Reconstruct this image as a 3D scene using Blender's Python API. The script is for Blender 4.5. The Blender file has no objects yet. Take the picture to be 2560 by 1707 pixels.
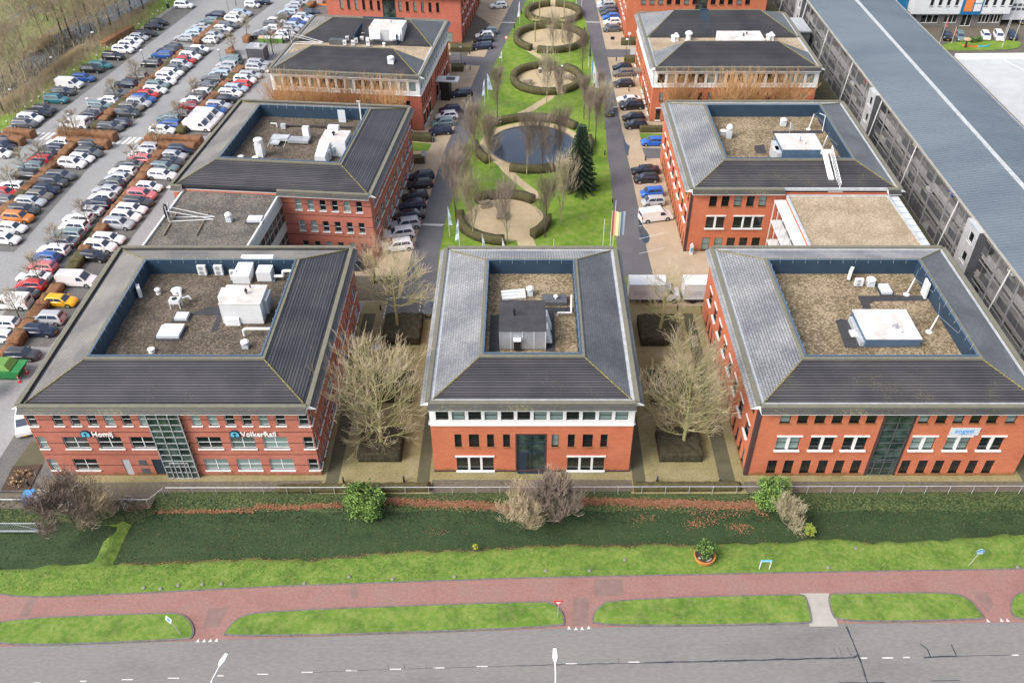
import bpy, math, random
from mathutils import Matrix, Vector
R=math.radians
random.seed(7)
scene=bpy.context.scene
COL=scene.collection
# ------------------------------------------------------------ survey helper
H=66.0; F=2170.0; PT=R(39.35); CX=1310.0; CY=853.5
cp,sp=math.cos(PT),math.sin(PT)
def g(px,py,z=0.0):
    a=(px-CX)/F; b=-(py-CY)/F
    dy=cp+b*sp; dz=-sp+b*cp; t=(z-H)/dz
    return (a*t,dy*t)
def O(x,y,z=0): return g(x/.91875,y/.91875,z)
def T(r,c,u,v,z=0): return g(c*640+u/3.647,(0,430,860,1277)[r]+v/3.647,z)
def Q(ox,oy,s,u,v,z=0): return g(ox+u/s,oy+v/s,z)
# ------------------------------------------------------------ mesh builder
class MB:
    def __init__(s): s.v=[]; s.f=[]; s.m=[]; s.uv={}
    def face(s,pts,m=0,uv=None):
        n=len(s.v); s.v.extend([tuple(p) for p in pts]); s.f.append(tuple(range(n,n+len(pts)))); s.m.append(m)
        if uv: s.uv[len(s.f)-1]=uv
    def box(s,x0,x1,y0,y1,z0,z1,m=0,top=None,M=None):
        P=[(x0,y0,z0),(x1,y0,z0),(x1,y1,z0),(x0,y1,z0),(x0,y0,z1),(x1,y0,z1),(x1,y1,z1),(x0,y1,z1)]
        if M: P=[tuple(M@Vector(p)) for p in P]
        n=len(s.v); s.v.extend(P)
        for i,q in enumerate([(0,3,2,1),(4,5,6,7),(0,1,5,4),(1,2,6,5),(2,3,7,6),(3,0,4,7)]):
            s.f.append(tuple(n+k for k in q)); s.m.append(top if (top is not None and i==1) else m)
    def hull8(s,P,m=0,top=None):
        n=len(s.v); s.v.extend([tuple(p) for p in P])
        for i,q in enumerate([(0,3,2,1),(4,5,6,7),(0,1,5,4),(1,2,6,5),(2,3,7,6),(3,0,4,7)]):
            s.f.append(tuple(n+k for k in q)); s.m.append(top if (top is not None and i==1) else m)
    def tube(s,p0,p1,r0,r1=None,n=6,m=0,cap=True):
        r1=r0 if r1 is None else r1
        p0=Vector(p0); p1=Vector(p1); d=p1-p0
        if d.length<1e-6: return
        d.normalize(); a=d.orthogonal().normalized(); b=d.cross(a)
        k=len(s.v)
        for p,r in ((p0,r0),(p1,r1)):
            for i in range(n):
                t=2*math.pi*i/n; s.v.append(tuple(p+a*(r*math.cos(t))+b*(r*math.sin(t))))
        for i in range(n):
            j=(i+1)%n; s.f.append((k+i,k+j,k+n+j,k+n+i)); s.m.append(m)
        if cap:
            s.f.append(tuple(k+n-1-i for i in range(n))); s.m.append(m)
            s.f.append(tuple(k+n+i for i in range(n))); s.m.append(m)
    def lathe(s,c,prof,n=12,m=0):
        k=len(s.v)
        for r,z in prof:
            for i in range(n):
                t=2*math.pi*i/n; s.v.append((c[0]+r*math.cos(t),c[1]+r*math.sin(t),c[2]+z))
        for a in range(len(prof)-1):
            for i in range(n):
                j=(i+1)%n; s.f.append((k+a*n+i,k+a*n+j,k+(a+1)*n+j,k+(a+1)*n+i)); s.m.append(m)
        s.f.append(tuple(k+n-1-i for i in range(n))); s.m.append(m)
        s.f.append(tuple(k+(len(prof)-1)*n+i for i in range(n))); s.m.append(m)
    def prism(s,poly,z0,z1,m=0,top=None,bot=True):
        a=sum(poly[i][0]*poly[(i+1)%len(poly)][1]-poly[(i+1)%len(poly)][0]*poly[i][1] for i in range(len(poly)))
        if a<0: poly=poly[::-1]
        n=len(poly); k=len(s.v)
        s.v.extend([(p[0],p[1],z0) for p in poly]+[(p[0],p[1],z1) for p in poly])
        if bot: s.f.append(tuple(k+n-1-i for i in range(n))); s.m.append(m)
        s.f.append(tuple(k+n+i for i in range(n))); s.m.append(m if top is None else top)
        for i in range(n):
            j=(i+1)%n; s.f.append((k+i,k+j,k+n+j,k+n+i)); s.m.append(m)
    def sheet(s,poly,z,m=0):
        a=sum(poly[i][0]*poly[(i+1)%len(poly)][1]-poly[(i+1)%len(poly)][0]*poly[i][1] for i in range(len(poly)))
        if a<0: poly=poly[::-1]
        s.face([(p[0],p[1],z) for p in poly],m)
    def mesh(s,name,mats):
        me=bpy.data.meshes.new(name); me.from_pydata(s.v,[],s.f)
        for m in (mats if isinstance(mats,(list,tuple)) else [mats]): me.materials.append(m)
        me.polygons.foreach_set('material_index',s.m)
        if s.uv:
            l=me.uv_layers.new(name='UVMap')
            for fi,uv in s.uv.items():
                for li,c in zip(me.polygons[fi].loop_indices,uv): l.data[li].uv=c
        me.update(); return me
    def build(s,name,mats,parent=None,loc=None,rz=0,smooth=False):
        me=s.mesh(name,mats)
        if smooth: me.polygons.foreach_set('use_smooth',[True]*len(me.polygons))
        return place(me,name,parent,loc,rz)
def place(me,name,parent=None,loc=None,rz=0):
    o=bpy.data.objects.new(name,me); COL.objects.link(o)
    if parent: o.parent=parent
    if loc: o.location=loc
    if rz: o.rotation_euler=(0,0,rz)
    return o
def tag(o,label=None,cat=None,group=None,kind=None):
    if label: o['label']=label
    if cat: o['category']=cat
    if group: o['group']=group
    if kind: o['kind']=kind
    return o
def empty(name,loc,rz=0,label=None,cat=None,group=None):
    o=bpy.data.objects.new(name,None); COL.objects.link(o); o.location=loc; o.rotation_euler=(0,0,rz)
    o.empty_display_size=.2
    return tag(o,label,cat,group)
ZC=[0.0]
def ground(name,poly,z,m,label=None,cat='ground'):
    b=MB(); b.sheet(poly,z); o=b.build(name,m); tag(o,label,None,None,'structure'); return o
# ------------------------------------------------------------ materials
def newmat(name):
    m=bpy.data.materials.new(name); m.use_nodes=True; n=m.node_tree.nodes; l=m.node_tree.links
    return m,n,l,n['Principled BSDF']
def ramp(n,stops):
    r=n.new('ShaderNodeValToRGB'); e=r.color_ramp.elements
    while len(e)<len(stops): e.new(.5)
    for i,(p,c) in enumerate(stops): e[i].position=p; e[i].color=(*c,1)
    return r
def mat(name,cols,scale=1.0,rough=.8,detail=4,bump=0,bscale=None,metal=0,spec=.5,coord='Object',lo=.3,hi=.7,scale2=None,cols2=None,fac2=.35,stretch=None,bdist=.05):
    """noise between two or three colours, optional second scale and bump"""
    m,n,l,b=newmat(name)
    tc=n.new('ShaderNodeTexCoord'); src=tc.outputs[coord]
    if stretch:
        mp=n.new('ShaderNodeMapping'); mp.inputs['Scale'].default_value=stretch; l.new(src,mp.inputs[0]); src=mp.outputs[0]
    if len(cols)==1:
        out=None; b.inputs['Base Color'].default_value=(*cols[0],1)
    else:
        t=n.new('ShaderNodeTexNoise'); t.inputs['Scale'].default_value=scale; t.inputs['Detail'].default_value=detail; t.inputs['Roughness'].default_value=.65
        l.new(src,t.inputs[0])
        st=[(lo+(hi-lo)*i/(len(cols)-1),c) for i,c in enumerate(cols)]
        r=ramp(n,st); l.new(t.outputs[0],r.inputs[0]); out=r.outputs[0]
    if cols2:
        t2=n.new('ShaderNodeTexNoise'); t2.inputs['Scale'].default_value=scale2; t2.inputs['Detail'].default_value=3; l.new(src,t2.inputs[0])
        r2=ramp(n,[(.42,cols2[0]),(.62,cols2[-1])]); l.new(t2.outputs[0],r2.inputs[0])
        mx=n.new('ShaderNodeMix'); mx.data_type='RGBA'; mx.inputs[0].default_value=fac2
        if out: l.new(out,mx.inputs[6])
        else: mx.inputs[6].default_value=(*cols[0],1)
        l.new(r2.outputs[0],mx.inputs[7]); out=mx.outputs[2]
    if out: l.new(out,b.inputs['Base Color'])
    b.inputs['Roughness'].default_value=rough; b.inputs['Metallic'].default_value=metal; b.inputs['Specular IOR Level'].default_value=spec
    if bump:
        t3=n.new('ShaderNodeTexNoise'); t3.inputs['Scale'].default_value=bscale or scale*3; t3.inputs['Detail'].default_value=4; l.new(src,t3.inputs[0])
        bp=n.new('ShaderNodeBump'); bp.inputs['Strength'].default_value=bump; bp.inputs['Distance'].default_value=bdist; l.new(t3.outputs[0],bp.inputs['Height']); l.new(bp.outputs[0],b.inputs['Normal'])
    return m
M={}
M['road']=mat('road_asphalt',[(.155,.15,.143),(.205,.198,.188),(.225,.21,.195)],.16,.85,7,cols2=[(.13,.13,.13),(.25,.24,.23)],scale2=5,fac2=.22,bump=.1,bscale=30,bdist=.01,stretch=(.35,1,1))
M['asphalt_dark']=mat('dark_asphalt',[(.088,.088,.098),(.135,.132,.14)],.25,.75,5,cols2=[(.09,.09,.095),(.17,.165,.17)],scale2=6,fac2=.3)
M['lot']=mat('car_park_asphalt',[(.235,.235,.24),(.31,.31,.312)],.12,.85,5,cols2=[(.19,.19,.19),(.33,.33,.33)],scale2=3,fac2=.25)
M['bay']=mat('parking_bay_paving',[(.10,.10,.10),(.15,.147,.14)],.5,.85,5,cols2=[(.09,.09,.085),(.18,.175,.165)],scale2=4,fac2=.3)
M['red_path']=mat('red_paving',[(.24,.115,.098),(.30,.155,.135),(.26,.175,.15)],.3,.85,7,cols2=[(.19,.12,.105),(.34,.165,.14)],scale2=4,fac2=.35)
M['sand_paving']=mat('sand_paving',[(.36,.27,.18),(.48,.38,.27)],.35,.9,5,cols2=[(.30,.25,.18),(.52,.42,.30)],scale2=5,fac2=.3)
M['sand']=mat('sand_gravel',[(.40,.31,.18),(.50,.41,.26)],1.2,.95,6,cols2=[(.36,.28,.17),(.56,.46,.30)],scale2=14,fac2=.35)
M['moss_gravel']=mat('mossy_gravel',[(.20,.175,.065),(.29,.245,.12),(.36,.31,.20)],.4,.95,6,cols2=[(.14,.125,.045),(.30,.26,.15)],scale2=5,fac2=.4,bump=.3,bscale=14)
M['brown_path']=mat('damp_path',[(.085,.075,.06),(.14,.12,.09),(.12,.115,.06)],.6,.8,5,cols2=[(.07,.06,.05),(.18,.16,.12)],scale2=3,fac2=.3)
M['green_path']=mat('mossy_side_path',[(.075,.075,.04),(.115,.105,.065)],.7,.9,5)
M['concrete']=mat('concrete',[(.33,.31,.28),(.42,.40,.36)],.8,.9,5)
M['kerb']=mat('kerb_stone',[(.10,.10,.10),(.20,.19,.18)],2,.9,4)
M['white_paint']=mat('road_marking',[(.50,.49,.47),(.72,.71,.69)],4,.8,4)
M['seal']=mat('bitumen_seal',[(.025,.03,.045),(.05,.055,.07)],5,.5,3)
def grassmat(name,a,b_,c,sc=1.2,dark=(.05,.11,.012),bump=.5):
    return mat(name,[a,b_,c],sc,.95,7,cols2=[dark,(.24,.22,.09)],scale2=sc*5.3,fac2=.3,bump=bump,bscale=9,bdist=.06,lo=.30,hi=.70)
M['grass']=grassmat('verge_grass',(.06,.13,.014),(.125,.23,.024),(.22,.30,.055),.45)
M['park_grass']=grassmat('lawn_grass',(.075,.15,.016),(.15,.27,.012),(.23,.31,.045),.16)
M['meadow']=grassmat('meadow_grass',(.09,.12,.03),(.13,.18,.04),(.20,.22,.09),.12,(.07,.07,.03))
M['bank']=grassmat('bank_grass',(.012,.03,.008),(.025,.055,.014),(.05,.085,.02),1.0,(.01,.02,.006))  # shade on the far bank is in the colour, much darker than verge grass
M['weed']=mat('duckweed',[(.013,.034,.010),(.026,.056,.016),(.042,.075,.024)],.28,.85,9,cols2=[(.010,.024,.008),(.055,.09,.03)],scale2=7,fac2=.3,bump=.6,bscale=9,bdist=.05,lo=.3,hi=.7,stretch=(1,1.6,1))
M['soil']=mat('planting_soil',[(.045,.03,.022),(.09,.06,.04)],3,.95,5)
M['leaf_litter']=mat('fallen_leaf',[(.20,.07,.035),(.34,.16,.08)],3,.9,3)
M['forest_floor']=mat('woodland_floor',[(.13,.10,.065),(.21,.17,.11),(.17,.19,.08)],.25,.95,7,cols2=[(.07,.055,.03),(.22,.17,.11)],scale2=1.6,fac2=.4,bump=.6,bscale=3)
def water(name,col,rough=.06):
    m,n,l,b=newmat(name); b.inputs['Base Color'].default_value=(*col,1); b.inputs['Roughness'].default_value=rough; b.inputs['Specular IOR Level'].default_value=.9
    t=n.new('ShaderNodeTexNoise'); t.inputs['Scale'].default_value=1.5; bp=n.new('ShaderNodeBump'); bp.inputs['Strength'].default_value=.06; bp.inputs['Distance'].default_value=.05
    tc=n.new('ShaderNodeTexCoord'); l.new(tc.outputs['Object'],t.inputs[0]); l.new(t.outputs[0],bp.inputs['Height']); l.new(bp.outputs[0],b.inputs['Normal']); return m
M['pond']=water('pond_water',(.035,.048,.075),.04)
M['stream']=water('stream_water',(.025,.03,.03),.05)
# brick with courses; optional dark bands at heights
def brick(name,c1,c2,mortar,bands=None,zoff=0):
    m,n,l,b=newmat(name); tc=n.new('ShaderNodeTexCoord')
    t=n.new('ShaderNodeTexNoise'); t.inputs['Scale'].default_value=.35; t.inputs['Detail'].default_value=6; l.new(tc.outputs['Object'],t.inputs[0])
    r=ramp(n,[(.3,c1),(.7,c2)]); l.new(t.outputs[0],r.inputs[0])
    sx=n.new('ShaderNodeSeparateXYZ'); l.new(tc.outputs['Object'],sx.inputs[0])
    # courses every 6.5cm seen only as a fine tone: brick texture on (x+y, z)
    ad=n.new('ShaderNodeMath'); l.new(sx.outputs[0],ad.inputs[0]); l.new(sx.outputs[1],ad.inputs[1])
    cb=n.new('ShaderNodeCombineXYZ'); l.new(ad.outputs[0],cb.inputs[0]); l.new(sx.outputs[2],cb.inputs[1])
    bt=n.new('ShaderNodeTexBrick'); bt.inputs['Scale'].default_value=1; bt.inputs['Brick Width'].default_value=.42; bt.inputs['Row Height'].default_value=.13; bt.inputs['Mortar Size'].default_value=.006
    bt.inputs['Color1'].default_value=(1,1,1,1); bt.inputs['Color2'].default_value=(.82,.79,.78,1); bt.inputs['Mortar'].default_value=(*mortar,1); l.new(cb.outputs[0],bt.inputs[0])
    mx=n.new('ShaderNodeMix'); mx.data_type='RGBA'; mx.blend_type='MULTIPLY'; mx.inputs[0].default_value=.8; l.new(r.outputs[0],mx.inputs[6]); l.new(bt.outputs[0],mx.inputs[7]); out=mx.outputs[2]
    if bands:
        prev=None
        for z in bands:
            s=n.new('ShaderNodeMath'); s.operation='COMPARE'; s.inputs[1].default_value=z; s.inputs[2].default_value=.045; l.new(sx.outputs[2],s.inputs[0])
            if prev:
                a=n.new('ShaderNodeMath'); a.operation='MAXIMUM'; l.new(prev,a.inputs[0]); l.new(s.outputs[0],a.inputs[1]); prev=a.outputs[0]
            else: prev=s.outputs[0]
        m2=n.new('ShaderNodeMix'); m2.data_type='RGBA'; l.new(prev,m2.inputs[0]); l.new(out,m2.inputs[6]); m2.inputs[7].default_value=(.05,.025,.022,1); out=m2.outputs[2]
    # algae near the foot of the wall (a real stain, ragged)
    t2=n.new('ShaderNodeTexNoise'); t2.inputs['Scale'].default_value=1.3; l.new(tc.outputs['Object'],t2.inputs[0])
    mu=n.new('ShaderNodeMath'); mu.operation='MULTIPLY_ADD'; mu.inputs[1].default_value=1.3; mu.inputs[2].default_value=-.25; l.new(t2.outputs[0],mu.inputs[0])
    lt=n.new('ShaderNodeMath'); lt.operation='SUBTRACT'; l.new(mu.outputs[0],lt.inputs[0]); l.new(sx.outputs[2],lt.inputs[1]); 
    cl=n.new('ShaderNodeMapRange'); cl.inputs[1].default_value=-.1; cl.inputs[2].default_value=.25; cl.inputs[4].default_value=.75; l.new(lt.outputs[0],cl.inputs[0])
    m3=n.new('ShaderNodeMix'); m3.data_type='RGBA'; l.new(cl.outputs[0],m3.inputs[0]); l.new(out,m3.inputs[6]); m3.inputs[7].default_value=(.17,.10,.03,1)
    l.new(m3.outputs[2],b.inputs['Base Color']); b.inputs['Roughness'].default_value=.85; return m
M['brick_banded']=brick('banded_red_brick',(.45,.15,.10),(.53,.19,.135),(.6,.6,.6),[1.5,3.04,4.66,6.17,7.83])
M['brick_orange']=brick('orange_red_brick',(.52,.15,.075),(.60,.195,.10),(.7,.7,.7))
M['brick_red']=brick('plain_red_brick',(.44,.125,.08),(.52,.16,.105),(.65,.65,.65))
M['dark_brick']=mat('dark_brick',[(.05,.025,.025),(.08,.04,.038)],2,.85)
# roof tiles: u along eave, v up the slope
def tiles(name,base,hi,moss,mossamt=.5,rough=.42,jw=.30):
    m,n,l,b=newmat(name); tc=n.new('ShaderNodeTexCoord'); uv=tc.outputs['UV']
    bt=n.new('ShaderNodeTexBrick'); bt.inputs['Scale'].default_value=1; bt.inputs['Brick Width'].default_value=jw; bt.inputs['Row Height'].default_value=.25; bt.inputs['Mortar Size'].default_value=.028; bt.offset=0
    bt.inputs['Color1'].default_value=(*base,1); bt.inputs['Color2'].default_value=(*hi,1); bt.inputs['Mortar'].default_value=tuple(c*.28 for c in base)+(1,); bt.inputs['Bias'].default_value=-.2; l.new(uv,bt.inputs[0])
    t=n.new('ShaderNodeTexNoise'); t.inputs['Scale'].default_value=.25; t.inputs['Detail'].default_value=6; l.new(tc.outputs['Object'],t.inputs[0])
    r=ramp(n,[(.35,(.75,.75,.78)),(.65,(1.25,1.22,1.18))]); l.new(t.outputs[0],r.inputs[0])
    mx=n.new('ShaderNodeMix'); mx.data_type='RGBA'; mx.blend_type='MULTIPLY'; mx.inputs[0].default_value=1; l.new(bt.outputs[0],mx.inputs[6]); l.new(r.outputs[0],mx.inputs[7])
    # lichen blotches
    t2=n.new('ShaderNodeTexNoise'); t2.inputs['Scale'].default_value=7.0; t2.inputs['Detail'].default_value=8; t2.inputs['Roughness'].default_value=.75; l.new(tc.outputs['Object'],t2.inputs[0])
    t3=n.new('ShaderNodeTexNoise'); t3.inputs['Scale'].default_value=.3; l.new(tc.outputs['Object'],t3.inputs[0])
    ad=n.new('ShaderNodeMath'); ad.operation='MULTIPLY_ADD'; ad.inputs[1].default_value=.45; l.new(t3.outputs[0],ad.inputs[0]); l.new(t2.outputs[0],ad.inputs[2])
    r2=ramp(n,[(.935-.09*mossamt,(0,0,0)),(1.0-.09*mossamt,(.8,.8,.8))]); l.new(ad.outputs[0],r2.inputs[0])
    m2=n.new('ShaderNodeMix'); m2.data_type='RGBA'; l.new(r2.outputs[0],m2.inputs[0]); l.new(mx.outputs[2],m2.inputs[6]); m2.inputs[7].default_value=(*moss,1)
    l.new(m2.outputs[2],b.inputs['Base Color']); b.inputs['Roughness'].default_value=rough; b.inputs['Specular IOR Level'].default_value=.6
    return m
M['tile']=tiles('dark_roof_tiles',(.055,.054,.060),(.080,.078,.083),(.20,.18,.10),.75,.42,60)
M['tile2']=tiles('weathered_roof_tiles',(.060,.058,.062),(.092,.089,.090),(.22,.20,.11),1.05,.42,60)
M['tile_side']=tiles('glare_lit_slope_tiles',(.25,.258,.27),(.34,.35,.36),(.36,.35,.30),.5,.45)  # left and back slopes: sky glare on the tiles put into the colour
M['tile_beige']=tiles('beige_glare_lit_slope_tiles',(.215,.205,.19),(.27,.26,.24),(.32,.28,.18),.6,.5)  # beige copy of the glare-lit slopes, brightness painted into the base tone
M['tile_mid']=tiles('half_lit_slope_tiles',(.105,.115,.125),(.145,.155,.165),(.22,.21,.16),.5,.45)  # right slopes: weaker light than on the left painted as a mid tone
M['tile_skirt']=tiles('mossy_eave_tiles',(.052,.052,.05),(.078,.076,.072),(.22,.20,.06),1.3,.6,60)
M['lead']=mat('ridge_cap',[(.13,.127,.115),(.19,.185,.16)],1.5,.7,5,cols2=[(.24,.20,.06),(.15,.15,.14)],scale2=4,fac2=.3)
M['moss']=mat('mossy_hip_tiles',[(.11,.105,.085),(.16,.145,.07),(.34,.28,.05)],5,.95,6,lo=.35,hi=.65,bump=.6,bscale=9)
M['gutter_dark']=mat('black_gutter',[(.012,.013,.018),(.03,.032,.04)],2,.5)
M['gutter_light']=mat('zinc_gutter',[(.42,.44,.46),(.60,.62,.64)],1.5,.5,metal=.2)
M['navy']=mat('navy_cladding',[(.017,.040,.072),(.026,.055,.092)],.5,.55)
M['navy_top']=mat('navy_coping',[(.06,.11,.18),(.09,.15,.22)],.8,.5)
M['felt']=mat('roof_felt',[(.10,.10,.10),(.15,.145,.14)],.5,.9,5)
M['felt_dark']=mat('dark_roof_felt',[(.03,.03,.035),(.055,.055,.06)],1,.85,5)
def gravel(name,a,b_,c,sc=5):
    m,n,l,b=newmat(name); tc=n.new('ShaderNodeTexCoord')
    v=n.new('ShaderNodeTexVoronoi'); v.inputs['Scale'].default_value=sc; l.new(tc.outputs['Object'],v.inputs[0])
    t=n.new('ShaderNodeTexNoise'); t.inputs['Scale'].default_value=.35; t.inputs['Detail'].default_value=6; l.new(tc.outputs['Object'],t.inputs[0])
    sh=n.new('ShaderNodeSeparateColor'); l.new(v.outputs['Color'],sh.inputs[0])
    ad=n.new('ShaderNodeMath'); ad.operation='MULTIPLY_ADD'; ad.inputs[1].default_value=.6; l.new(sh.outputs[0],ad.inputs[0]); l.new(t.outputs[0],ad.inputs[2])
    r=ramp(n,[(.45,a),(.8,b_),(1.0,c)]); l.new(ad.outputs[0],r.inputs[0]); l.new(r.outputs[0],b.inputs['Base Color']); b.inputs['Roughness'].default_value=.95
    bp=n.new('ShaderNodeBump'); bp.inputs['Strength'].default_value=.5; bp.inputs['Distance'].default_value=.04; l.new(v.outputs['Distance'],bp.inputs['Height']); l.new(bp.outputs[0],b.inputs['Normal'])
    return m
M['gravel_brown']=gravel('mossy_roof_gravel',(.050,.040,.030),(.085,.068,.050),(.17,.135,.10),7)
M['gravel_tan']=gravel('tan_roof_gravel',(.11,.08,.045),(.19,.142,.085),(.34,.27,.175),6)
M['gravel_pale']=gravel('pale_roof_gravel',(.25,.195,.125),(.33,.26,.175),(.44,.36,.26),7)
M['gravel_grey']=gravel('grey_roof_gravel',(.066,.060,.054),(.105,.095,.086),(.19,.17,.14),7)
M['white']=mat('white_painted_metal',[(.62,.64,.66),(.74,.75,.76)],.8,.45)
M['white_frame']=mat('white_frame_paint',[(.74,.75,.76),(.82,.82,.82)],3,.5)
M['white_sill']=mat('white_stone',[(.68,.67,.66),(.80,.80,.80)],3,.7)
M['pvc']=mat('white_pipe',[(.78,.78,.77)],1,.4)
M['dirty_white']=mat('stained_white_sheet',[(.52,.49,.46),(.70,.69,.68),(.74,.74,.74)],.5,.6,5,cols2=[(.36,.28,.23),(.76,.76,.76)],scale2=.7,fac2=.4)
M['grey_metal']=mat('grey_sheet_metal',[(.32,.33,.36),(.45,.46,.49)],.7,.4,metal=.3)
M['dark_grey']=mat('dark_grey_panel',[(.07,.075,.085),(.11,.115,.125)],.9,.5)
M['black']=mat('black_metal',[(.012,.012,.014),(.02,.02,.022)],2,.5)
M['galv']=mat('galvanised_steel',[(.45,.47,.49),(.60,.62,.64)],2,.4,metal=.4)
M['dark_frame']=mat('dark_window_frame',[(.02,.022,.026)],1,.5)
M['door_dark']=mat('dark_blue_door',[(.02,.035,.055)],1,.5)
M['door_light']=mat('light_grey_door',[(.50,.51,.54)],1,.5)
def glass(name,c,rough=.06,spec=1.0,c2=None):
    m,n,l,b=newmat(name); b.inputs['Roughness'].default_value=rough; b.inputs['Specular IOR Level'].default_value=spec
    if c2:
        oi=n.new('ShaderNodeObjectInfo'); r=ramp(n,[(.55,c),(.62,c2)]); l.new(oi.outputs['Random'],r.inputs[0]); l.new(r.outputs[0],b.inputs['Base Color'])
    else: b.inputs['Base Color'].default_value=(*c,1)
    return m
M['glass']=glass('window_glass',(.008,.012,.014))
M['glass_blind']=glass('window_glass_with_blind',(.008,.012,.014),.15,.8,(.20,.27,.26))
M['glass_green']=mat('greenish_glazing',[(.012,.026,.024),(.05,.08,.07),(.09,.13,.12)],.55,.1,3,spec=1,lo=.4,hi=.7)  # paler blotches paint reflections into the glass colour
M['glass_white']=glass('opal_panel',(.50,.60,.60),.3,.5)
M['car_glass']=glass('car_glass',(.035,.05,.09),.05,1)
M['tyre']=mat('tyre_rubber',[(.012,.012,.013)],1,.8)
M['rim']=mat('alloy_rim',[(.40,.41,.43)],1,.35,metal=.5)
M['lamp_glass']=mat('headlamp_glass',[(.62,.66,.70)],1,.15)
M['tail']=mat('tail_light_red',[(.45,.02,.02)],1,.25)
M['plate']=mat('yellow_plate',[(.62,.42,.03)],1,.5)
def paint():
    m,n,l,b=newmat('car_paint'); oi=n.new('ShaderNodeObjectInfo'); l.new(oi.outputs['Color'],b.inputs['Base Color'])
    b.inputs['Roughness'].default_value=.28; b.inputs['Coat Weight'].default_value=.6; b.inputs['Coat Roughness'].default_value=.06; b.inputs['Metallic'].default_value=.05; return m
M['paint']=paint()
M['hedge_brown']=mat('beech_hedge_leaves',[(.15,.065,.032),(.28,.125,.06),(.38,.20,.10)],3,.95,7,cols2=[(.10,.055,.03),(.34,.19,.09)],scale2=9,fac2=.4,bump=1,bscale=9,bdist=.15)
M['hedge_green']=mat('clipped_hedge_leaves',[(.05,.045,.018),(.10,.09,.035),(.16,.14,.065)],3,.95,7,cols2=[(.03,.03,.01),(.16,.14,.07)],scale2=10,fac2=.35,bump=1,bscale=10,bdist=.12)
M['hedge_dark']=mat('dark_hedge_leaves',[(.022,.022,.010),(.05,.045,.022),(.085,.07,.04)],3,.95,7,bump=1,bscale=9,bdist=.15)
M['bark_green']=mat('lichen_bark',[(.16,.15,.06),(.33,.32,.14),(.42,.39,.20)],4,.9,4)
M['bark_dark']=mat('dark_bark',[(.035,.03,.02),(.075,.065,.045)],3,.9,4)
M['twig_pale']=mat('pale_twigs',[(.38,.32,.19),(.52,.41,.30)],.8,.9,2)
M['twig_pink']=mat('reddish_twigs',[(.36,.22,.15),(.46,.30,.21)],.8,.9,2)
M['twig_brown']=mat('brown_twigs',[(.20,.155,.125),(.29,.23,.185)],.8,.9,2)
M['twig_olive']=mat('olive_twigs',[(.32,.28,.17),(.44,.38,.26)],.6,.9,2)
M['twig_orange']=mat('orange_willow_twigs',[(.46,.26,.11),(.58,.36,.18)],.8,.9,2)
M['leaf_fresh']=mat('fresh_green_leaves',[(.10,.19,.03),(.18,.30,.06),(.28,.38,.10)],2,.85,3)
M['leaf_yellow']=mat('yellowish_leaves',[(.30,.34,.04),(.45,.42,.06)],2,.85,3)
M['leaf_dark']=mat('dark_green_leaves',[(.02,.06,.012),(.05,.12,.03)],2,.85,3)
M['needle']=mat('spruce_needles',[(.018,.042,.022),(.045,.08,.04)],2,.9,4)
M['reed']=mat('dry_reed',[(.36,.28,.16),(.50,.40,.25)],1,.95,3)
M['terracotta']=mat('orange_planter',[(.50,.17,.04),(.62,.25,.07)],2,.6)
M['green_skip']=mat('green_skip_paint',[(.02,.19,.05),(.03,.26,.07)],1,.5)
M['green_bin']=mat('green_bin_plastic',[(.12,.26,.05)],1,.5)
M['blue_bin']=mat('blue_plastic',[(.04,.13,.42)],1,.5)
M['white_tarp']=mat('white_tarpaulin',[(.66,.68,.66),(.78,.78,.76)],2,.7,bump=.6,bscale=3)
M['flag_blue']=mat('pale_blue_flag',[(.42,.58,.74),(.62,.72,.80)],2,.8)
M['flag_white']=mat('white_flag',[(.74,.75,.78)],1,.8)
M['flag_red']=mat('red_flag',[(.62,.12,.12)],1,.8)
M['timber']=mat('weathered_timber',[(.17,.13,.10),(.26,.21,.16)],3,.9)
M['sign_blue']=mat('blue_sign',[(.10,.32,.55)],1,.4)
M['sign_cyan']=mat('cyan_sign',[(.12,.50,.68)],1,.4)
M['sign_red']=mat('red_sign',[(.60,.04,.03)],1,.4)
M['sign_navy']=mat('navy_sign',[(.01,.025,.07)],1,.4)
M['letters_white']=mat('white_letters',[(.82,.82,.82)],1,.5)
M['letters_blue']=mat('blue_letters',[(.05,.30,.70)],1,.5)
M['panel_grey']=mat('pale_sign_panel',[(.58,.62,.66)],1,.5)
M['orange']=mat('orange_panel',[(.75,.22,.05)],1,.5)
M['office_blue']=mat('blue_cladding',[(.01,.14,.32)],1,.5)
M['office_grey']=mat('grey_brickwork',[(.16,.155,.15),(.22,.21,.20)],2,.85)
M['metal_roof']=None
def corrug(name,c1,c2):
    m,n,l,b=newmat(name); tc=n.new('ShaderNodeTexCoord'); sx=n.new('ShaderNodeSeparateXYZ'); l.new(tc.outputs['Object'],sx.inputs[0])
    t=n.new('ShaderNodeTexNoise'); t.inputs['Scale'].default_value=.05; t.inputs['Detail'].default_value=5
    mp=n.new('ShaderNodeMapping'); mp.inputs['Scale'].default_value=(1,3,1); l.new(tc.outputs['Object'],mp.inputs[0]); l.new(mp.outputs[0],t.inputs[0])
    r=ramp(n,[(.35,c1),(.65,c2)]); l.new(t.outputs[0],r.inputs[0]); l.new(r.outputs[0],b.inputs['Base Color'])
    b.inputs['Roughness'].default_value=.45; b.inputs['Metallic'].default_value=.25; return m
M['metal_roof']=corrug('ribbed_metal_roof',(.13,.165,.20),(.17,.205,.24))
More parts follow.
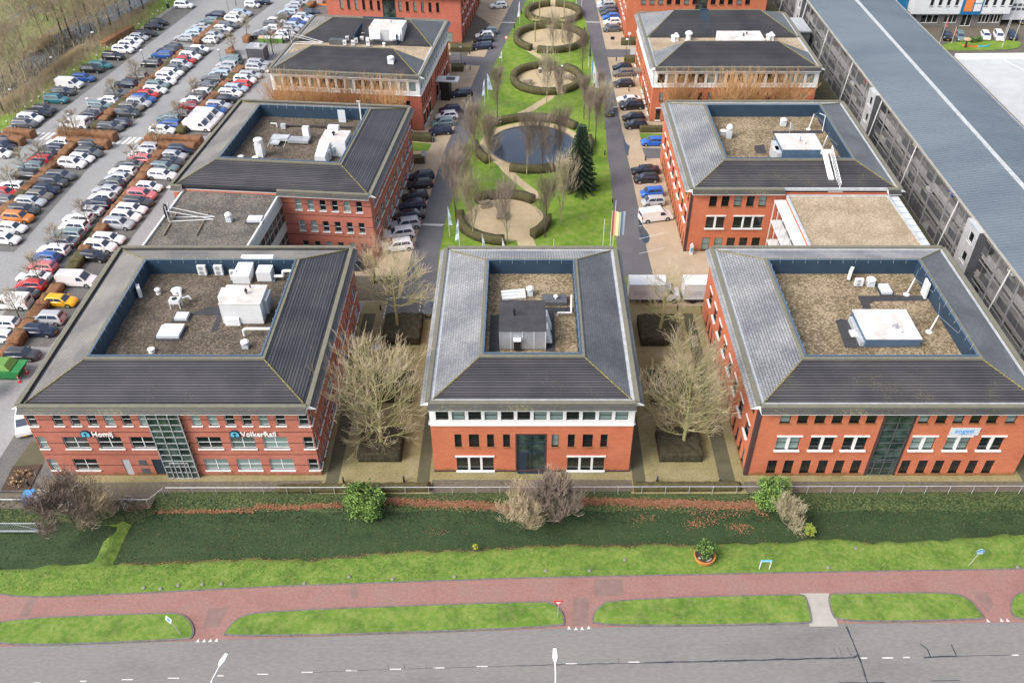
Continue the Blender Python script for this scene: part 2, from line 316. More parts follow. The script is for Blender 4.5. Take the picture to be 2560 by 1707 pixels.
M['roof_white']=mat('white_roof_membrane',[(.42,.43,.44),(.50,.51,.51)],.08,.6,6,cols2=[(.34,.35,.35),(.54,.54,.54)],scale2=.5,fac2=.2)
# ------------------------------------------------------------ building kit
def slope(mb,A,B,n,z0,k,s0,s1,hA,hB,m=0,row=.27,lip=.055):
    A=Vector(A); B=Vector(B); n=Vector(n); d=(B-A); L=d.length; d.normalize()
    cnt=max(1,round((s1-s0)/row)); st=(s1-s0)/cnt; c=math.sqrt(1+k*k)
    def P(u,s,dz=0): p=A+d*u+n*s; return (p.x,p.y,z0+k*(s-s0)+dz)
    for i in range(cnt):
        a=s0+i*st; b=a+st
        ua0,ua1=a*hA,L-a*hB; ub0,ub1=b*hA,L-b*hB
        mb.face([P(ua0,a,lip),P(ua1,a,lip),P(ub1,b,.0),P(ub0,b,.0)],m,[(ua0,i*.25+.012),(ua1,i*.25+.012),(ub1,i*.25+.238),(ub0,i*.25+.238)])
        mb.face([P(ua0,a,-.02),P(ua1,a,-.02),P(ua1,a,lip),P(ua0,a,lip)],m,[(ua0,i*.25-.002),(ua1,i*.25-.002),(ua1,i*.25+.001),(ua0,i*.25+.001)])
def wall_face(mb,W,Hh,holes,fr,depth=.16,m=0,mr=None):
    """fr(u,z,dep)->point ; dep>0 goes into the wall"""
    xs=sorted(set([0,W]+[min(max(h[0],0),W) for h in holes]+[min(max(h[1],0),W) for h in holes]))
    zs=sorted(set([0,Hh]+[h[2] for h in holes if h[2]>0]+[h[3] for h in holes if h[3]<Hh]))
    zs=[z for z in zs if 0<=z<=Hh]
    for i in range(len(xs)-1):
        j0=None
        for j in range(len(zs)-1):
            xm=(xs[i]+xs[i+1])/2; zm=(zs[j]+zs[j+1])/2
            solid=not any(h[0]<xm<h[1] and h[2]<zm<h[3] for h in holes)
            if solid: mb.face([fr(xs[i],zs[j],0),fr(xs[i+1],zs[j],0),fr(xs[i+1],zs[j+1],0),fr(xs[i],zs[j+1],0)],m)
    for h in holes:
        x0,x1,z0,z1=h[:4]; mm=m if mr is None else mr
        mb.face([fr(x0,z0,0),fr(x0,z0,depth),fr(x0,z1,depth),fr(x0,z1,0)],mm)
        mb.face([fr(x1,z0,depth),fr(x1,z0,0),fr(x1,z1,0),fr(x1,z1,depth)],mm)
        mb.face([fr(x0,z0,0),fr(x1,z0,0),fr(x1,z0,depth),fr(x0,z0,depth)],mm)
        mb.face([fr(x0,z1,depth),fr(x1,z1,depth),fr(x1,z1,0),fr(x0,z1,0)],mm)
WC={}
# style: frame material, frame thickness, nx, nz bars, sill, lintel, mullion width, pane mat
STY={'wn':('white_frame',.05,1,2,'w',0,0,'glass_blind'),'ww':('white_frame',.05,2,2,'w',0,.07,'glass_blind'),
 'dn':('dark_frame',.045,1,2,'b',0,0,'glass_blind'),'dg':('dark_frame',.045,2,2,'b',0,0,'glass'),
 'dw':('dark_frame',.05,2,2,'W',1,.26,'glass_blind'),'dw3':('dark_frame',.05,3,2,'W',1,.22,'glass'),'d1':('dark_frame',.05,1,2,'W',1,0,'glass'),
 'bd':('dark_frame',.05,1,2,0,0,0,'glass_blind'),'bw':('white_frame',.06,1,1,0,0,0,'glass_blind'),'pl':('dark_frame',.05,1,1,0,0,0,'glass')}
def win(parent,u0,u1,z0,z1,sty,side,W,D,depth=.16):
    fm,th,nx,nz,sill,lin,mul,pm=STY[sty]; w=round(u1-u0,2); h=round(z1-z0,2); key=(w,h,sty)
    if key not in WC:
        b=MB(); y0,y1=.0,.07
        b.box(0,w,y0,y1,0,th); b.box(0,w,y0,y1,h-th,h); b.box(0,th,y0,y1,th,h-th); b.box(w-th,w,y0,y1,th,h-th)
        for i in range(1,nx):
            c=w*i/nx; t=(mul or th)/2; b.box(c-t,c+t,y0-(.13 if mul>.1 else 0),y1,th,h-th,1 if mul>.1 else 0)
        zb=h*.48
        for i in range(nx):
            xa=w*i/nx+(mul/2 if i else th); xb=w*(i+1)/nx-(mul/2 if i<nx-1 else th)
            for j in range(1,nz): b.box(xa,xb,y0+.01,y1-.01,zb-th*.55,zb+th*.55)
        if sill=='w': b.box(-.08,w+.08,-.26,.0,-.10,.0,1)
        if sill=='W': b.box(-.10,w+.10,-.34,.0,-.16,.0,1)
        if sill=='b': b.box(-.05,w+.05,-.24,.0,-.09,.0,2)
        if lin: b.box(-.10,w+.10,-.22,.0,h,h+.17,1)
        me=b.mesh('window_frame_'+sty,[M[fm],M['white_sill'],M['brick_orange'] if sill=='b' else M['white_sill']])
        p=MB(); p.face([(th,.04,th),(w-th,.04,th),(w-th,.04,h-th),(th,.04,h-th)]); WC[key]=(me,p.mesh('pane',M[pm]))
    me,pm_=WC[key]
    if side=='f': loc=(u0,depth-.04,z0); rz=0
    elif side=='r': loc=(W-depth+.04,u0,z0); rz=math.pi/2
    elif side=='l': loc=(depth-.04,u1,z0); rz=-math.pi/2
    elif side=='b': loc=(u1,D-depth+.04,z0); rz=math.pi
    o=place(me,'window',parent,loc,rz); place(pm_,'pane',o); return o
def frames(W,D):
    return {'f':(W,lambda u,z,d:(u,d,z)),'r':(D,lambda u,z,d:(W-d,u,z)),'l':(D,lambda u,z,d:(d,u,z)),'b':(W,lambda u,z,d:(u,D-d,z))}
def fix(mb):  # outward normals do not matter to the renderer, kept simple
    return mb
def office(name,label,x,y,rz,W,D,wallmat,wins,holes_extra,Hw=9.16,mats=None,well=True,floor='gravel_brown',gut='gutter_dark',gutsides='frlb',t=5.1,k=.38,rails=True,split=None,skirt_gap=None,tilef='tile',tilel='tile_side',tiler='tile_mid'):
    e=empty(name,(x,y,0),rz,label,'office building','office buildings of the park')
    fr=frames(W,D); mb=MB()
    for s in 'frlb':
        L,fn=fr[s]; hs=[w[:4] for w in wins.get(s,[])]+list(holes_extra.get(s,[])); wall_face(mb,L,Hw,hs,fn)
    mb.build('wall',M[wallmat],e)
    core=MB(); core.box(.3,W-.3,.3,D-.3,0,9.15); core.build('inner_core',M['black'],e)
    for s in 'frlb':
        for w in wins.get(s,[]):
            if len(w)>4 and w[4]: win(e,w[0],w[1],w[2],w[3],w[4],s,W,D)
    # eave skirts with white straight-cut ends
    ov=.8; zo=9.20; zt=9.74
    sk=MB(); wh=MB()
    def skirt(side,a,b):
        if side=='f': A,B,n=(a,-ov),(b,-ov),(0,1)
        if side=='b': A,B,n=(b,D+ov),(a,D+ov),(0,-1)
        if side=='l': A,B,n=(-ov,b),(-ov,a),(1,0)
        if side=='r': A,B,n=(W+ov,a),(W+ov,b),(-1,0)
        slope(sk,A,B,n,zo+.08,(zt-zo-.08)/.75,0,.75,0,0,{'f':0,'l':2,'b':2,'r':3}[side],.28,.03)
        A=Vector(A);B=Vector(B);n=Vector(n)
        def q(P,s,z): p=P+n*s; return (p.x,p.y,z)
        wh.face([q(A,0,zo),q(B,0,zo),q(B,.8,zo),q(A,.8,zo)]); wh.face([q(A,0,zo),q(B,0,zo),q(B,0,zo+.08),q(A,0,zo+.08)])
        for P in (A,B): wh.face([q(P,0,zo),q(P,.8,zo),q(P,.8,zt),q(P,0,zo+.09)])
        # cap
        for s0,s1,z0,z1 in ((.48,.92,zt-.12,zt+.05),):
            P=[q(A,s0,z0),q(B,s0,z0),q(B,s1,z0),q(A,s1,z0),q(A,s0,z1),q(B,s0,z1),q(B,s1,z1),q(A,s1,z1)]; sk.hull8(P,1)
    rng=skirt_gap or {}
    for s,L in (('f',W),('b',W),('l',D),('r',D)):
        for a,b in rng.get(s,[(0,L)]): skirt(s,a,b)
    sk.build('eave_skirt',[M['tile_skirt'],M['lead'],M[tilel],M[tiler]],e); wh.build('soffit',M['white_frame'],e)
    # gutter channel behind the skirt
    gm=MB(); z0,z1=9.3,9.6
    gm.box(.12,W-.12,.12,.55,z0,z1); gm.box(.12,W-.12,D-.42,D-.12,z0,z1); gm.box(.12,.55,.55,D-.42,z0,z1-.01,1); gm.box(W-.55,W-.12,.55,D-.42,z0,z1-.01,1)
    gm.build('gutter',[M['gutter_dark'] if gut!='gutter_light' else M['gutter_light'],M[gut]],e)
    zr=9.6
    if not split:
        rb=MB()
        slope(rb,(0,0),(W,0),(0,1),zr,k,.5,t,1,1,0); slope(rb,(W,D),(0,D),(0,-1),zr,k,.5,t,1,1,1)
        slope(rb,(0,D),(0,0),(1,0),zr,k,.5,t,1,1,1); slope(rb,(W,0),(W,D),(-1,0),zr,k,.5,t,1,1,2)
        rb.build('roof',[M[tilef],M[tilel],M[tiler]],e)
        zt2=zr+k*(t-.5)
        for a,b in (((.4,.4),(t,t)),((W-.4,.4),(W-t,t)),((.4,D-.4),(t,D-t)),((W-.4,D-.4),(W-t,D-t))):
            hp=MB()
            for i in range(14):
                p=[a[j]+(b[j]-a[j])*i/14 for j in (0,1)]; q=[a[j]+(b[j]-a[j])*(i+1.02)/14 for j in (0,1)]
                za=zr+(zt2-zr)*i/14; zb=zr+(zt2-zr)*(i+1)/14
                hp.tube((p[0],p[1],za+.03),(q[0],q[1],zb+.03),.085,.065,6)
            hp.build('hip_cap',M['moss'],e)
        cap=MB()
        cap.box(t-.35,W-t+.35,t-.35,t-.02,zt2-.12,zt2+.06); cap.box(t-.35,W-t+.35,D-t+.02,D-t+.35,zt2-.12,zt2+.06)
        cap.box(t-.35,t-.02,t-.02,D-t+.02,zt2-.12,zt2+.05); cap.box(W-t+.02,W-t+.35,t-.02,D-t+.02,zt2-.12,zt2+.05)
        cap.build('ridge_cap',M['lead'],e)
        wl=MB(); fz=9.55; w_=.16
        wl.box(t-.02,W-t+.02,t-.02,t+w_,fz,zt2+.14,0,1); wl.box(t-.02,W-t+.02,D-t-w_,D-t+.02,fz,zt2+.14,0,1)
        wl.box(t-.02,t+w_,t+w_,D-t-w_,fz,zt2+.13,0,1); wl.box(W-t-w_,W-t+.02,t+w_,D-t-w_,fz,zt2+.13,0,1)
        if well: wl.build('parapet',[M['navy'],M['navy_top']],e)
        fl=MB(); fl.box(t,W-t,t,D-t,fz-.3,fz+.05); fl.build('flat_roof',M[floor],e)
        if rails:
            rl=MB(); s=t+.3
            n1=int((W-2*t)/1.5)
            for i in range(1,n1+1):
                xx=t+(W-2*t)*i/(n1+1); rl.tube((xx,D-t-.2,zt2-.25),(xx,D-t-.05,zt2+.45),.02,.02,4)
            n2=int((D-2*t)/1.5)
            for i in range(1,n2+1):
                yy=t+(D-2*t)*i/(n2+1)
                for xx,dx in ((t+.2,-.1),(W-t-.2,.1)): rl.tube((xx,yy,zt2-.25),(xx+dx,yy,zt2+.45),.02,.02,4)
            rl.build('safety_bracket',M['galv'],e)
    else:
        tf,yr,dr=split['front'],split['strip'],split['rear']  # front ridge dist, rear block start, rear ridge dist
        rb=MB(); kk=split.get('k',.30)
        slope(rb,(0,0),(W,0),(0,1),zr,kk,.4,tf,split['hx']/tf,split['hx']/tf,0)
        # side slopes of the front block
        hx=split['hx']; zt2=zr+kk*(tf-.4)
        for sgn in (0,1):
            rows=18
            for i in range(rows):
                a=i/rows; b=(i+1)/rows
                def P(f,yy,dz=0):
                    xx=.4+(hx-.4)*f; return (xx if sgn==0 else W-xx, yy, zr+(zt2-zr)*f+dz)
                ya=.4+(tf-.4)*a; yb=.4+(tf-.4)*b
                rb.face([P(a,ya,.03),P(a,tf,.03),P(b,tf,0),P(b,yb,0)],1 if sgn==0 else 2,[(ya,a*6),(tf,a*6),(tf,b*6),(yb,b*6)])
        yb0=yr; 
        slope(rb,(0,yb0),(W,yb0),(0,1),zr,kk,.1,dr-yb0,split['hx']/(dr-yb0),split['hx']/(dr-yb0),0)
        slope(rb,(W,D),(0,D),(0,-1),zr,(zt2-zr)/(D-dr-.4),.4,D-dr,split['hx']/(D-dr),split['hx']/(D-dr),1)
        zt3=zr+kk*(dr-yb0-.1)
        for sgn in (0,1):
            rows=16
            for i in range(rows):
                a=i/rows; b=(i+1)/rows
                def P(f,yy,dz=0):
                    xx=.4+(hx-.4)*f; return (xx if sgn==0 else W-xx, yy, zr+(zt3-zr)*f+dz)
                y0a=yb0+.1+(dr-yb0-.1)*a; y1a=D-.4-(D-dr-.4)*a; y0b=yb0+.1+(dr-yb0-.1)*b; y1b=D-.4-(D-dr-.4)*b
                rb.face([P(a,y0a,.03),P(a,y1a,.03),P(b,y1b,0),P(b,y0b,0)],1 if sgn==0 else 2,[(y0a,a*6),(y1a,a*6),(y1b,b*6),(y0b,b*6)])
        rb.build('roof',[M[tilef],M[tilel],M[tiler]],e)
        bk=MB(); bk.face([(.4,tf,zr-.3),(W-.4,tf,zr-.3),(W-.4,tf,zr),(W-hx,tf,zt2-.01),(hx,tf,zt2-.01),(.4,tf,zr)]); bk.build('gable_wall',M['dark_grey'],e)
        fl=MB(); fl.box(.42,W-.42,tf+.02,yb0+.1,9.3,9.52); fl.build('flat_roof',M['gravel_pale'],e)
        for (a,za,b,zb) in (((.4,.4),zr,(hx,tf),zt2),((W-.4,.4),zr,(W-hx,tf),zt2),((.4,yb0+.1),zr,(hx,dr),zt3),((W-.4,yb0+.1),zr,(W-hx,dr),zt3)):
            hp=MB()
            for i in range(14):
                p=[a[j]+(b[j]-a[j])*i/14 for j in (0,1)]; q=[a[j]+(b[j]-a[j])*(i+1.02)/14 for j in (0,1)]
                hp.tube((p[0],p[1],za+(zb-za)*i/14+.02),(q[0],q[1],za+(zb-za)*(i+1)/14+.02),.11,.09,6)
            hp.build('hip_cap',M['moss'],e)
        cp_=MB(); cp_.box(hx,W-hx,tf-.12,tf+.12,zt2-.08,zt2+.07); cp_.box(hx,W-hx,dr-.12,dr+.12,zt3-.08,zt3+.07); cp_.build('ridge_cap',M['lead'],e)
    return e
def rng(a,p,n,w): return [(a+i*p,a+i*p+w) for i in range(n)]
def rows(lst,z0,z1,sty): return [(a,b,z0,z1,sty) for a,b in lst]
def band(e,W,D,sides,z0,z1,n,sidesn):
    """white top-storey strip made of cladding with windows"""
    mb=MB()
    for s in sides:
        L,fn=frames(W,D)[s]; nn=sidesn[s]; p=(L-.9)/nn; w=p-.34
        hs=[(.6+i*p,.6+i*p+w,z0+.55,z1-.62) for i in range(nn)]
        F=lambda u,z,d,fn=fn:fn(u,z+z0,d-.06)
        wall_face(mb,L,z1-z0,[(h[0],h[1],h[2]-z0,h[3]-z0) for h in hs],F,.14)
        for h in hs:
            o=win(e,h[0],h[1],h[2],h[3],'bd' if sidesn.get('dark') else 'bw',s,W,D,.10)
        # ledge
        a,b,c,d_=fn(0,z0,-.16),fn(L,z0,-.16),fn(L,z0,.0),fn(0,z0,.0)
        x0=min(p_[0] for p_ in (a,b,c,d_)); x1=max(p_[0] for p_ in (a,b,c,d_)); y0=min(p_[1] for p_ in (a,b,c,d_)); y1=max(p_[1] for p_ in (a,b,c,d_))
        mb.box(x0,x1,y0,y1,z0-.12,z0+.02)
    mb.build('white_band',M['white_frame'],e)
def shaft(e,W,D,x0,x1,z1,frame,glassm,nx,nz,proj=.0,door=True):
    """glazed stair shaft in the front facade"""
    fr=MB(); y=-proj if proj else .12
    w=x1-x0
    for i in range(nx+1):
        xx=x0+w*i/nx; fr.box(xx-.04,xx+.04,y-.05,y+.05,0,z1)
    for j in range(nz+1):
        zz=z1*j/nz; fr.box(x0,x1,y-.04,y+.04,max(0,zz-.03),zz+.03)
    if proj:
        for xx in (x0,x1):
            for j in range(nz+1): zz=z1*j/nz; fr.box(xx-.04,xx+.04,y,0,max(0,zz-.04),zz+.04)
    o=fr.build('stair_glazing',M[frame],e)
    p=MB(); p.face([(x0,y+.02,0),(x1,y+.02,0),(x1,y+.02,z1),(x0,y+.02,z1)])
    if proj:
        p.face([(x0,y+.02,0),(x0,.2,0),(x0,.2,z1),(x0,y+.02,z1)]); p.face([(x1,y+.02,0),(x1,.2,0),(x1,.2,z1),(x1,y+.02,z1)])
    p.build('pane',M[glassm],o)
    if door:
        d=MB(); cx=(x0+x1)/2; d.box(cx-.95,cx+.95,y-.1,y-.03,0,.08); d.box(cx-.95,cx-.87,y-.1,y-.03,0,2.2); d.box(cx+.87,cx+.95,y-.1,y-.03,0,2.2); d.box(cx-.04,cx+.04,y-.1,y-.03,0,2.2); d.box(cx-.95,cx+.95,y-.1,y-.03,2.15,2.25)
        d.build('door',M[frame],e)
# ---- B1 front left
x0=-47.5; W1,D1=27.1,26.9
tops=[(-44.9+i*1.64-x0,-44.9+i*1.64+.9-x0,7.05,8.6,'wn') for i in range(6)]+[(-31.72+i*1.61-x0,-31.72+i*1.61+.9-x0,7.05,8.6,'wn') for i in range(6)]
mids=[(a-x0,a+2.4-x0,3.9,5.5,'ww') for a in (-44.85,-41.55,-38.35,-31.87,-28.6,-25.4)]
gnd=[(a-x0,a+2.4-x0,.8,2.4,'ww') for a in (-44.88,-31.86,-28.6,-25.35)]
corn=[(26.0,27.02,z,z+1.6,'wn') for z in (7.0,3.9,.8)]+[(.12,1.0,z,z+1.6,'wn') for z in (7.0,3.9,.8)]
side=[]
for i in range(9):
    for z in (7.05,3.9,.8):
        if i%3!=2: side+= [(1.9+i*2.75,1.9+i*2.75+.85,z,z+1.55,'wn'),(1.9+i*2.75+1.3,1.9+i*2.75+2.1,z,z+1.55,'wn')]
        else: side+=[(1.9+i*2.75,1.9+i*2.75+2.1,z,z+1.55,'ww')]
side=[(.08,1.1,z,z+1.6,'wn') for z in (7.0,3.9,.8)]+side
B1=office('office_building','near left red brick office with dark hip roof and two white company names',x0,59.2,0,W1,D1,'brick_banded',{'f':tops+mids+gnd+corn,'r':side},{'f':[(7.5,8.25,.1,2.3),(10.5,11.6,.1,2.35),(11.75,14.85,0,9.1)]},gut='gutter_dark',tilel='tile_beige',tiler='tile')
d=MB(); d.box(7.5,8.25,.06,.13,.1,2.3); d.build('door',M['door_light'],B1)
d=MB(); d.box(10.5,11.6,.06,.13,.1,2.35); d.build('door',M['door_dark'],B1)
d=MB(); d.box(9.15,9.95,-.03,.02,1.45,2.25); d.build('vent_grille',M['dark_grey'],B1); d=MB(); d.box(9.15,9.95,-.03,.02,.3,1.05); d.build('vent_grille',M['dark_grey'],B1)
shaft(B1,W1,D1,11.75,14.85,9.1,'galv','glass_green',3,11,.35)
# ---- B2 front centre
x0=-9.05; W2,D2=19.65,26.3
mid=[(a-x0,a+w-x0,3.65,5.35,'dn') for a,w in ((-6.8,.68),(-5.4,1.0),(-3.62,.68),(-2.05,.68),(2.72,.68),(4.3,.68),(5.75,1.0),(7.5,.68))]
gr=[(-6.75-x0,-3.05-x0,.25,2.2,'dw3'),(4.35-x0,8.05-x0,.25,2.2,'dw3')]
sd=[(1.2+i*1.6,1.9+i*1.6,3.65,5.35,'dn') for i in range(15)]
B2=office('office_building','small brick office in the front centre with white window band under its hip roof',x0,59.7,0,W2,D2,'brick_orange',{'f':mid+gr,'r':sd,'l':sd},{'f':[(-.7-x0,2.1-x0,0,5.3)]},floor='gravel_tan',gut='gutter_light',t=5.0,Hw=6.76)
band(B2,W2,D2,'frlb',6.75,9.16,12,{'f':12,'r':16,'l':16,'b':10,'dark':1})
d=MB(); y=.9
for xx in (8.35,9.75,11.15-.04): d.box(xx-.05,xx+.05,.1,.2,0,5.3)
for zz in (0.0,2.6,3.9,5.2): d.box(8.35,11.1,.1,.2,zz,zz+.09)
d.box(8.45,9.4,.08,.16,.1,2.6); d.box(8.35,11.1,-.3,.1,0,.05)
o=d.build('door',M['door_dark'],B2); p=MB(); p.face([(8.4,.18,0),(11.1,.18,0),(11.1,.18,5.3),(8.4,.18,5.3)]); p.build('pane',M['glass_green'],o)
d=MB(); d.box(8.2,8.36,-.02,.05,0,5.4); d.box(11.12,11.28,-.02,.05,0,5.4); d.box(8.2,11.28,-.02,.05,5.3,5.42); d.build('door_surround',M['dark_brick'],B2)
d=MB(); d.box(-.03,W2+.03,-.03,D2,0,.22); d.build('plinth',M['dark_brick'],B2)
# ---- B3 front right
x0=22.2; W3,D3=27.1,26.9
tp=[(a-x0,a+1.0-x0,7.4,8.8,'dn') for a in (24.4,26.05,27.7,29.35,31.0,32.6,37.6,39.25,40.9,42.5,44.1,45.9)]
md=[(a-x0,a+2.3-x0,3.75,5.55,'dw') for a in (24.6,27.9,31.1,37.75,41.1,44.4)]
gd=[(a-x0,a+.95-x0,.35,2.2,'dg') for a in (24.3,25.95,27.65,29.35,31.0,32.7,37.6,39.3,40.95,42.6,44.3,45.95)]
ls=[]
for i in range(8): ls+=[(1.5+i*3.1,3.0+i*3.1,3.75,5.55,'d1')]
ls+=[(1.2+i*1.6,2.0+i*1.6,.35,2.2,'dn') for i in range(15)]+[(1.2+i*1.6,2.0+i*1.6,7.45,8.75,'dn') for i in range(15)]
B3=office('office_building','near right orange brick office with a pale grey and blue company sign',x0,59.2,0,W3,D3,'brick_orange',{'f':tp+md+gd,'l':ls},{'f':[(12.3,15.0,0,9.1)]},floor='gravel_tan',gut='gutter_light',tilef='tile2')
shaft(B3,W3,D3,12.3,15.0,9.1,'dark_grey','glass_green',2,10,0)
d=MB(); d.box(-.04,.38,-.04,.4,0,8.94); d.build('corner_pier',M['dark_brick'],B3); d=MB(); d.box(12.0,12.3,-.03,.1,0,8.9); d.build('corner_pier',M['dark_brick'],B3); d=MB(); d.box(15.0,15.15,-.03,.1,0,8.9); d.build('corner_pier',M['dark_brick'],B3)
# ---- B4 second left
sl=[]
for i in range(9):
    for z in (6.95,3.75,.6): sl+=[(1.4+i*2.8,1.4+i*2.8+(1.9 if z<6 else 1.0),z,z+1.55,'ww' if z<6 else 'wn')]+([(1.4+i*2.8+1.4,1.4+i*2.8+2.2,z,z+1.55,'wn')] if z>6 else [])
f4=[(16.3+i*1.62,17.15+i*1.62,z,z+1.6,'wn') for i in range(6) for z in (6.9,3.7,.5)]
B4=office('office_building','red brick office behind the near left one, beside a row of parked dark cars',-46.25,101.0,R(-5.3),26.4,26.6,'brick_banded',{'f':f4,'r':sl},{},gut='gutter_dark',t=4.95,tiler='tile',tilel='tile_beige',skirt_gap={'f':[(0,1.4),(14.2,26.4)]})
# ---- B5 second right
f5=[(a,a+1.0,7.1,8.6,'dn') for a in (2.5,4.1,5.75,7.4,9.0)]+[(2.45,4.9,3.75,5.55,'dw'),(6.1,10.0,3.75,5.55,'dw3')]+[(2.3+i*1.7,3.4+i*1.7,.2,2.2,'dn') for i in range(5)]
l5=[]
for i in range(8): l5+=[(1.5+i*3.1,3.0+i*3.1,3.75,5.55,'d1')]
l5+=[(1.2+i*1.6,2.0+i*1.6,.35,2.2,'dn') for i in range(15)]+[(1.2+i*1.6,2.0+i*1.6,7.2,8.7,'dn') for i in range(15)]
B5=office('office_building','orange brick office behind the near right one, white lattice ladder on its roof',21.9,100.0,0,27.1,27.0,'brick_orange',{'f':f5,'l':l5},{},floor='gravel_tan',gut='gutter_light',tilef='tile2',rails=False,skirt_gap={'f':[(0,12.0),(25.5,27.1)]})
d=MB(); d.box(-.04,.3,-.04,.35,0,8.94); d.build('corner_pier',M['dark_brick'],B5)
# ---- B6, B7 split roofs with white top storey
sm=[(1.2+i*1.65,1.9+i*1.65,3.7,5.3,'dn') for i in range(14)]
r6=[(1.0+i*1.55,1.75+i*1.55,3.9,5.8,'dn') for i in range(6)]+[(12.5+i*1.55,13.2+i*1.55,3.9,5.8,'dn') for i in range(8)]
r6+=[(1.2+i*2.4,2.7+i*2.4,.3,2.6,'d1') for i in range(3)]+[(13+i*2.4,14.5+i*2.4,.3,2.6,'d1') for i in range(5)]
B6=office('office_building','left red brick office with white window band, split roof and huge white plant box',-42.2,139.7,R(-6.2),25.2,26.0,'brick_red',{'f':sm+[(21.8,23.3,.2,2.3,'d1')],'r':r6},{},gut='gutter_light',Hw=6.31,tilel='tile_beige',split={'front':6.6,'strip':13.0,'rear':20.0,'hx':5.6})
band(B6,25.2,26.0,'frlb',6.3,9.16,16,{'f':16,'r':15,'l':12,'b':12})
l7=[(26-b,26-a,z0,z1,s) for a,b,z0,z1,s in r6]
B7=office('office_building','right orange brick office with white window band, split roof and narrow roof slot',21.8,140.6,0,27.6,26.5,'brick_orange',{'f':sm+[(.9,1.7,.3,2.4,'d1'),(25.4,26.1,3.7,5.3,'dn')],'l':l7},{},gut='gutter_light',Hw=6.31,split={'front':6.8,'strip':13.8,'rear':21.5,'hx':5.9},tilel='tile_side')
band(B7,27.6,26.5,'frlb',6.3,9.16,16,{'f':16,'l':15,'r':12,'b':12})
# ---- B8, B9 at the top edge
f8=[(2.8+i*1.55,3.4+i*1.55,6.2,8.1,'dn') for i in range(6)]+[(14.9+i*1.55,15.5+i*1.55,6.2,8.1,'dn') for i in range(6)]+[(2.9+i*3.1,5.1+i*3.1,2.9,4.6,'dw') for i in range(3)]+[(15.1+i*3.1,17.3+i*3.1,2.9,4.6,'dw') for i in range(3)]+[(24.4,25.7,.2,2.3,'dn')]
r8=[(1.5+i*3,2.9+i*3,3.4,5.6,'d1') for i in range(8)]+[(1.5+i*3,2.9+i*3,.3,2.5,'dn') for i in range(8)]+[(1.5+i*3,2.9+i*3,6.9,8.6,'dn') for i in range(8)]
B8=office('office_building','red brick office at the top edge left of the park',-40.2,180.1,R(-6.2),27.6,26,'brick_red',{'f':f8,'r':r8},{'f':[(11.6,14.3,0,8.9)]},gut='gutter_light')
shaft(B8,27.6,26,11.6,14.3,8.9,'dark_frame','glass_green',2,8,0)
f9=[(2.8+i*1.75,3.8+i*1.75,6.9,8.4,'dn') for i in range(7)]+[(17+i*1.75,18+i*1.75,6.9,8.4,'dn') for i in range(5)]+[(2.8+i*1.75,3.8+i*1.75,3.4,5.0,'dn') for i in range(7)]+[(17+i*1.75,18+i*1.75,3.4,5.0,'dn') for i in range(5)]
B9=office('office_building','orange brick office at the top edge right of the park',21.0,180.3,0,28.4,26,'brick_orange',{'f':f9,'l':r8},{'f':[(14.0,16.4,0,8.9)]},gut='gutter_light',tilel='tile_side')
shaft(B9,28.4,26,14.0,16.4,8.9,'dark_grey','glass_green',2,8,0)
# ---- flat annexes between buildings
def annex(pts,z,label,fm,parapet,side_glass):
    e=empty('connecting_wing',(pts[0][0],pts[0][1],0),0,label,'building')
    q=[(p[0]-pts[0][0],p[1]-pts[0][1]) for p in pts]
    b=MB(); b.prism(q,0,z-.1); b.build('wall',M['brick_red' if side_glass=='r' else 'brick_orange'],e)
    f=MB(); f.prism(q,z-.1,z); f.build('flat_roof',M[fm],e)
    p=MB()
    for i in range(4):
        a=Vector(q[i]); c=Vector(q[(i+1)%4]); d=(c-a).normalized(); n=Vector((d.y,-d.x))
        w=.16 if i in (1,3) else .1
        P=[a-n*w,c-n*w,c+n*.06,a+n*.06]; p.hull8([(v.x,v.y,z-.12) for v in P]+[(v.x,v.y,z+.22) for v in P])
    p.build('parapet',M[parapet],e)
    return e,q
A4,q4=annex([(-45.7,86.2),(-33.1,86.2),(-31.9,100.0),(-44.8,101.0)],8.9,'low flat roofed wing with grey gravel between the two left offices','gravel_grey','white_sill','r')
# glazed right side of A4
def sidegl(e,a,c,z,name,rowsz,n,fm,wm,bandsz):
    a=Vector(a); c=Vector(c); d=(c-a); L=d.length; d.normalize(); nrm=Vector((d.y,-d.x))
    rz=math.atan2(d.y,d.x)
    b=MB(); g_=MB(); w=MB()
    for z0,z1 in rowsz:
        g_.face([(0,-.04,z0),(L,-.04,z0),(L,-.04,z1),(0,-.04,z1)])
        for i in range(n+1): b.box(L*i/n-.04,L*i/n+.04,-.1,-.03,z0,z1)
        for zz in (z0,(z0+z1)/2,z1): b.box(0,L,-.1,-.035,zz-.04,zz+.04)
    for z0,z1 in bandsz: w.box(0,L,-.12,-.02,z0,z1)
    o=b.build(name,M[fm],e,(a.x,a.y,0),rz); g_.build('pane',M['glass_green'],o); w.build('spandrel_panel',M[wm],e,(a.x,a.y,0),rz)
sidegl(A4,q4[1],q4[2],9,'glazing',[(5.0,7.4),(1.2,3.6)],9,'galv','glass_white',[(7.4,8.75),(3.6,5.0),(0,1.2)])
A5,q5=annex([(34.2,86.2),(47.8,86.2),(47.4,99.4),(34.2,99.4)],8.9,'low flat roofed wing with pale tan gravel between the two right offices','gravel_pale','gutter_light','b')
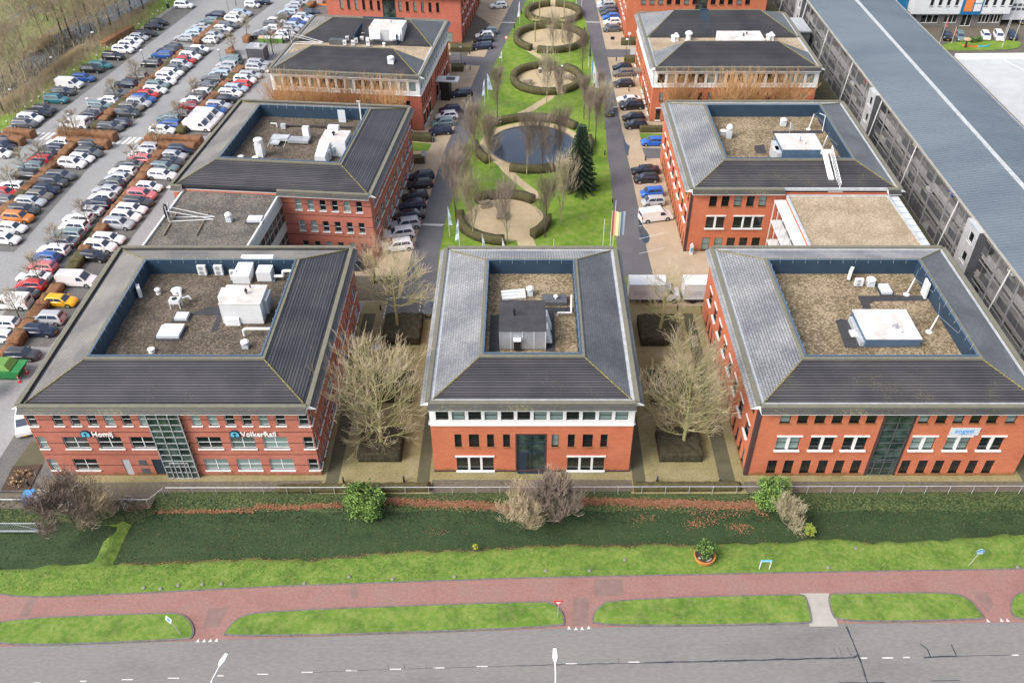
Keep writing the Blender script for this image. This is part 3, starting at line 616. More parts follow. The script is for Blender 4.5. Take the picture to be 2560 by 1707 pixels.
# white sun-shade terraces on the left side of A5
b=MB()
for k_,zz in enumerate((8.3,5.3,2.3)):
    b.box(-1.5,-.02,0,13.2,zz,zz+.08)
    for i in range(7): b.box(-1.5,-1.4,i*2.15,i*2.15+.1,zz-2.9 if zz>3 else 0,zz)
b.build('sun_shade',M['white'],A5)
b=MB(); b.box(-.10,-.02,0,13.2,0,8.2); b.build('pane',M['glass'],A5)
b=MB()
for i in range(9): b.box(13.6,14.6,.3+i*1.5,1.6+i*1.5,8.75,8.85)
b.box(13.6,14.7,0,13.2,8.6,8.7); b.build('glass_canopy',M['panel_grey'],A5)
# ------------------------------------------------------------ lettering
def text(s,size,loc,rx,rz,m,name,parent,ext=.05,bold=0):
    cu=bpy.data.curves.new(name,'FONT'); cu.body=s; cu.size=size; cu.extrude=ext; cu.offset=bold; cu.resolution_u=2
    tmp=bpy.data.objects.new('tmp',cu); COL.objects.link(tmp)
    dg=bpy.context.evaluated_depsgraph_get(); me=bpy.data.meshes.new_from_object(tmp.evaluated_get(dg)); bpy.data.objects.remove(tmp)
    me.materials.clear(); me.materials.append(M[m])
    o=place(me,name,parent,loc); o.rotation_euler=(rx,0,rz); return o
def logo(e,x,z,r):
    b=MB(); pts=[(-r,-r*.75),(-r,r*.3),(-r*.45,r*.85),(r*.45,r*.85),(r,r*.3),(r,-r*.75)]
    def ex(pp,y0,y1,m):
        n=len(pp); k=len(b.v); b.v.extend([(x+p[0],y0,z+p[1]) for p in pp]+[(x+p[0],y1,z+p[1]) for p in pp]); b.f.append(tuple(range(k,k+n))); b.m.append(m)
        for i in range(n): b.f.append((k+i,k+(i+1)%n,k+n+(i+1)%n,k+n+i)); b.m.append(m)
    ex(pts,-.16,0,0); ex([(p[0]*.82,p[1]*.82-.02) for p in pts],-.165,-.1,1)
    ex([(-.13*r,-r*.7),(-.13*r,-.05*r),(-.5*r,-.05*r),(0,.45*r),(.5*r,-.05*r),(.13*r,-.05*r),(.13*r,-r*.7)],-.17,-.1,0)
    return b.build('logo_emblem',[M['sign_navy'],M['sign_cyan']],e)
for lab,xx,word in (('white company name reading Homij with a blue arrow emblem above the left windows',5.2,'Homij'),('white company name reading VolkerRail with a blue arrow emblem right of the stair shaft',19.6,'VolkerRail')):
    s=empty('company_sign',(-47.5+xx,59.18,5.6),0,lab,'sign','company names on the left facade')
    logo(s,0,.42,.48); text(word,.82,(.55,-.06,.06),math.pi/2,0,'letters_white','lettering',s,.05,.012)
s=empty('company_sign',(41.0,59.15,5.82),0,'pale grey panel with light blue word sogeti above the middle windows','sign')
b=MB(); b.box(0,2.85,-.06,0,0,1.0); b.build('panel',M['panel_grey'],s); text('sogeti',.78,(.45,-.07,.36),math.pi/2,0,'letters_blue','lettering',s,.01,.01)
b=MB(); b.box(1.0,2.2,-.075,-.06,.15,.2); b.build('underline',M['letters_blue'],s)
# ------------------------------------------------------------ setting
def zat(px,py,Y):
    b=-(py-CY)/F; t=Y/(cp+b*sp); return (px-CX)/F*t, H+t*(-sp+b*cp)
def pg(*pts): return [g(*p) for p in pts]
def og(*pts): return [O(*p) for p in pts]
def smooth(poly,n=3):
    for _ in range(n):
        q=[]
        for i in range(len(poly)):
            a=poly[i]; b=poly[(i+1)%len(poly)]
            q+=[(a[0]*.75+b[0]*.25,a[1]*.75+b[1]*.25),(a[0]*.25+b[0]*.75,a[1]*.25+b[1]*.75)]
        poly=q
    return poly
# banks and ditch: grid sheet dipping to -0.9
def dl(X,c): # piecewise interpolation
    for i in range(len(c)-1):
        if X<=c[i+1][0]: 
            f=(X-c[i][0])/(c[i+1][0]-c[i][0]); return c[i][1]+(c[i+1][1]-c[i][1])*max(0,f)
    return c[-1][1]
near=[(-90,47.5),(-48,48.2)]+[O(x,y) for x,y in ((0,1285),(120,1292),(225,1290),(250,1290),(420,1282),(700,1278),(800,1270),(1000,1260),(1180,1250),(1400,1247),(1520,1240),(1600,1250),(1750,1240),(1900,1228),(2010,1243),(2120,1235),(2200,1228),(2352,1222))]+[(90,52)]
near=[(p[0],p[1]) for p in near]; near.sort()
def ss(a): a=max(0,min(1,a)); return a*a*(3-2*a)
def zg(X,Y):
    n=dl(X,near)+.10*math.sin(X*1.7)+.08*math.sin(X*5.1+1)+.15*math.sin(X*.43)
    f=(56.3 if X>-36.2 else 54.7)-.15*math.sin(X*.9)
    dip=ss((Y-n+.5)/1.0)*ss((f-Y)/1.9)
    cx=-38.9+.10*(Y-49)+.12*math.sin(Y*2.3)  # grass causeway at the left
    cw=ss((.85-abs(X-cx))/.5) if Y<55 else 0
    return -.9*dip*(1-cw)
b=MB(); xs=[-100+i*.8 for i in range(251)]; ys=[43+.4*i for i in range(37)]
n=len(ys)
for X in xs:
    for Y in ys: b.v.append((X,Y,zg(X,Y)-.008 if 43.1<Y<57.3 else -.008))
for i in range(len(xs)-1):
    for j in range(n-1):
        b.f.append((i*n+j,(i+1)*n+j,(i+1)*n+j+1,i*n+j+1)); b.m.append(1 if ys[j]>53.2 else 0)
bk=b.build('grass_bank',[M['grass'],M['bank']],smooth=True); tag(bk,kind='structure')
ground('ditch_water',[(-100,46),(100,46),(100,56),(-100,56)],-.62,M['weed'])
ground('ground',[(-700,57.3),(700,57.3),(700,1200),(-700,1200)],-.016,M['meadow'])
ground('ground',[(-700,-300),(700,-300),(700,43.1),(-700,43.1)],-.016,M['grass'])
ground('ground',[(-700,43.1),(-100,43.1),(-100,57.3),(-700,57.3)],-.016,M['grass']); ground('ground',[(100,43.1),(700,43.1),(700,57.3),(100,57.3)],-.016,M['grass'])
# road and cycle path
M['patch']=mat('darker_paving_patch',[(.19,.12,.105),(.25,.16,.14)],1.2,.9,5)
pt=og((-40,1366),(0,1365),(35,1370),(110,1372),(300,1364),(640,1347),(1000,1335),(1200,1328),(1500,1322),(1800,1316),(2352,1307),(2420,1306)); 
edge=og((2420,1428),(1890,1432),(1330,1441),(480,1470),(-40,1486))
def xt(p,q,X): return (X,p[1]+(q[1]-p[1])*(X-p[0])/(q[0]-p[0]))
ground('cycle_path',[xt(pt[0],pt[3],-90)]+pt+[(90,pt[-1][1]+.6)]+[(90,edge[0][1]+1.6)]+edge+[xt(edge[-1],edge[-2],-90)],.012,M['red_path'])
ground('road',[xt(edge[-1],edge[-2],-90)]+edge[::-1]+[(90,edge[0][1]+1.6),(90,-60),(-90,-60)],.002,M['road'])
for k,q in enumerate((((3,2,745,620),(3,2,1005,620),(3,2,1020,770),(3,2,755,775)),((3,2,560,790),(3,2,700,790),(3,2,700,1045),(3,2,550,1045)),((3,0,285,775),(3,0,345,775),(3,0,265,960),(3,0,170,960)),((3,1,860,680),(3,1,915,680),(3,1,935,800),(3,1,860,800)),((3,0,1900,890),(3,0,2080,880),(3,0,1990,1060),(3,0,1850,1060)),((3,3,1850,740),(3,3,2000,740),(3,3,2060,860),(3,3,2000,930)))):
    ground('paving_patch',[T(*a_) for a_ in q],.0165+.0004*k,M['patch'])
ground('asphalt_yard',[(-75,54.9),(-36.3,54.9),(-36.3,57.0),(-75,57.0)],.004,M['brown_path'])
ground('footpath_slab',og((1838,1362),(1903,1362),(1925,1438),(1860,1438)),.017,M['concrete'])
isl=[[(-60,1424),(380,1407),(425,1411),(446,1437),(446,1462),(430,1471),(-60,1489)],[(512,1467),(520,1446),(545,1419),(600,1403),(1235,1381),(1270,1385),(1290,1402),(1298,1425),(1294,1443)],[(1362,1441),(1359,1415),(1375,1393),(1400,1377),(1838,1364),(1852,1370),(1866,1425),(1860,1434)],[(1901,1366),(1915,1363),(2180,1360),(2225,1374),(2262,1418),(2256,1424),(1922,1432),(1905,1400)],[(2318,1400),(2322,1374),(2338,1360),(2420,1356),(2420,1424),(2332,1425)]]
for p in isl:
    q=smooth(og(*p),2); c=(sum(a[0] for a in q)/len(q),sum(a[1] for a in q)/len(q))
    b=MB(); b.prism(q,0,.13); tag(b.build('kerb',M['kerb']),kind='structure')
    ins=[]
    for i,a in enumerate(q):
        u=Vector(q[i-1]); w=Vector(q[(i+1)%len(q)]); d=(w-u).normalized(); nn=Vector((-d.y,d.x)); s=1 if nn.dot(Vector(c)-Vector(a))>0 else -1
        ins.append((a[0]+nn.x*.13*s,a[1]+nn.y*.13*s))
    b=MB(); b.prism(ins,.1,.16); tag(b.build('grass_verge',M['grass']),kind='structure')
# kerb line on the far side of the cycle path
b=MB()
for i in range(len(pt)-1):
    a=Vector(pt[i]); c=Vector(pt[i+1]); d=(c-a).normalized(); nn=Vector((-d.y,d.x))
    P=[a,c,c+nn*.1,a+nn*.1]; b.hull8([(v.x,v.y,0) for v in P]+[(v.x,v.y,.06) for v in P])
tag(b.build('kerb',M['kerb']),kind='structure')
# markings
b=MB()
def dash(a,c,w,z=.007,m=0):
    a=Vector(a); c=Vector(c); d=(c-a).normalized(); nn=Vector((-d.y,d.x))*w/2
    b.face([(*(a-nn),z),(*(c-nn),z),(*(c+nn),z),(*(a+nn),z)],m)
for u,v,r_,c_ in ((310,1565,3,0),(730,1550,3,0),(1110,1535,3,0),(1530,1522,3,0),(1980,1500,3,0),(10,1486,3,1),(415,1468,3,1),(820,1453,3,1),(1220,1440,3,1),(1615,1428,3,1),(2010,1415,3,1),(490,1390,3,2),(1060,1375,3,2),(845,1339,3,3),(1040,1337,3,3),(1232,1333,3,3),(2225,1312,3,3)):
    dash(T(r_,c_,u,v),T(r_,c_,u+(102 if (u+v)%3 else 60),v-1),.09 if c_<3 else .12)
def tri(p,w=.5,h=.75):
    b.face([(p[0]-w/2,p[1],.017),(p[0]+w/2,p[1],.017),(p[0],p[1]+h,.017)])
for r_,c_,u,v in ((3,0,1800,1195),(3,0,1857,1195),(3,0,1915,1193),(3,0,1970,1190),(3,2,520,1078),(3,2,583,1085),(3,2,640,1083),(3,2,700,1075),(3,3,2010,1012),(3,3,2135,1008),(3,3,2190,1008)): tri(T(r_,c_,u,v),.32,.35)
o=b.build('road_marking',M['white_paint']); tag(o,kind='structure')
b=MB()
def crack(pts,w,z=.0065):
    for i in range(len(pts)-1):
        a=Vector(pts[i]); c=Vector(pts[i+1]); k=max(1,int((c-a).length/.6)); q=a
        for j in range(k):
            nx=a+(c-a)*(j+1)/k+Vector((random.uniform(-.03,.03),random.uniform(-.03,.03))); dash(q,nx,w*random.uniform(.7,1.3),z+.0003*(j%3),0); q=nx
crack([T(3,1,520,1468),T(3,1,1220,1440),T(3,1,2334,1412)],.03); crack([T(3,2,0,1410),T(3,2,600,1395),T(3,2,1200,1382)],.06); crack([T(3,2,1200,1382),T(3,2,2334,1355),T(3,3,780,1335),T(3,3,820,1310)],.13)
crack([T(3,3,715,1050),T(3,3,740,1110),T(3,3,825,1320),T(3,3,910,1568)],.13); crack([T(3,3,1420,1333),T(3,3,1720,1320)],.13); crack([T(3,3,1720,1320),T(3,3,2210,1312)],.05)
crack([T(3,3,1388,1210),T(3,3,1455,1260),T(3,3,1480,1325)],.1); crack([T(3,3,1670,1215),T(3,3,1720,1318)],.09); crack([T(3,3,640,1562),T(3,3,1070,1562)],.07); crack([T(3,3,1490,1547),T(3,3,1750,1546)],.06)
crack([T(3,3,600,1255),T(3,3,640,1330)],.04); crack([T(3,3,650,1240),T(3,3,680,1330)],.04); crack([T(3,3,720,1240),T(3,3,760,1320)],.04); crack([T(3,3,750,1275),T(3,3,800,1275)],.04)
crack([T(3,1,1200,1400),T(3,1,1205,1440)],.04); crack([T(3,1,1350,1390),T(3,1,1352,1440)],.03); crack([T(3,1,1550,1385),T(3,1,1552,1435)],.03); crack([T(3,2,968,1340),T(3,2,970,1380)],.04)
tag(b.build('sealed_crack',M['seal']),kind='structure')
# promenade, courtyards
ground('footpath',[(-47.6,56.9),(-20.2,57.1),(-20.2,58.5),(-47.6,58.2)],.006,M['brown_path'])
ground('gravel_strip',[(-47.6,58.2),(-20.2,58.5),(-19.9,86),(-20.6,86),(-20.6,59.3),(-47.6,59.3)],.009,M['moss_gravel'])
ground('footpath',[(-9.2,56.9),(10.8,57.1),(10.8,58.6),(-9.2,58.6)],.006,M['brown_path'])
ground('gravel_strip',[(-9.6,58.6),(11.1,58.6),(11.1,59.9),(-9.6,59.9)],.009,M['moss_gravel'])
ground('footpath',[(22,56.9),(54,57.1),(54,58.4),(22,58.4)],.006,M['brown_path'])
ground('gravel_strip',[(21.8,58.4),(50,58.4),(50,60),(21.8,60)],.009,M['moss_gravel'])
ground('paving',[(-54,56.9),(-47.6,56.9),(-47.6,86),(-54,86)],.004,M['bay'])
for xa,xb in ((-20.3,-9.05),(10.6,22.2)):
    ground('courtyard_gravel',[(xa,56.8),(xb,56.8),(xb,90.5),(xa,90.5)],.004,M['moss_gravel'])
ground('side_path',[(-19.9,57.0),(-18.6,57.0),(-18.5,86),(-20,86)],.012,M['green_path']); ground('side_path',[(-10.75,58.3),(-9.5,58.3),(-9.5,78),(-10.6,78)],.012,M['green_path'])
ground('side_path',[(10.9,58.3),(12.2,58.3),(12.2,75),(11.1,75)],.012,M['green_path']); ground('side_path',[(19.6,57.2),(21.2,57.2),(21.1,86),(19.8,86)],.012,M['green_path'])
# car park
line=[(-700,560),(-160,415),(-60,345),(26,285),(104,230),(234,132),(340,52),(405,8)]
LP=[O(*p) for p in line[1:]]; LP=[(LP[0][0]-60,57.4),(LP[0][0]-4,LP[0][1]-20)]+LP+[(LP[-1][0]+14,LP[-1][1]+60)]
ground('car_park',LP+[(-20,LP[-1][1]),(-20,57.4)],.0,M['lot'])
# grass strip along the stream
gs=[(-110,420),(-60,345),(26,285),(104,230),(234,132),(340,52),(405,8),(440,-40)]
a=[O(*p) for p in gs]; c=[O(x-32+(9 if x>200 else 0),y-16) for x,y in gs]
ground('grass_strip',a+c[::-1],.004,M['park_grass'])
# woodland floor and stream
ground('woodland_floor',[O(*p) for p in ((-130,340),(-90,325),(0,262),(80,208),(215,112),(320,32),(400,-30),(250,-40),(170,30),(110,70),(40,135),(0,165),(-160,250))],.0,M['forest_floor'])
st=[(-40,258),(0,232),(50,196),(100,165),(140,134),(190,100),(240,66),(300,32),(360,-12),(320,-25),(270,6),(210,34),(155,62),(100,98),(55,136),(15,168),(-40,200)]
ground('stream_water',smooth([O(*p) for p in st],2),.006,M['stream'])
ground('stream_water',smooth([O(*p) for p in ((20,48),(60,32),(88,10),(84,4),(50,26),(16,42))],1),.006,M['stream'])
ground('farm_track',[O(*p) for p in ((-20,90),(40,55),(120,20),(160,-10),(140,-14),(90,12),(30,42),(-20,68))],.003,M['forest_floor'])
# roads of the park
Lr=[(1288,-8),(1255,55),(1200,165),(1110,380),(1051,561),(1029,633),(1000,750)]; Rr=[(1085,756),(1095,640),(1112,558),(1163,380),(1234,165),(1290,55),(1320,-8)]
ground('sand_paving',pg(*Lr,(870,757),(855,640),(960,520),(1000,380),(1030,200),(1060,100),(1100,50),(1200,-8)),.006,M['sand_paving'])
ground('service_road',pg(*Lr,*Rr),.010,M['asphalt_dark'])
ground('service_road',pg((1120,138),(1212,143),(1200,165),(1120,160)),.0105,M['asphalt_dark'])
Ll=[(1438,-8),(1465,55),(1478,120),(1500,200),(1510,269),(1519,395),(1525,430),(1543,619),(1562,692)]; Rl=[(1634,692),(1616,619),(1601,540),(1577,430),(1569,395),(1544,269),(1519,145),(1500,55),(1486,-8)]
ground('sand_paving',pg(*Rl[::-1],(1630,765),(1880,765),(1880,560),(1760,480),(1700,300),(1660,150),(1640,50),(1620,-8)),.006,M['sand_paving'])
ground('service_road',pg(*Ll,*Rl),.010,M['asphalt_dark']); ground('service_road',pg((1513,124),(1600,124),(1600,143),(1519,144)),.0105,M['asphalt_dark'])
ground('service_road',pg((1288,-8),(1486,-8),(1470,-60),(1300,-60)),.009,M['asphalt_dark'])
ground('puddle',smooth([T(1,2,*p) for p in ((1150,430),(1175,400),(1180,480),(1260,580),(1250,640),(1210,660),(1160,580))],2),.011,M['pond'])
ground('puddle',smooth([Q(1440,180,7.294,*p) for p in ((860,1080),(900,1300),(990,1350),(960,1430),(960,1560),(880,1430),(870,1350))],2),.011,M['pond'])
ground('damp_yard',pg((865,690),(1000,690),(995,752),(860,752)),.009,M['brown_path'])
ground('yard',[(49.4,57.2),(57,57.2),(57,230),(49.4,230)],.004,M['green_path'])
ground('parking_bays',pg((1180,30),(1225,60),(1160,150),(1120,130)),.009,M['brown_path'])
ground('lawn',pg((1290,55),(1234,165),(1163,380),(1112,558),(1100,640),(1095,700),(1560,700),(1543,619),(1525,430),(1519,395),(1510,269),(1500,200),(1478,120),(1465,55),(1438,-8),(1320,-8)),.006,M['park_grass'])
ground('lawn',pg((1020,355),(1080,360),(1070,378),(1018,378)),.009,M['park_grass']); ground('lawn',pg((1598,333),(1660,335),(1660,352),(1603,350)),.009,M['park_grass'])
ground('side_street',pg((1605,370),(1670,372),(1680,395),(1615,397)),.009,M['asphalt_dark'])
b=MB()
def cyl(c,r,n=40): return [(c[0]+r*math.cos(2*math.pi*i/n),c[1]+r*math.sin(2*math.pi*i/n)) for i in range(n)]
CC=[((6.5,194.5),6.4),((5.4,179.3),7.6),((4.3,158.3),6.9),((1.35,131.7),7.2),((-2.9,108.3),6.3)]
for i in (0,1,2,4): ground('sand_circle',cyl(CC[i][0],CC[i][1]-.5),.010,M['sand'])
ground('sand_circle',cyl(CC[3][0],8.7),.010,M['sand']); ground('pond_water',cyl(CC[3][0],7.2),.016,M['pond'])
bb=MB()
for i in range(48):
    a0=2*math.pi*i/48; a1=2*math.pi*(i+1)/48; c=CC[3][0]
    P=[(c[0]+r*math.cos(t),c[1]+r*math.sin(t)) for r,t in ((7.15,a0),(7.15,a1),(7.35,a1),(7.35,a0))]; bb.hull8([(*p,0) for p in P]+[(*p,.09) for p in P])
tag(bb.build('pond_edge',M['timber']),kind='structure')
def path(pts,w,z=.012):
    b=MB()
    for i in range(len(pts)-1):
        a=Vector(pts[i]); c=Vector(pts[i+1]); d=(c-a).normalized(); nn=Vector((-d.y,d.x))*w/2; a=a-d*.2; c=c+d*.2
        b.face([(*(a-nn),z+.0007*i),(*(c-nn),z+.0007*i),(*(c+nn),z+.0007*i),(*(a+nn),z+.0007*i)])
    tag(b.build('sand_path',M['sand']),kind='structure')
path([T(0,2,365,190),T(0,2,350,245)],1.3); path([T(0,2,160,430),T(0,2,160,465),T(0,2,250,520),T(0,2,330,565)],1.2); path([T(0,2,375,850),T(0,2,330,900),T(0,2,150,1010),T(0,2,80,1040)],1.5)
path([Q(1120,280,2.489,*p) for p in ((310,300),(370,370),(450,440),(530,500),(555,540))],1.4,.014); path([Q(1120,280,2.489,*p) for p in ((470,760),(480,800),(500,850))],2.4,.014); path([T(0,2,380,0),T(0,2,380,60)],1.4,.014)
# white dashes on the park roads and crossings
b=MB()
def zeb(p0,p1,n,w,Ls):
    p0=Vector(p0);p1=Vector(p1)
    for i in range(n):
        c=p0+(p1-p0)*(i+.5)/n; b.face([(c.x-w/2-.25,c.y-Ls/2,.014),(c.x+w/2-.25,c.y-Ls/2,.014),(c.x+w/2+.25,c.y+Ls/2,.014),(c.x-w/2+.25,c.y+Ls/2,.014)])
zeb(Q(0,200,7.294,490,1020),Q(0,200,7.294,960,1030),5,.55,2.6); zeb(Q(240,250,7.294,310,740),Q(240,250,7.294,790,750),5,.6,2.6)
for c0,c1,n in ((Q(900,380,7.294,1120,1322),Q(900,380,7.294,1520,1335),9),(Q(1120,0,7.294,985,412),Q(1120,0,7.294,1225,420),9),(Q(1440,0,7.294,180,405),Q(1440,0,7.294,440,412),9),(Q(1440,180,7.294,670,635),Q(1440,180,7.294,755,645),3)): zeb(c0,c1,n,.25,.5)
for u in (560,680,790): pass
def ln(a,c,w=.1): 
    a=Vector(a); c=Vector(c); d=(c-a).normalized(); nn=Vector((-d.y,d.x))*w/2; b.face([(*(a-nn),.013),(*(c-nn),.013),(*(c+nn),.013),(*(a+nn),.013)])
ln(Q(400,0,7.294,230,760),Q(400,0,7.294,520,820)); ln(Q(400,0,7.294,520,820),Q(400,0,7.294,1050,810)); ln(Q(400,0,7.294,1050,805),Q(400,0,7.294,920,930)); ln(Q(400,0,7.294,920,930),Q(400,0,7.294,860,915))
for k in range(9): ln((-17.2+.85*k,89.2),(-16.8+.85*k,89.2),.14)
for k in range(6): ln((-17.4,85+.75*k),(-17.4,85.4+.75*k),.12); ln((-13.1,85+.75*k),(-13.1,85.4+.75*k),.12); ln((-10.2,85+.75*k),(-10.2,85.4+.75*k),.12)
for v0 in (75,230,300,440,555,690): ln(T(1,2,1160,v0+55),T(1,2,1390,v0),.08)
for (u,v) in ((1270,780),(1230,870)): ln(Q(960,90,7.294,u,v),Q(960,90,7.294,u+370 if u==1270 else u+110,v-45 if u==1270 else v-8),.09)
for u,v in ((720,350),(790,270),(700,430)): ln(Q(1120,0,7.294,u,v),Q(1120,0,7.294,u+70,v-8),.08)
tag(b.build('road_marking',M['white_paint']),kind='structure')
ground('parking_bay',[(-17.3,84.8),(-10.1,84.8),(-10.1,89.3),(-17.3,89.3)],.0115,M['bay'])
M['steel_dark']=mat('dull_steel',[(.30,.31,.33),(.40,.41,.43)],1,.5,metal=.2); M['deck']=mat('deck_concrete',[(.22,.22,.22),(.32,.32,.31)],.6,.9)
# ------------------------------------------------------------ garage and right side
ge=empty('parking_garage',(56.9,50,0),0,'long grey multi-storey car park with ribbed metal roof and open steel screens','parking garage')
GL=230
b=MB(); b.face([(-.5,0,9.0),(7.9,0,10.1),(7.9,GL,10.1),(-.5,GL,9.0)]); b.face([(7.9,0,10.1),(17,0,8.9),(17,GL,8.9),(7.9,GL,10.1)])
yy=0
while yy<GL:
    for (xa,za,xb,zb) in ((-.5,9.0,7.7,10.07),(8.1,10.07,17,8.9)):
        b.face([(xa,yy,za+.005),(xb,yy,zb+.005),(xb,yy+.1,zb+.11),(xa,yy+.1,za+.11)]); b.face([(xa,yy+.1,za+.11),(xb,yy+.1,zb+.11),(xb,yy+.3,zb+.005),(xa,yy+.3,za+.005)])
    yy+=.62
b.build('metal_roof',M['metal_roof'],ge)
b=MB(); b.hull8([(7.6,0,10.1),(8.2,0,10.1),(8.2,GL,10.1),(7.6,GL,10.1),(7.6,0,10.22),(8.2,0,10.22),(8.2,GL,10.22),(7.6,GL,10.22)]); b.build('ridge_flashing',M['gutter_light'],ge)
b=MB(); b.box(-.62,-.5,0,GL,8.8,9.12); b.box(17,17.12,0,GL,8.7,9.0); b.build('roof_edge',M['concrete'],ge)
b=MB()
for z in (0,2.9,5.8): b.box(.3,17,0,GL,z-.25 if z else 0,z+.05)
for z in (2.9,5.8): b.box(.15,.3,0,GL,z-.35,z+.75)
b.build('deck',M['deck'],ge)
b=MB(); b.box(9,9.2,0,GL,0,9); b.box(16.8,17,0,GL,0,8.8); b.build('back_wall',M['dark_grey'],ge)
cb=MB(); cb.box(-.1,.12,0,.14,0,8.9); cbm=cb.mesh('column',M['steel_dark'])
sc=MB(); rs=random.Random(3)
def screen(seed):
    r=random.Random(seed); sc=MB()
    for i in range(1,14):
        if i%7==0 or r.random()<.14:
            yy=i*.37; z0=.2; z1=8.7; sc.box(-.03,.0,yy,yy+.035,z0,z1)
    for z in (.15,2.2,3.2,5.1,6.1,8.0,8.75): sc.box(-.05,.02,0,5.2,z,z+.07)
    for i in range(3):
        z=(.3,3.3,6.2)[i]
        if r.random()<.8: sc.box(-.02,.0,.15,2.5,z,z+1.0,1)
        if r.random()<.6: sc.box(-.02,.0,2.7,5.0,z,z+(1.0 if i else 1.9),1)
    if r.random()<.4: sc.tube((-.05,.2,3.2),(-.05,5,5.9),.03,.03,4); sc.tube((-.05,5,3.2),(-.05,.2,5.9),.03,.03,4)
    return sc.mesh('steel_screen',[M['steel_dark'],M['dark_grey']])
SM=[screen(i) for i in range(5)]
towers=[(84.0,3.4),(90.4-56.9+56.9,3.4)]
TW=[(40.4,3.6),(80.9,3.2),(127.5,3.6)]
nb=int(GL/5.2)
for i in range(nb):
    y0=i*5.2
    place(cbm,'column',ge,(0,y0,0))
    place(SM[i%5],'steel_screen',ge,(0,y0+.1,0))
mb_=MB(); mb_.tube((0,0,0),(0,0,1),.09,.09,6); mast=mb_.mesh('mast',M['white'])
for i in range(0,nb,3):
    o=place(mast,'mast',ge,(-1.3,i*5.2+2,0)); o.scale=(1,1,9.0); o.rotation_euler=(0,R(6),0)
for t,w in TW:
    tb=MB(); hs=[(.9,2.2,3.9,5.3),(.9,2.2,6.7,8.1)]
    wall_face(tb,w,8.95,hs,lambda u,z,d:(-1.2+d,t+u,z),.15); tb.face([(-1.2,t,8.95),(-.5,t,8.95),(-.5,t+w,8.95),(-1.2,t+w,8.95)])
    tb.face([(-1.2,t,0),(1.5,t,0),(1.5,t,8.85),(-1.2,t,8.95)],1); tb.face([(-1.2,t+w,0),(1.5,t+w,0),(1.5,t+w,8.85),(-1.2,t+w,8.95)],1)
    o=tb.build('stair_tower',[M['gutter_light'],M['dark_grey']],ge)
    for h in hs:
        q=MB(); q.box(-1.08,-1.02,t+h[0],t+h[1],h[2],h[2]+.08); q.box(-1.08,-1.02,t+h[0],t+h[1],h[3]-.08,h[3]); q.box(-1.08,-1.02,t+h[0],t+h[0]+.07,h[2],h[3]); q.box(-1.08,-1.02,t+h[1]-.07,t+h[1],h[2],h[3]); q.box(-1.3,-1.1,t+h[0]-.05,t+h[1]+.05,h[2]-.08,h[2]); q.box(-1.04,-1.03,t+h[0]+.07,t+h[1]-.07,h[2]+.08,h[3]-.08,1)
        q.build('window',[M['white_frame'],M['glass']],o)
b=MB(); b.box(-4.2,-1.2,118,125.5,5.6,5.9,0); b.box(-4.0,-1.3,118.2,125.3,0,5.6,1)
b.build('entrance_canopy',[M['gutter_light'],M['dark_grey']],ge)
we=empty('warehouse',(75.6,60,0),0,'large hall with flat white membrane roof beyond the grey car park','warehouse')
b=MB(); b.box(0,120,0,89.6,0,7.9); b.build('wall',M['office_grey'],we)
b=MB(); b.hull8([(0,0,7.9),(120,0,7.9),(120,91,7.9),(0,88.4,7.9),(0,0,8.0),(120,0,8.0),(120,91,8.0),(0,88.4,8.0)]); b.build('flat_roof',M['roof_white'],we)
b=MB(); b.hull8([(0,88.4,7.4),(120,91,7.4),(120,92.3,7.4),(0,89.7,7.4),(0,88.4,8.5),(120,91,8.5),(120,92.3,8.5),(0,89.7,8.5)]); b.build('parapet',M['white_sill'],we)
b=MB()
for a,c in (((8,88),(30,20)),((22,88),(60,10)),): b.tube((*a,8.0),(*c,8.0),.09,.09,4)
b.build('roof_seam',M['panel_grey'],we)
ground('yard',[(74.5,150),(200,150),(200,260),(74.5,260)],.003,M['brown_path']); ground('access_road',[(74.5,152),(200,155),(200,173.5),(74.5,171.5)],.006,M['asphalt_dark'])
b=MB(); q=smooth(pg((2355,108),(2358,126),(2388,129),(2520,127),(2550,120),(2553,108),(2535,103),(2470,103)),2); b.prism(q,0,.14,0,1); tag(b.build('grass_island',[M['kerb'],M['park_grass']]),kind='structure')
oe=empty('office_block',(83.6,187.2,0),R(.6),'white panelled office at the top right corner with blue strip and orange sign','office building')
b=MB(); wall_face(b,18.6,3,[(1.2,5.0,.7,2.5),(6.2,9.0,.7,2.5),(10,12.2,0,2.6),(13.6,15.9,.7,2.5),(16.2,18.3,.7,2.5)],lambda u,z,d:(u,d,z),.15); b.face([(0,0,0),(0,14,0),(0,14,3),(0,0,3)]); b.face([(18.6,0,0),(18.6,14,0),(18.6,14,3),(18.6,0,3)]); b.build('wall',M['office_grey'],oe)
for h in [(1.2,5.0,.7,2.5,3),(6.2,9.0,.7,2.5,3),(13.6,15.9,.7,2.5,3),(16.2,18.3,.7,2.5,3),(10,12.2,0,2.6,2)]:
    q=MB(); n=h[4]; w=h[1]-h[0]
    for i in range(n+1): q.box(h[0]+w*i/n-.07,h[0]+w*i/n+.07,.08,.16,h[2],h[3])
    q.box(h[0],h[1],.08,.15,h[3]-.12,h[3]); q.box(h[0],h[1],.05,.16,h[2]-.08,h[2]+.12); o=q.build('window' if n==3 else 'door',M['white_frame'],oe)
    q=MB(); q.face([(h[0],.14,h[2]),(h[1],.14,h[2]),(h[1],.14,h[3]),(h[0],.14,h[3])]); q.build('pane',M['glass'],o)
hu=[(2.4+i*1.75,3.2+i*1.75,4.7,6.0) for i in range(4)]+[(13.9+i*1.75,14.7+i*1.75,4.7,6.0) for i in range(4)]
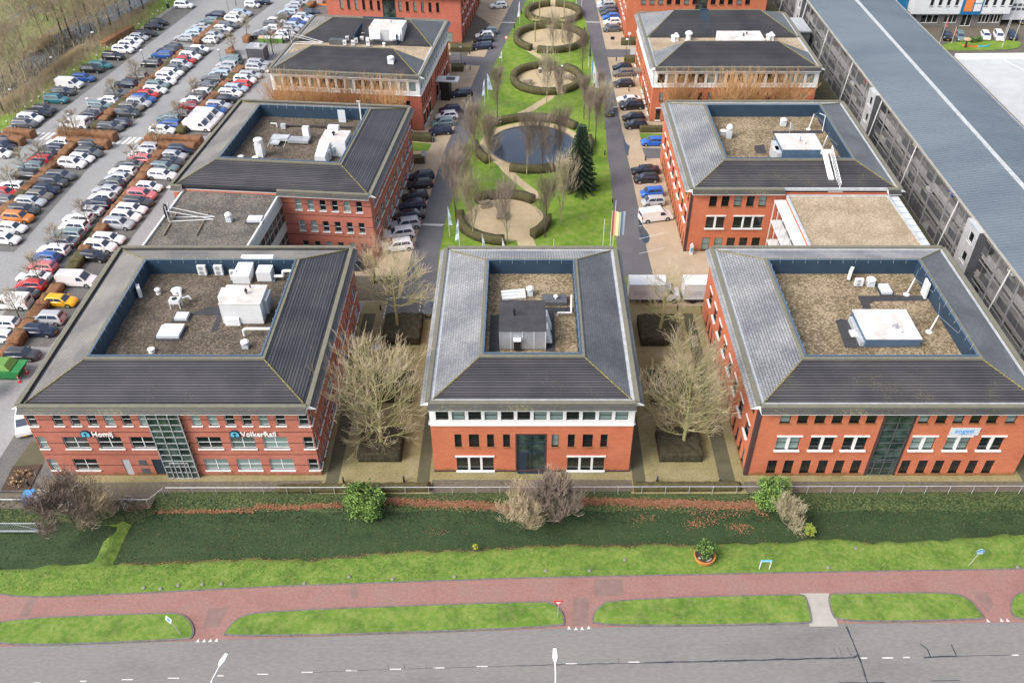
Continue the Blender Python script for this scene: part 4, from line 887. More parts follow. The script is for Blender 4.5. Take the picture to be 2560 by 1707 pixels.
b=MB(); wall_face(b,20.8,4.4,[(a+1,c+1,z0-3,z1-3) for a,c,z0,z1 in hu],lambda u,z,d:(u-1.6,-1.2+d,z+3),.25); b.box(-1.6,19.2,-1.2+.3,12,3,7.4-.01); b.face([(-1.6,-1.2,3),(-1.6,12,3),(-1.6,12,7.4),(-1.6,-1.2,7.4)]); b.face([(-1.6,-1.2,3),(19.2,-1.2,3),(19.2,.3,3),(-1.6,.3,3)]); b.build('upper_wall',M['white'],oe)
for h in hu:
    q=MB(); q.box(h[0]-.6,h[1]-.6,-.98,-.95,h[2],h[3]); q.build('window',M['glass'],oe)
    q=MB(); q.box(h[0]-.65,h[1]-.55,-1.24,-1.18,h[2]-.25,h[2]-.1); q.build('vent_slot',M['dark_grey'],oe)
b=MB(); b.box(8.6,13.0,-1.3,-1.2,2.9,7.6); b.build('blue_panel',M['office_blue'],oe); b=MB(); b.box(9.2,10.9,-1.36,-1.3,3.6,7.0); b.build('orange_sign',M['orange'],oe)
b=MB(); b.box(11.2,12.7,-1.36,-1.3,3.6,5.1); b.box(11.2,12.7,-1.36,-1.3,5.3,6.9); b.build('white_sign',M['white'],oe)
b=MB(); b.box(19.2,25,1.0,12,1.0,7.2); b.build('side_wall',M['white'],oe)
b=MB(); 
for i in range(3):
    for j in range(2): b.box(20.6+i*1.1,21.4+i*1.1,.95,1.0,3.0+j*.9,3.5+j*.9)
b.build('dock_window',M['dark_grey'],oe)
b=MB(); b.box(25,60,2.0,12,3.6,8); b.build('blue_cladding',M['office_blue'],oe); b=MB(); b.box(25,60,2.1,12,0,3.6); b.build('base_wall',M['office_grey'],oe)
b=MB(); b.box(-7.5,-1.6,1.6,12,.5,8.2); b.build('side_wall',M['white'],oe); b=MB(); b.box(-4.2,-1.7,1.45,1.6,2.0,8.6); b.build('blue_panel',M['office_blue'],oe); b=MB(); b.box(-9,-4.3,1.4,1.6,6.4,8.6); b.build('orange_sign',M['orange'],oe)
ORD=['first','second','third','fourth','fifth','sixth','seventh','eighth','ninth','tenth','eleventh','twelfth','thirteenth','fourteenth','fifteenth','sixteenth','seventeenth','eighteenth','nineteenth','twentieth','twenty-first','twenty-second','twenty-third']
# ------------------------------------------------------------ roof equipment
def box_unit(name,label,cat,A,B,tf,tb,zb=9.62,mat_='white',topm=None,extra=None,group=None):
    """A,B: world front corners on the roof; tf,tb: image rows of the front and back top edges"""
    x0,y0=A; x1=B[0]; z1=zat(CX,tf,y0)[1]; y1=g(CX,tb,z1)[1]
    e=empty(name,(x0,y0,zb),0,label,cat,group); w=x1-x0; d=max(.4,y1-y0); h=z1-zb
    b=MB(); b.box(0,w,0,d,.12,h); b.box(-.05,w+.05,-.05,d+.05,h,h+.06,1); b.box(.1,w-.1,.1,d-.1,0,.12,1); b.build('housing',[M[mat_],M[topm or mat_]],e)
    if extra: extra(e,w,d,h)
    return e
def louvre(e,x0,x1,z0,z1,n=6,m='white'):
    b=MB()
    for i in range(n):
        z=z0+(z1-z0)*i/n; b.hull8([(x0,-.22,z),(x1,-.22,z),(x1,-.05,z),(x0,-.05,z),(x0,-.22,z+.03),(x1,-.22,z+.03),(x1,-.05,z+(z1-z0)/n*.8),(x0,-.05,z+(z1-z0)/n*.8)])
    b.build('louvre',M[m],e)
def stack(e,x,y,z,h,r=.09,m='black'):
    b=MB(); b.tube((x,y,z),(x,y,z+h),r,r,8); b.tube((x,y,z+h*.55),(x,y,z+h*.7),r*1.9,r*1.9,8); b.build('flue',M[m],e)
def condenser(label,x,y,z=9.62,rz=0,w=.95,d=.36,h=1.35,fans=2,group='outdoor cooling units on the roofs'):
    e=empty('cooling_unit',(x,y,z),rz,label,'cooling unit',group)
    b=MB(); b.box(0,w,0,d,.12,h); b.build('casing',M['white'],e)
    for i in range(fans):
        f=MB(); cz=.12+(h-.12)*(i+.5)/fans; r=min(w*.36,(h-.12)/fans*.42)
        n=len(f.v)
        for k in range(14):
            t=2*math.pi*k/14; f.v.append((w*.45+r*math.cos(t),-.012,cz+r*math.sin(t)))
        f.f.append(tuple(range(n,n+14))); f.m.append(0); f.build('fan_grille',M['grey_metal'],e)
    f=MB(); f.box(.05,w-.05,.02,d-.02,0,.12); f.build('foot',M['dark_grey'],e); return e
def vent(label,x,y,z=9.62,r=.22,h=.7,box=0,m='pvc'):
    e=empty('roof_vent',(x,y,z),0,label,'roof vent','roof vents')
    b=MB()
    if box: b.box(-r*1.1,r*1.1,-r*1.1,r*1.1,0,h*.6)
    else: b.lathe((0,0,0),[(r*1.3,0),(r*1.0,.08),(r,h*.65)],10)
    b.build('base',M[m if not box else 'panel_grey'],e)
    c=MB(); c.lathe((0,0,h*.6),[(r*.9,0),(r*1.5,h*.12),(r*1.5,h*.25),(r*.8,h*.42)],12); c.build('cap',M[m],e); return e
def skylight(label,x0,x1,y0,y1,z=9.62,open_=False):
    e=empty('roof_hatch',(x0,y0,z),0,label,'roof light'); w=x1-x0; d=y1-y0
    b=MB(); b.box(-.25,w+.25,-.25,d+.25,0,.06); b.build('flashing',M['felt_dark'],e)
    b=MB(); b.box(0,w,0,d,.06,.38); b.build('lid',M['panel_grey'],e); return e
def pipe(label,pts,r=.12,m='pvc',n=8,name='pipe'):
    b=MB()
    for i in range(len(pts)-1): b.tube(pts[i],pts[i+1],r,r,n)
    return tag(b.build(name,M[m]),label,'pipe')
def felt(pts,z=9.63):
    b=MB(); b.sheet(pts,z); tag(b.build('felt_strip',M['felt_dark']),kind='structure')
s1=5.8075
def q1(u,v,z=9.62): return Q(380,620,s1,u,v,z)
def xt1(e,w,d,h):
    louvre(e,.25,w*.42,.0,1.05); stack(e,w*.58,d*.55,h,.7); stack(e,w*.62,d*.85,h,.5,.05)
    b=MB(); b.box(-.55,.05,d*.45,d*.95,h*.1,h-.12); b.build('side_duct',M['white'],e); b=MB(); b.box(w,w+.45,d*.3,d*.9,h*.25,h-.25); b.build('side_duct',M['grey_metal'],e)
box_unit('air_handling_unit','big white plant box with louvre on the near left office roof','plant box',q1(1045,1110),q1(1635,1100),620+820/s1,620+545/s1,extra=xt1,topm='dirty_white')
e=empty('duct_unit',(*q1(1180,520),9.62),0,'white angular duct hood behind the big plant box of the near left roof','duct')
b=MB(); b.hull8([(0,0,0),(1.9,0,0),(1.9,3,0),(.3,3,0),(0,0,1.0),(1.9,0,1.0),(2.2,3,1.9),(.6,3,1.9)]); b.build('hood',M['white'],e)
b=MB(); b.box(2.7,4.3,.2,1.7,.2,1.4); b.hull8([(.6,2.0,1.0),(4.6,2.0,1.0),(4.6,3.2,1.0),(.6,3.2,1.0),(.9,2.3,1.9),(4.2,2.3,1.9),(4.2,3.0,1.9),(.9,3.0,1.9)]); b.build('duct_elbow',M['white'],e)
b=MB(); b.box(3.0,4.6,.3,1.2,0,.2); b.build('foot',M['grey_metal'],e)
condenser('left white cooling unit with two fans against the blue parapet of the near left roof',*q1(680,410)); condenser('right one of the two white cooling units with twin fans against the blue parapet',*q1(920,410))
condenser('white cooling unit hanging at the left blue parapet of the near left roof',*T(1,0,1265,1115,9.62),rz=R(-65),fans=1)
condenser('narrow white cooling unit beside the hood duct of the near left roof',*q1(1150,480),rz=0,w=.8)
vent('grey drum shaped vent near the left parapet of the near left roof',*q1(95,660)); vent('wide flat mushroom vent left of the tall goose neck unit',*q1(366,650),r=.4,h=.5)
e=empty('fan_frame',(*q1(280,890),9.62),0,'white fan standing on four legs beside a curved pipe on the near left roof','fan')
b=MB(); 
for a in (0,1.0):
    for c in (0,.7): b.tube((a,c,0),(a,c,.7),.06,.06,5)
b.build('leg',M['pvc'],e); b=MB(); b.box(-.05,1.05,-.05,.75,.7,1.15); b.build('housing',M['white'],e); b=MB(); b.lathe((.5,.35,1.15),[(.3,0),(.3,.03)],12); b.build('fan',M['black'],e)
b=MB(); b.tube((1.0,.8,.9),(1.0,1.3,1.9),.16,.16,6); b.tube((1.0,1.2,.6),(1.7,1.2,.9),.1,.1,6); b.tube((1.7,1.2,.9),(1.9,1.2,.5),.1,.1,6); b.build('pipe',M['pvc'],e)
a=q1(330,1060); skylight('small square white roof light on the near left roof',a[0],a[0]+1.3,a[1],a[1]+1.1)
a=q1(70,1320); skylight('wide roof light with dark lower half near the front edge of the near left roof',a[0],a[0]+2.3,a[1],a[1]+1.9)
b=MB(); b.box(a[0]+.3,a[0]+2.4,a[1]+.8,a[1]+1.9,10.0,10.12); tag(b.build('white_cover',M['white_tarp']),'white tarpaulin lying over the wide roof light','cover')
pipe('white bent pipe running to the right parapet at the front of the near left roof',[(*q1(1350,1290),9.8),(*q1(1350,1290),10.5),(q1(1350,1290)[0]+.3,q1(1350,1290)[1],10.7),(-25.0,q1(1350,1290)[1],10.7)],.15)
vent('small white capped vent standing below the front bent pipe',*q1(1365,1440),box=1,r=.3,h=.9)
pipe('white bent pipe behind the plant box at the right parapet of the near left roof',[(*q1(1790,480),10.3),(q1(1790,480)[0]+1,q1(1790,480)[1],10.3),(q1(1790,480)[0]+1.1,q1(1790,480)[1],11.0),(-25,q1(1790,480)[1],11.0)],.17)
vent('tiny white vent cap at the front left inside the near left parapet',*T(2,0,1385,70,9.62),r=.25,h=.45)
felt([q1(*p) for p in ((520,970),(820,850),(980,860),(1020,1000),(930,1210),(860,1200),(950,980))])
# B2
s2=5.807
def q2(u,v,z=9.62): return Q(1200,620,s2,u,v,z)
def xt2(e,w,d,h):
    b=MB()
    for i in range(5): b.box(w*i/4-.04 if i else 0,w*i/4+.04,-.04,0,.1,h)
    b.build('panel_seam',M['panel_grey'],e); b=MB(); b.box(w*.31,w*.46,-.25,0,.15,h*.62); b.build('inlet',M['black'],e); b=MB(); b.box(w*.3,w*.47,-.5,0,h*.6,h*.66); b.build('inlet_hood',M['white'],e)
    stack(e,w*.32,d*.5,h,.9)
    for yy in (.5,2.6):
        b=MB(); b.hull8([(w,yy,.5),(w+.7,yy,.5),(w+.7,yy+1.1,.5),(w,yy+1.1,.5),(w,yy,h-.1),(w+.2,yy,h-.1),(w+.2,yy+1.1,h-.1),(w,yy+1.1,h-.1)]); b.build('side_hood',M['white'],e)
box_unit('air_handling_unit','dark topped grey plant box filling the centre roof well','plant box',q2(285,1480),q2(950,1480),620+1210/s2,620+770/s2,mat_='grey_metal',topm='felt_dark',extra=xt2)
felt([q2(*p) for p in ((150,980),(290,960),(290,1500),(130,1500))]); felt([q2(*p) for p in ((950,860),(1360,860),(1370,930),(1080,940),(1090,1500),(950,1500))])
vent('white dome vent on a slim base in the centre roof well',*q2(728,680),box=1,r=.28,h=1.1)
e=empty('metal_tray',(*q2(325,770),9.62),R(8),'slanted white ribbed metal tray behind the dark plant box','roof tray'); b=MB()
for i in range(3): b.box(0,2.6,i*.42,i*.42+.38,.1+i*.1,.3+i*.12)
b.build('ribbed_cover',M['white'],e)
a=q2(900,840); e=empty('plant_plinth',(a[0],a[1],9.62),0,'flat dark grey box with a small white vent right of the centre plant box','roof box'); b=MB(); b.box(0,2.7,0,1.5,0,.45); b.build('housing',[M['dark_grey']],e); b=MB(); b.lathe((1.5,.7,.45),[(.12,0),(.12,.3),(.28,.35),(.15,.5)],10); b.build('cap',M['pvc'],e)
a=q2(1130,990); pipe('thin white pipe with right angle bend at the right side of the centre roof well',[(a[0],a[1],9.7),(a[0],a[1],10.1),(5.0,a[1],10.1),(5.1,a[1]+2.0,10.9)],.1)
# B3
s3=6.189
def q3(u,v,z=9.62): return Q(2040,640,s3,u,v,z)
def xt3(e,w,d,h):
    stack(e,w*.56,d*.42,h,.6,.08,'pvc'); stack(e,w*.62,d*.35,h,.7,.09,'grey_metal'); stack(e,w*.66,d*.2,h,.55,.1,'pvc')
    b=MB(); b.box(-.35,0,d*.05,d*.9,0,h-.5); b.build('side_duct',M['gutter_light'],e); b=MB(); b.box(-.9,-.3,d*.3,d*.5,h-.9,h-.7); b.build('bracket_shelf',M['white'],e)
box_unit('air_handling_unit','large flat white plant box with rust stained top on the near right roof','plant box',q3(740,1420),q3(1590,1420),640+1290/s3,640+835/s3,mat_='navy_top',topm='dirty_white',extra=xt3)
felt([q3(*p) for p in ((640,615),(1670,610),(1720,690),(890,700),(830,740),(870,860),(740,840))]); felt([q3(*p) for p in ((300,1000),(400,970),(520,1000),(740,1420),(450,1420))])
condenser('white cooling unit turned sideways in front of the near right blue parapet',*q3(520,390),rz=R(60),fans=1); condenser('white cooling unit facing the front between the sideways unit and the round vent',*q3(590,480),fans=2,w=.9,h=1.0)
vent('round white vent beside two cooling units on the near right roof',*q3(830,450),box=1,r=.36,h=1.0); a=q3(1020,600); skylight('tilted grey roof light on a black felt patch of the near right roof',a[0],a[0]+1.1,a[1],a[1]+1.6)
def antenna(label,a,h,lean,tx,ty):
    e=empty('antenna_mast',(a[0],a[1],9.62),0,label,'antenna mast','leaning white masts on the roofs')
    b=MB(); b.tube((0,0,0),(.35*lean,.0,h),.10,.07,8); b.tube((0,0,0),(0,0,.1),.35,.35,8); b.build('mast',M['pvc'],e); b=MB(); b.tube((.35*lean,0,h),(tx,ty,1.9),.015,.015,4); b.tube((.35*lean,0,h),(tx,-ty,1.9),.015,.015,4); b.build('guy_wire',M['galv'],e)
antenna('leaning white mast near the back right corner of the near right roof',q3(1395,600),2.2,1,1.6,2.2); antenna('leaning white mast near the right parapet beside the stained plant box',q3(1745,1180),2.2,1,1.5,2.5)
b=MB(); a=q3(1700,670); b.box(43.55,43.75,a[1],a[1]+1.2,9.65,11.6); tag(b.build('roof_door',M['white']),'white door panel in the right blue parapet of the near right roof','door')
# B4 (local frame rotated)
s4=6.533
def q4_(u,v,z=9.62): return Q(560,260,s4,u,v,z)
def rotbox(name,label,cat,a,w,d,h,mat_,rz,topm=None,z=9.62,z0=0,extra=None):
    e=empty(name,(a[0],a[1],z),rz,label,cat); b=MB(); b.box(0,w,0,d,z0,h,0,1); b.build('housing',[M[mat_],M[topm or mat_]],e)
    if extra: extra(e)
    return e
r4=R(-5.3)
def xt4(e):
    stack(e,1.6,1.8,2.3,.6,.14)
    b=MB(); b.hull8([(-.2,-2.4,0),(1.5,-2.4,0),(1.6,0,.3),(0,0,.3),(-.1,-2.4,1.2),(1.3,-2.4,1.2),(1.5,0,2.2),(0,0,2.2)]); b.build('duct',M['white'],e); b=MB(); b.box(.4,1.9,3.1,3.9,2.3,2.9); b.build('fan_box',M['white'],e)
rotbox('air_handling_unit','white plant box with folded duct on the second left office roof','plant box',q4_(1590,850),3.6,3.4,2.3,'white',r4,'dirty_white',extra=xt4)
e=rotbox('duct_run','flat grey metal ducts joining the white plant box from the left','duct',q4_(1040,660),3.0,1.4,.6,'grey_metal',r4,z0=.2); b=MB(); b.box(-2.4,0,.2,1.5,.35,.75); b.box(-2.2,-1.0,-.9,.1,.3,.5); b.build('duct_branch',M['gutter_light'],e)
b=MB()
for x in (-2.6,-2.0,-1.4,-.3): b.tube((x,-1.0,0),(x+.3,.8,.9),.04,.04,4); 
b.build('support_frame',M['galv'],e)
rotbox('chimney_shaft','tall white square shaft with round cowl at the left of the second left roof','roof shaft',q4_(530,875),1.0,1.0,2.0,'white',r4,extra=lambda e:(lambda b:(b.lathe((.5,.5,2.0),[(.45,0),(.45,.25),(.62,.3),(.62,.55),(.3,.7)],12),b.build('cap',M['pvc'],e)))(MB()))
rotbox('duct_riser','white upright duct box behind the grey ducts of the second left roof','duct',q4_(1300,590),.9,.7,1.9,'white',r4)
condenser('white cooling unit by the front parapet of the second left roof',*q4_(1680,955),rz=r4+R(60),fans=1,h=1.5); condenser('white cooling unit behind the front parapet one',*q4_(1800,880),rz=r4+R(60),fans=1,h=1.5)
rotbox('junction_box','small pale box with yellow pipe at the back of the second left roof','roof box',q4_(930,410),.7,.5,.7,'gutter_light',r4)
pipe('pale yellow bent pipe beside the small box at the back of the second left roof',[(*q4_(870,390),9.7),(*q4_(870,390),10.3),(q4_(800,340)[0],q4_(870,390)[1],10.3)],.09,'pvc')
vent('white cap vent at the front left of the second left roof',*q4_(275,890),r=.3,h=.4); vent('white cap vent beside it nearer the middle of the second left roof',*q4_(515,905),r=.3,h=.4)
pipe('dark roof pipe crossing the back of the second left roof',[(*q4_(1000,370),9.75),(*q4_(2090,400),9.75)],.16,'black')
rotbox('camera_pole','thin white twin pole at the back right corner of the second left roof','pole',T(0,1,955,1110,9.6),.18,.18,3.0,'pvc',0,extra=lambda e:(lambda b:(b.box(-.3,.3,-.1,.2,3.0,3.2),b.build('bracket',M['galv'],e)))(MB()))
b=MB(); a=q4_(1880,295); b.box(0,1.1,-.04,.02,0,1.95); o=tag(b.build('roof_door',M['panel_grey'],None,(a[0],a[1]-.1,9.62),r4),'pale grey door in the blue back parapet of the second left roof','door')
# B5
s5=5.88
def q5_(u,v,z=9.62): return Q(1780,270,s5,u,v,z)
def xt5(e,w,d,h):
    stack(e,w*.52,d*.5,h,.8,.07,'grey_metal'); stack(e,w*.6,d*.35,h,.6,.09,'pvc'); b=MB(); b.box(-.6,0,.0,d*.8,0,h-.5); b.build('side_duct',M['gutter_light'],e); b=MB(); b.box(-.8,-.1,d*.2,d*.45,h-.7,h-.5); b.build('bracket_shelf',M['white'],e)
a=q5_(905,690); a=(a[0],106.1)
box_unit('air_handling_unit','white flat topped plant box on the second right office roof','plant box',a,(g(1780+1480/s5,270+690/s5,9.62)[0],106.1),270+615/s5,270+385/s5,mat_='navy_top',topm='dirty_white',extra=xt5)
felt([q5_(*p) for p in ((880,345),(1620,330),(1640,375),(900,380))]); felt([q5_(*p) for p in ((615,560),(760,535),(800,670),(650,670))])
vent('tall white stacked vent at the left of the second right roof',*q5_(240,440),box=1,r=.32,h=2.0); vent('low white box vent attached left of the stacked one',*q5_(160,390),box=1,r=.35,h=.7)
vent('round white vent near the back parapet of the second right roof',*q5_(1040,255),box=1,r=.34,h=1.1)
antenna('leaning white mast at the back right of the second right roof',q5_(1415,320),2.4,1,1.3,1.5); antenna('leaning white mast behind the lattice ladder of the second right roof',q5_(1605,640),2.4,1,1.3,2.0)
e=empty('satellite_dish',(*q5_(1140,370),9.62),0,'white satellite dish seen edge on behind the second right plant box','satellite dish'); b=MB(); b.lathe((0,0,0),[(.05,0),(.05,1.0)],6); b.build('pole',M['galv'],e); b=MB(); b.hull8([(-.1,0,.5),(.1,0,.5),(.5,.3,.5),(.3,.3,.5),(-.25,0,1.7),(-.1,0,1.75),(.3,.3,1.2),(.2,.3,1.2)]); b.build('dish',M['white'],e)
e=empty('roof_ladder',(*g(1780+1800/s5,270+1240/s5,8.95),8.95),0,'long white covered ladder bridge lying up the front slope of the second right roof','ladder')
L0=Vector((0,0,.3)); p_top=g(1780+1680/s5,270+640/s5,12.2); L1=Vector((p_top[0]-e.location.x,p_top[1]-e.location.y,3.1)); dx=Vector((.55,0,0))
b=MB(); b.hull8([L0-dx,L0+dx*.4,L1+dx*.2,L1-dx,L0-dx+Vector((0,0,.12)),L0+dx*.4+Vector((0,0,.12)),L1+dx*.2+Vector((0,0,.12)),L1-dx+Vector((0,0,.12))]); b.build('tread_board',M['white_tarp'],e)
b=MB()
for off in (Vector((.5,0,.1)),Vector((.62,0,1.0))): b.tube(L0+off,L1+off,.05,.05,5)
for i in range(13):
    p=L0+(L1-L0)*i/12; q=L0+(L1-L0)*min(1,(i+1)/12); b.tube(p+Vector((.5,0,.1)),q+Vector((.62,0,1.0)),.03,.03,4); b.tube(p+Vector((.5,0,.1)),p+Vector((.62,0,1.0)),.03,.03,4)
b.build('side_truss',M['white'],e); b=MB(); b.box(-.9,1.0,-.15,.2,-.02,.22); b.box(L1.x-.7,L1.x+.7,L1.y-.1,L1.y+.1,L1.z-.2,L1.z+.4); b.build('foot',M['white'],e)
e=empty('hatch_frame',(*q5_(1620,350),9.62),0,'white rectangular door frame at the right blue parapet of the second right roof','frame'); b=MB(); b.tube((0,0,0),(.3,1.0,2.0),.05,.05,5); b.tube((.3,1.0,2.0),(-.4,1.6,2.1),.05,.05,5); b.build('frame_bar',M['white'],e)
# B6 / B7 equipment
s6=6.533
def q6(u,v,z=9.55): return Q(780,20,s6,u,v,z)
r6_=R(-6.2)
def xt6(e):
    for x in (.15,3.7):
        b=MB(); b.hull8([(x,-.7,.9),(x+1.9,-.7,.9),(x+1.9,0,.9),(x,0,.9),(x,-.1,2.0),(x+1.9,-.1,2.0),(x+1.9,0,2.0),(x,0,2.0)]); b.build('inlet_hood',M['white'],e)
    stack(e,3.3,3.0,2.3,.6,.12,'grey_metal'); b=MB(); b.box(2.1,3.5,-.05,0,.3,2.3); b.build('panel',M['gutter_light'],e)
rotbox('air_handling_unit','huge double white plant box in the notch of the left split roof','plant box',q6(950,560),5.9,4.2,2.6,'white',r6_,'dirty_white',z=9.55,z0=.15,extra=xt6)
b=MB(); 
wl=[(6.6+0,0)]
e=empty('roof_notch',(-42.2,139.7,0),R(-6.2),'dark blue lined notch cut into the rear slope of the left split roof','roof notch'); b=MB(); b.box(11.0,18.6,19.9,20.1,9.5,11.95); b.box(11.0,11.15,13.2,19.9,9.5,11.3); b.box(18.5,18.65,13.2,19.9,9.5,11.3); b.build('blue_wall',M['navy'],e); b=MB(); b.box(11.1,18.55,12.9,19.9,9.4,9.56); b.build('floor',M['felt'],e)
e=rotbox('plant_cabinet','low grey green cabinet in the strip between the split roofs on the left','roof box',q6(280,600),2.6,1.1,.8,'dark_grey',r6_,z=9.55)
for i,(u,v) in enumerate(((510,625),(555,560),(645,625),(700,590),(790,560),(815,500),(890,640))): condenser(('white cooling unit in the crowd left of the huge plant box'),*q6(u,v),z=9.55,rz=r6_+R(20 if i%2 else 0),fans=1,w=.6,h=.95 if i<6 else 1.6,group='cooling units crowded between the left split roofs')
vent('small white vent right below the huge double plant box',*q6(1180,625,9.55),z=9.55,r=.2,h=.6); condenser('lone white cooling unit at the left corner of the blue notch',*q6(865,440),z=9.55,fans=1,w=.6,h=.9)
# slope vent on B6 front roof with pale streak
a=q6(1290,880,10.6); e=empty('slope_vent',(a[0],a[1],10.3),R(-6.2),'white domed vent standing on the front slope of the left split roof','roof vent'); b=MB(); b.box(-.5,.5,-.4,.5,0,.8); b.build('base',M['white'],e); b=MB(); b.lathe((0,0,.8),[(.5,0),(.6,.1),(.6,.3),(.4,.42)],12); b.build('cap',M['pvc'],e)
# external ladder drum things (black disc on truss) on B6 and A4
def dishframe(label,base,rz,s=1.0,beams=True):
    e=empty('aerial_frame',base,rz,label,'aerial frame'); b=MB()
    for z in (.1,1.6*s): 
        for y in (-.5,.5): b.tube((0,y*s,z),(5.5*s,y*.6*s,.3),.05,.05,5)
    b.tube((0,-.5*s,.1),(0,-.5*s,2.2*s),.06,.06,5); b.tube((0,.5*s,.1),(0,.5*s,2.2*s),.06,.06,5); b.build('truss',M['white'],e)
    d=MB(); k=16; r=1.0*s
    for x in (-.35,-.15):
        for i in range(k):
            t=2*math.pi*i/k; d.v.append((x,r*.45*math.cos(t),1.3*s+r*math.sin(t)))
    for i in range(k): d.f.append((i,(i+1)%k,k+(i+1)%k,k+i)); d.m.append(0)
    d.f.append(tuple(range(k))); d.m.append(0); d.f.append(tuple(range(k,2*k))); d.m.append(0); d.build('black_disc',M['black'],e)
    if beams:
        b=MB()
        for x in (.2,4.2):
            b=MB(); b.box(x,x+.15,-3.6,-.9,0,.15); b.build('timber_beam',M['timber'],e); b=MB(); b.box(x,x+.15,-.6,1.6,0,.15); b.build('timber_beam',M['timber'],e)
dishframe('black disc on white truss on the flat roof behind the near left office',(*Q(380,440,3.537,165,390,8.95),8.95),0)
dishframe('black disc on white truss at the left end of the left split roof',(*Q(600,0,7.294,960,790,9.55),9.55),R(-6),1.0,False)
a=Q(380,440,3.537,840,415,8.95); skylight('square white roof light on the grey flat roof behind the near left office',a[0],a[0]+1.8,a[1],a[1]+1.2,8.95)
vent('small white hooded vent at the end of the guy lines on the grey flat roof',*Q(380,440,3.537,685,400,8.95),z=8.95,r=.3,h=1.2,box=1)
# B7
s7=4.704
def q7(u,v,z=9.55): return Q(1580,60,s7,u,v,z)
e=rotbox('air_handling_unit','white plant box in the gravel strip of the right split roof','plant box',(q7(980,205)[0],148.2),7.6,4.6,1.8,'white',0,'dirty_white',z=9.55,extra=lambda e:(stack(e,4.2,2,1.8,.6,.1),stack(e,4.9,2.8,1.8,.5,.1)))
b=MB(); b.box(7.6,8.6,.5,2,0,.9); b.build('side_duct',M['gutter_light'],e)
e=rotbox('plant_cabinet','flat grey cabinet with white cap in the strip of the right split roof','roof box',(q7(700,200)[0],148.5),3.2,2.0,.7,'dark_grey',0,z=9.55); b=MB(); b.lathe((1.5,1,.7),[(.15,0),(.15,.3),(.3,.35),(.2,.55)],10); b.build('cap',M['pvc'],e)
vent('large ribbed white vent left of the grey cabinet on the right split roof',*q7(660,195),z=9.55,r=.45,h=1.6,box=0)
for u,v in ((478,195),(515,175),(495,205),(530,200)): vent('white ball cap vent of the cluster at the left of the right split roof',*q7(u,v),z=9.55,r=.25,h=1.0)
for u,v in ((1590,185),(1630,165),(1610,195),(1650,190)): vent('white ball cap vent of the cluster at the right of the right split roof',*q7(u,v),z=9.55,r=.25,h=1.0)
b=MB(); b.hull8([(32.3,154.9,9.6),(33.8,154.9,9.6),(33.8,161.9,11.6),(32.3,161.9,11.6),(32.3,154.9,9.72),(33.8,154.9,9.72),(33.8,161.9,11.86),(32.3,161.9,11.86)]); b.box(32.3,33.8,161.9,162.1,11.2,12.15); tag(b.build('roof_slot',M['navy']),'dark blue slot through the rear slope of the right split roof','roof slot')
# ------------------------------------------------------------ vegetation
def tree_mesh(seed,h,trunk_h,spread,levels,nbr,r0,up=.35,twig=.016,twl=1.0,fast=False,minr=.016,trunk_curve=.04,nst=None,mix=.75):
    r=random.Random(seed); tr=MB(); lm=MB(); tw=MB()
    def seg(mb,p,d,L,ra,rb,n,k=3,bend=.25):
        q=p
        for i in range(k):
            f0=i/k; f1=(i+1)/k
            d=(d+Vector((r.uniform(-bend,bend),r.uniform(-bend,bend),r.uniform(-bend,bend)*.6+up*.12))).normalized()
            q2=q+d*(L/k); mb.tube(q,q2,ra+(rb-ra)*f0,ra+(rb-ra)*f1,n,0,False); q=q2
        return q,d
    def rec(p,d,L,rad,lev):
        tip,d2=seg(lm if lev<levels-1 else tw,p,d,L,rad,max(minr,rad*.55),5 if lev==0 else (4 if lev==1 else 3),3 if lev<levels-1 else 2,.22)
        if lev>=levels-1: return
        for i in range(nbr[lev]):
            f=r.uniform(.25,1.0); bp=p+(tip-p)*f
            ax=Vector((r.gauss(0,1),r.gauss(0,1),r.gauss(0,.6)+up)).normalized()
            nd=(d2*.9+ax*(mix if not fast else .35)).normalized()
            rec(bp,nd,L*r.uniform(.55,.8),max(minr,rad*.5),lev+1)
    p=Vector((0,0,0)); ks=8; d=Vector((0,0,1)); pts=[p]
    for i in range(ks):
        d=(Vector((0,0,1))+Vector((r.uniform(-1,1),r.uniform(-1,1),0))*trunk_curve*2).normalized(); q=p+d*(h*.85/ks)
        tr.tube(p,q,r0*(1-i/ks*.85),r0*(1-(i+1)/ks*.85),7,0,False); p=q; pts.append(p)
    n=nst or 16
    for i in range(n):
        f=trunk_h/h+(1-trunk_h/h)*((i+.5)/n)*.95; k=min(ks-1,int(f*ks)); bp=pts[k]+(pts[k+1]-pts[k])*(f*ks-k)
        t=i*2.4+r.uniform(-.4,.4)
        if fast: d=Vector((math.cos(t)*.36,math.sin(t)*.36,1)).normalized(); L=(h-bp.z)*.55+.5; L=min(L,h*.35)
        else:
            e_=.15+.9*f; d=Vector((math.cos(t),math.sin(t),e_*up*2.2)).normalized(); L=spread*(1-.45*abs(f-.45)/.55)*r.uniform(.75,1.05)*.55
        rec(bp,d,L,r0*.30*(1-f*.5),0)
    return tr,lm,tw
TC={}
def tree(key,params,mats,loc,rz,sc,label,cat='tree',group=None,name='bare_tree'):
    if key not in TC:
        tr,lm,tw=tree_mesh(**params); k=len(lm.v); TC[key]=(tr.mesh('trunk',M[mats[0]]),None)
        n=len(lm.v); lm.v+=tw.v; lm.f+=[tuple(i+n for i in f) for f in tw.f]; lm.m+=[1]*len(tw.f)
        TC[key]=(TC[key][0],lm.mesh('crown',[M[mats[1]],M[mats[2]]]))
    e=empty(name,loc,rz,label,cat,group); e.scale=(sc,sc,sc) if not isinstance(sc,tuple) else sc
    place(TC[key][0],'trunk',e); place(TC[key][1],'crown',e); return e
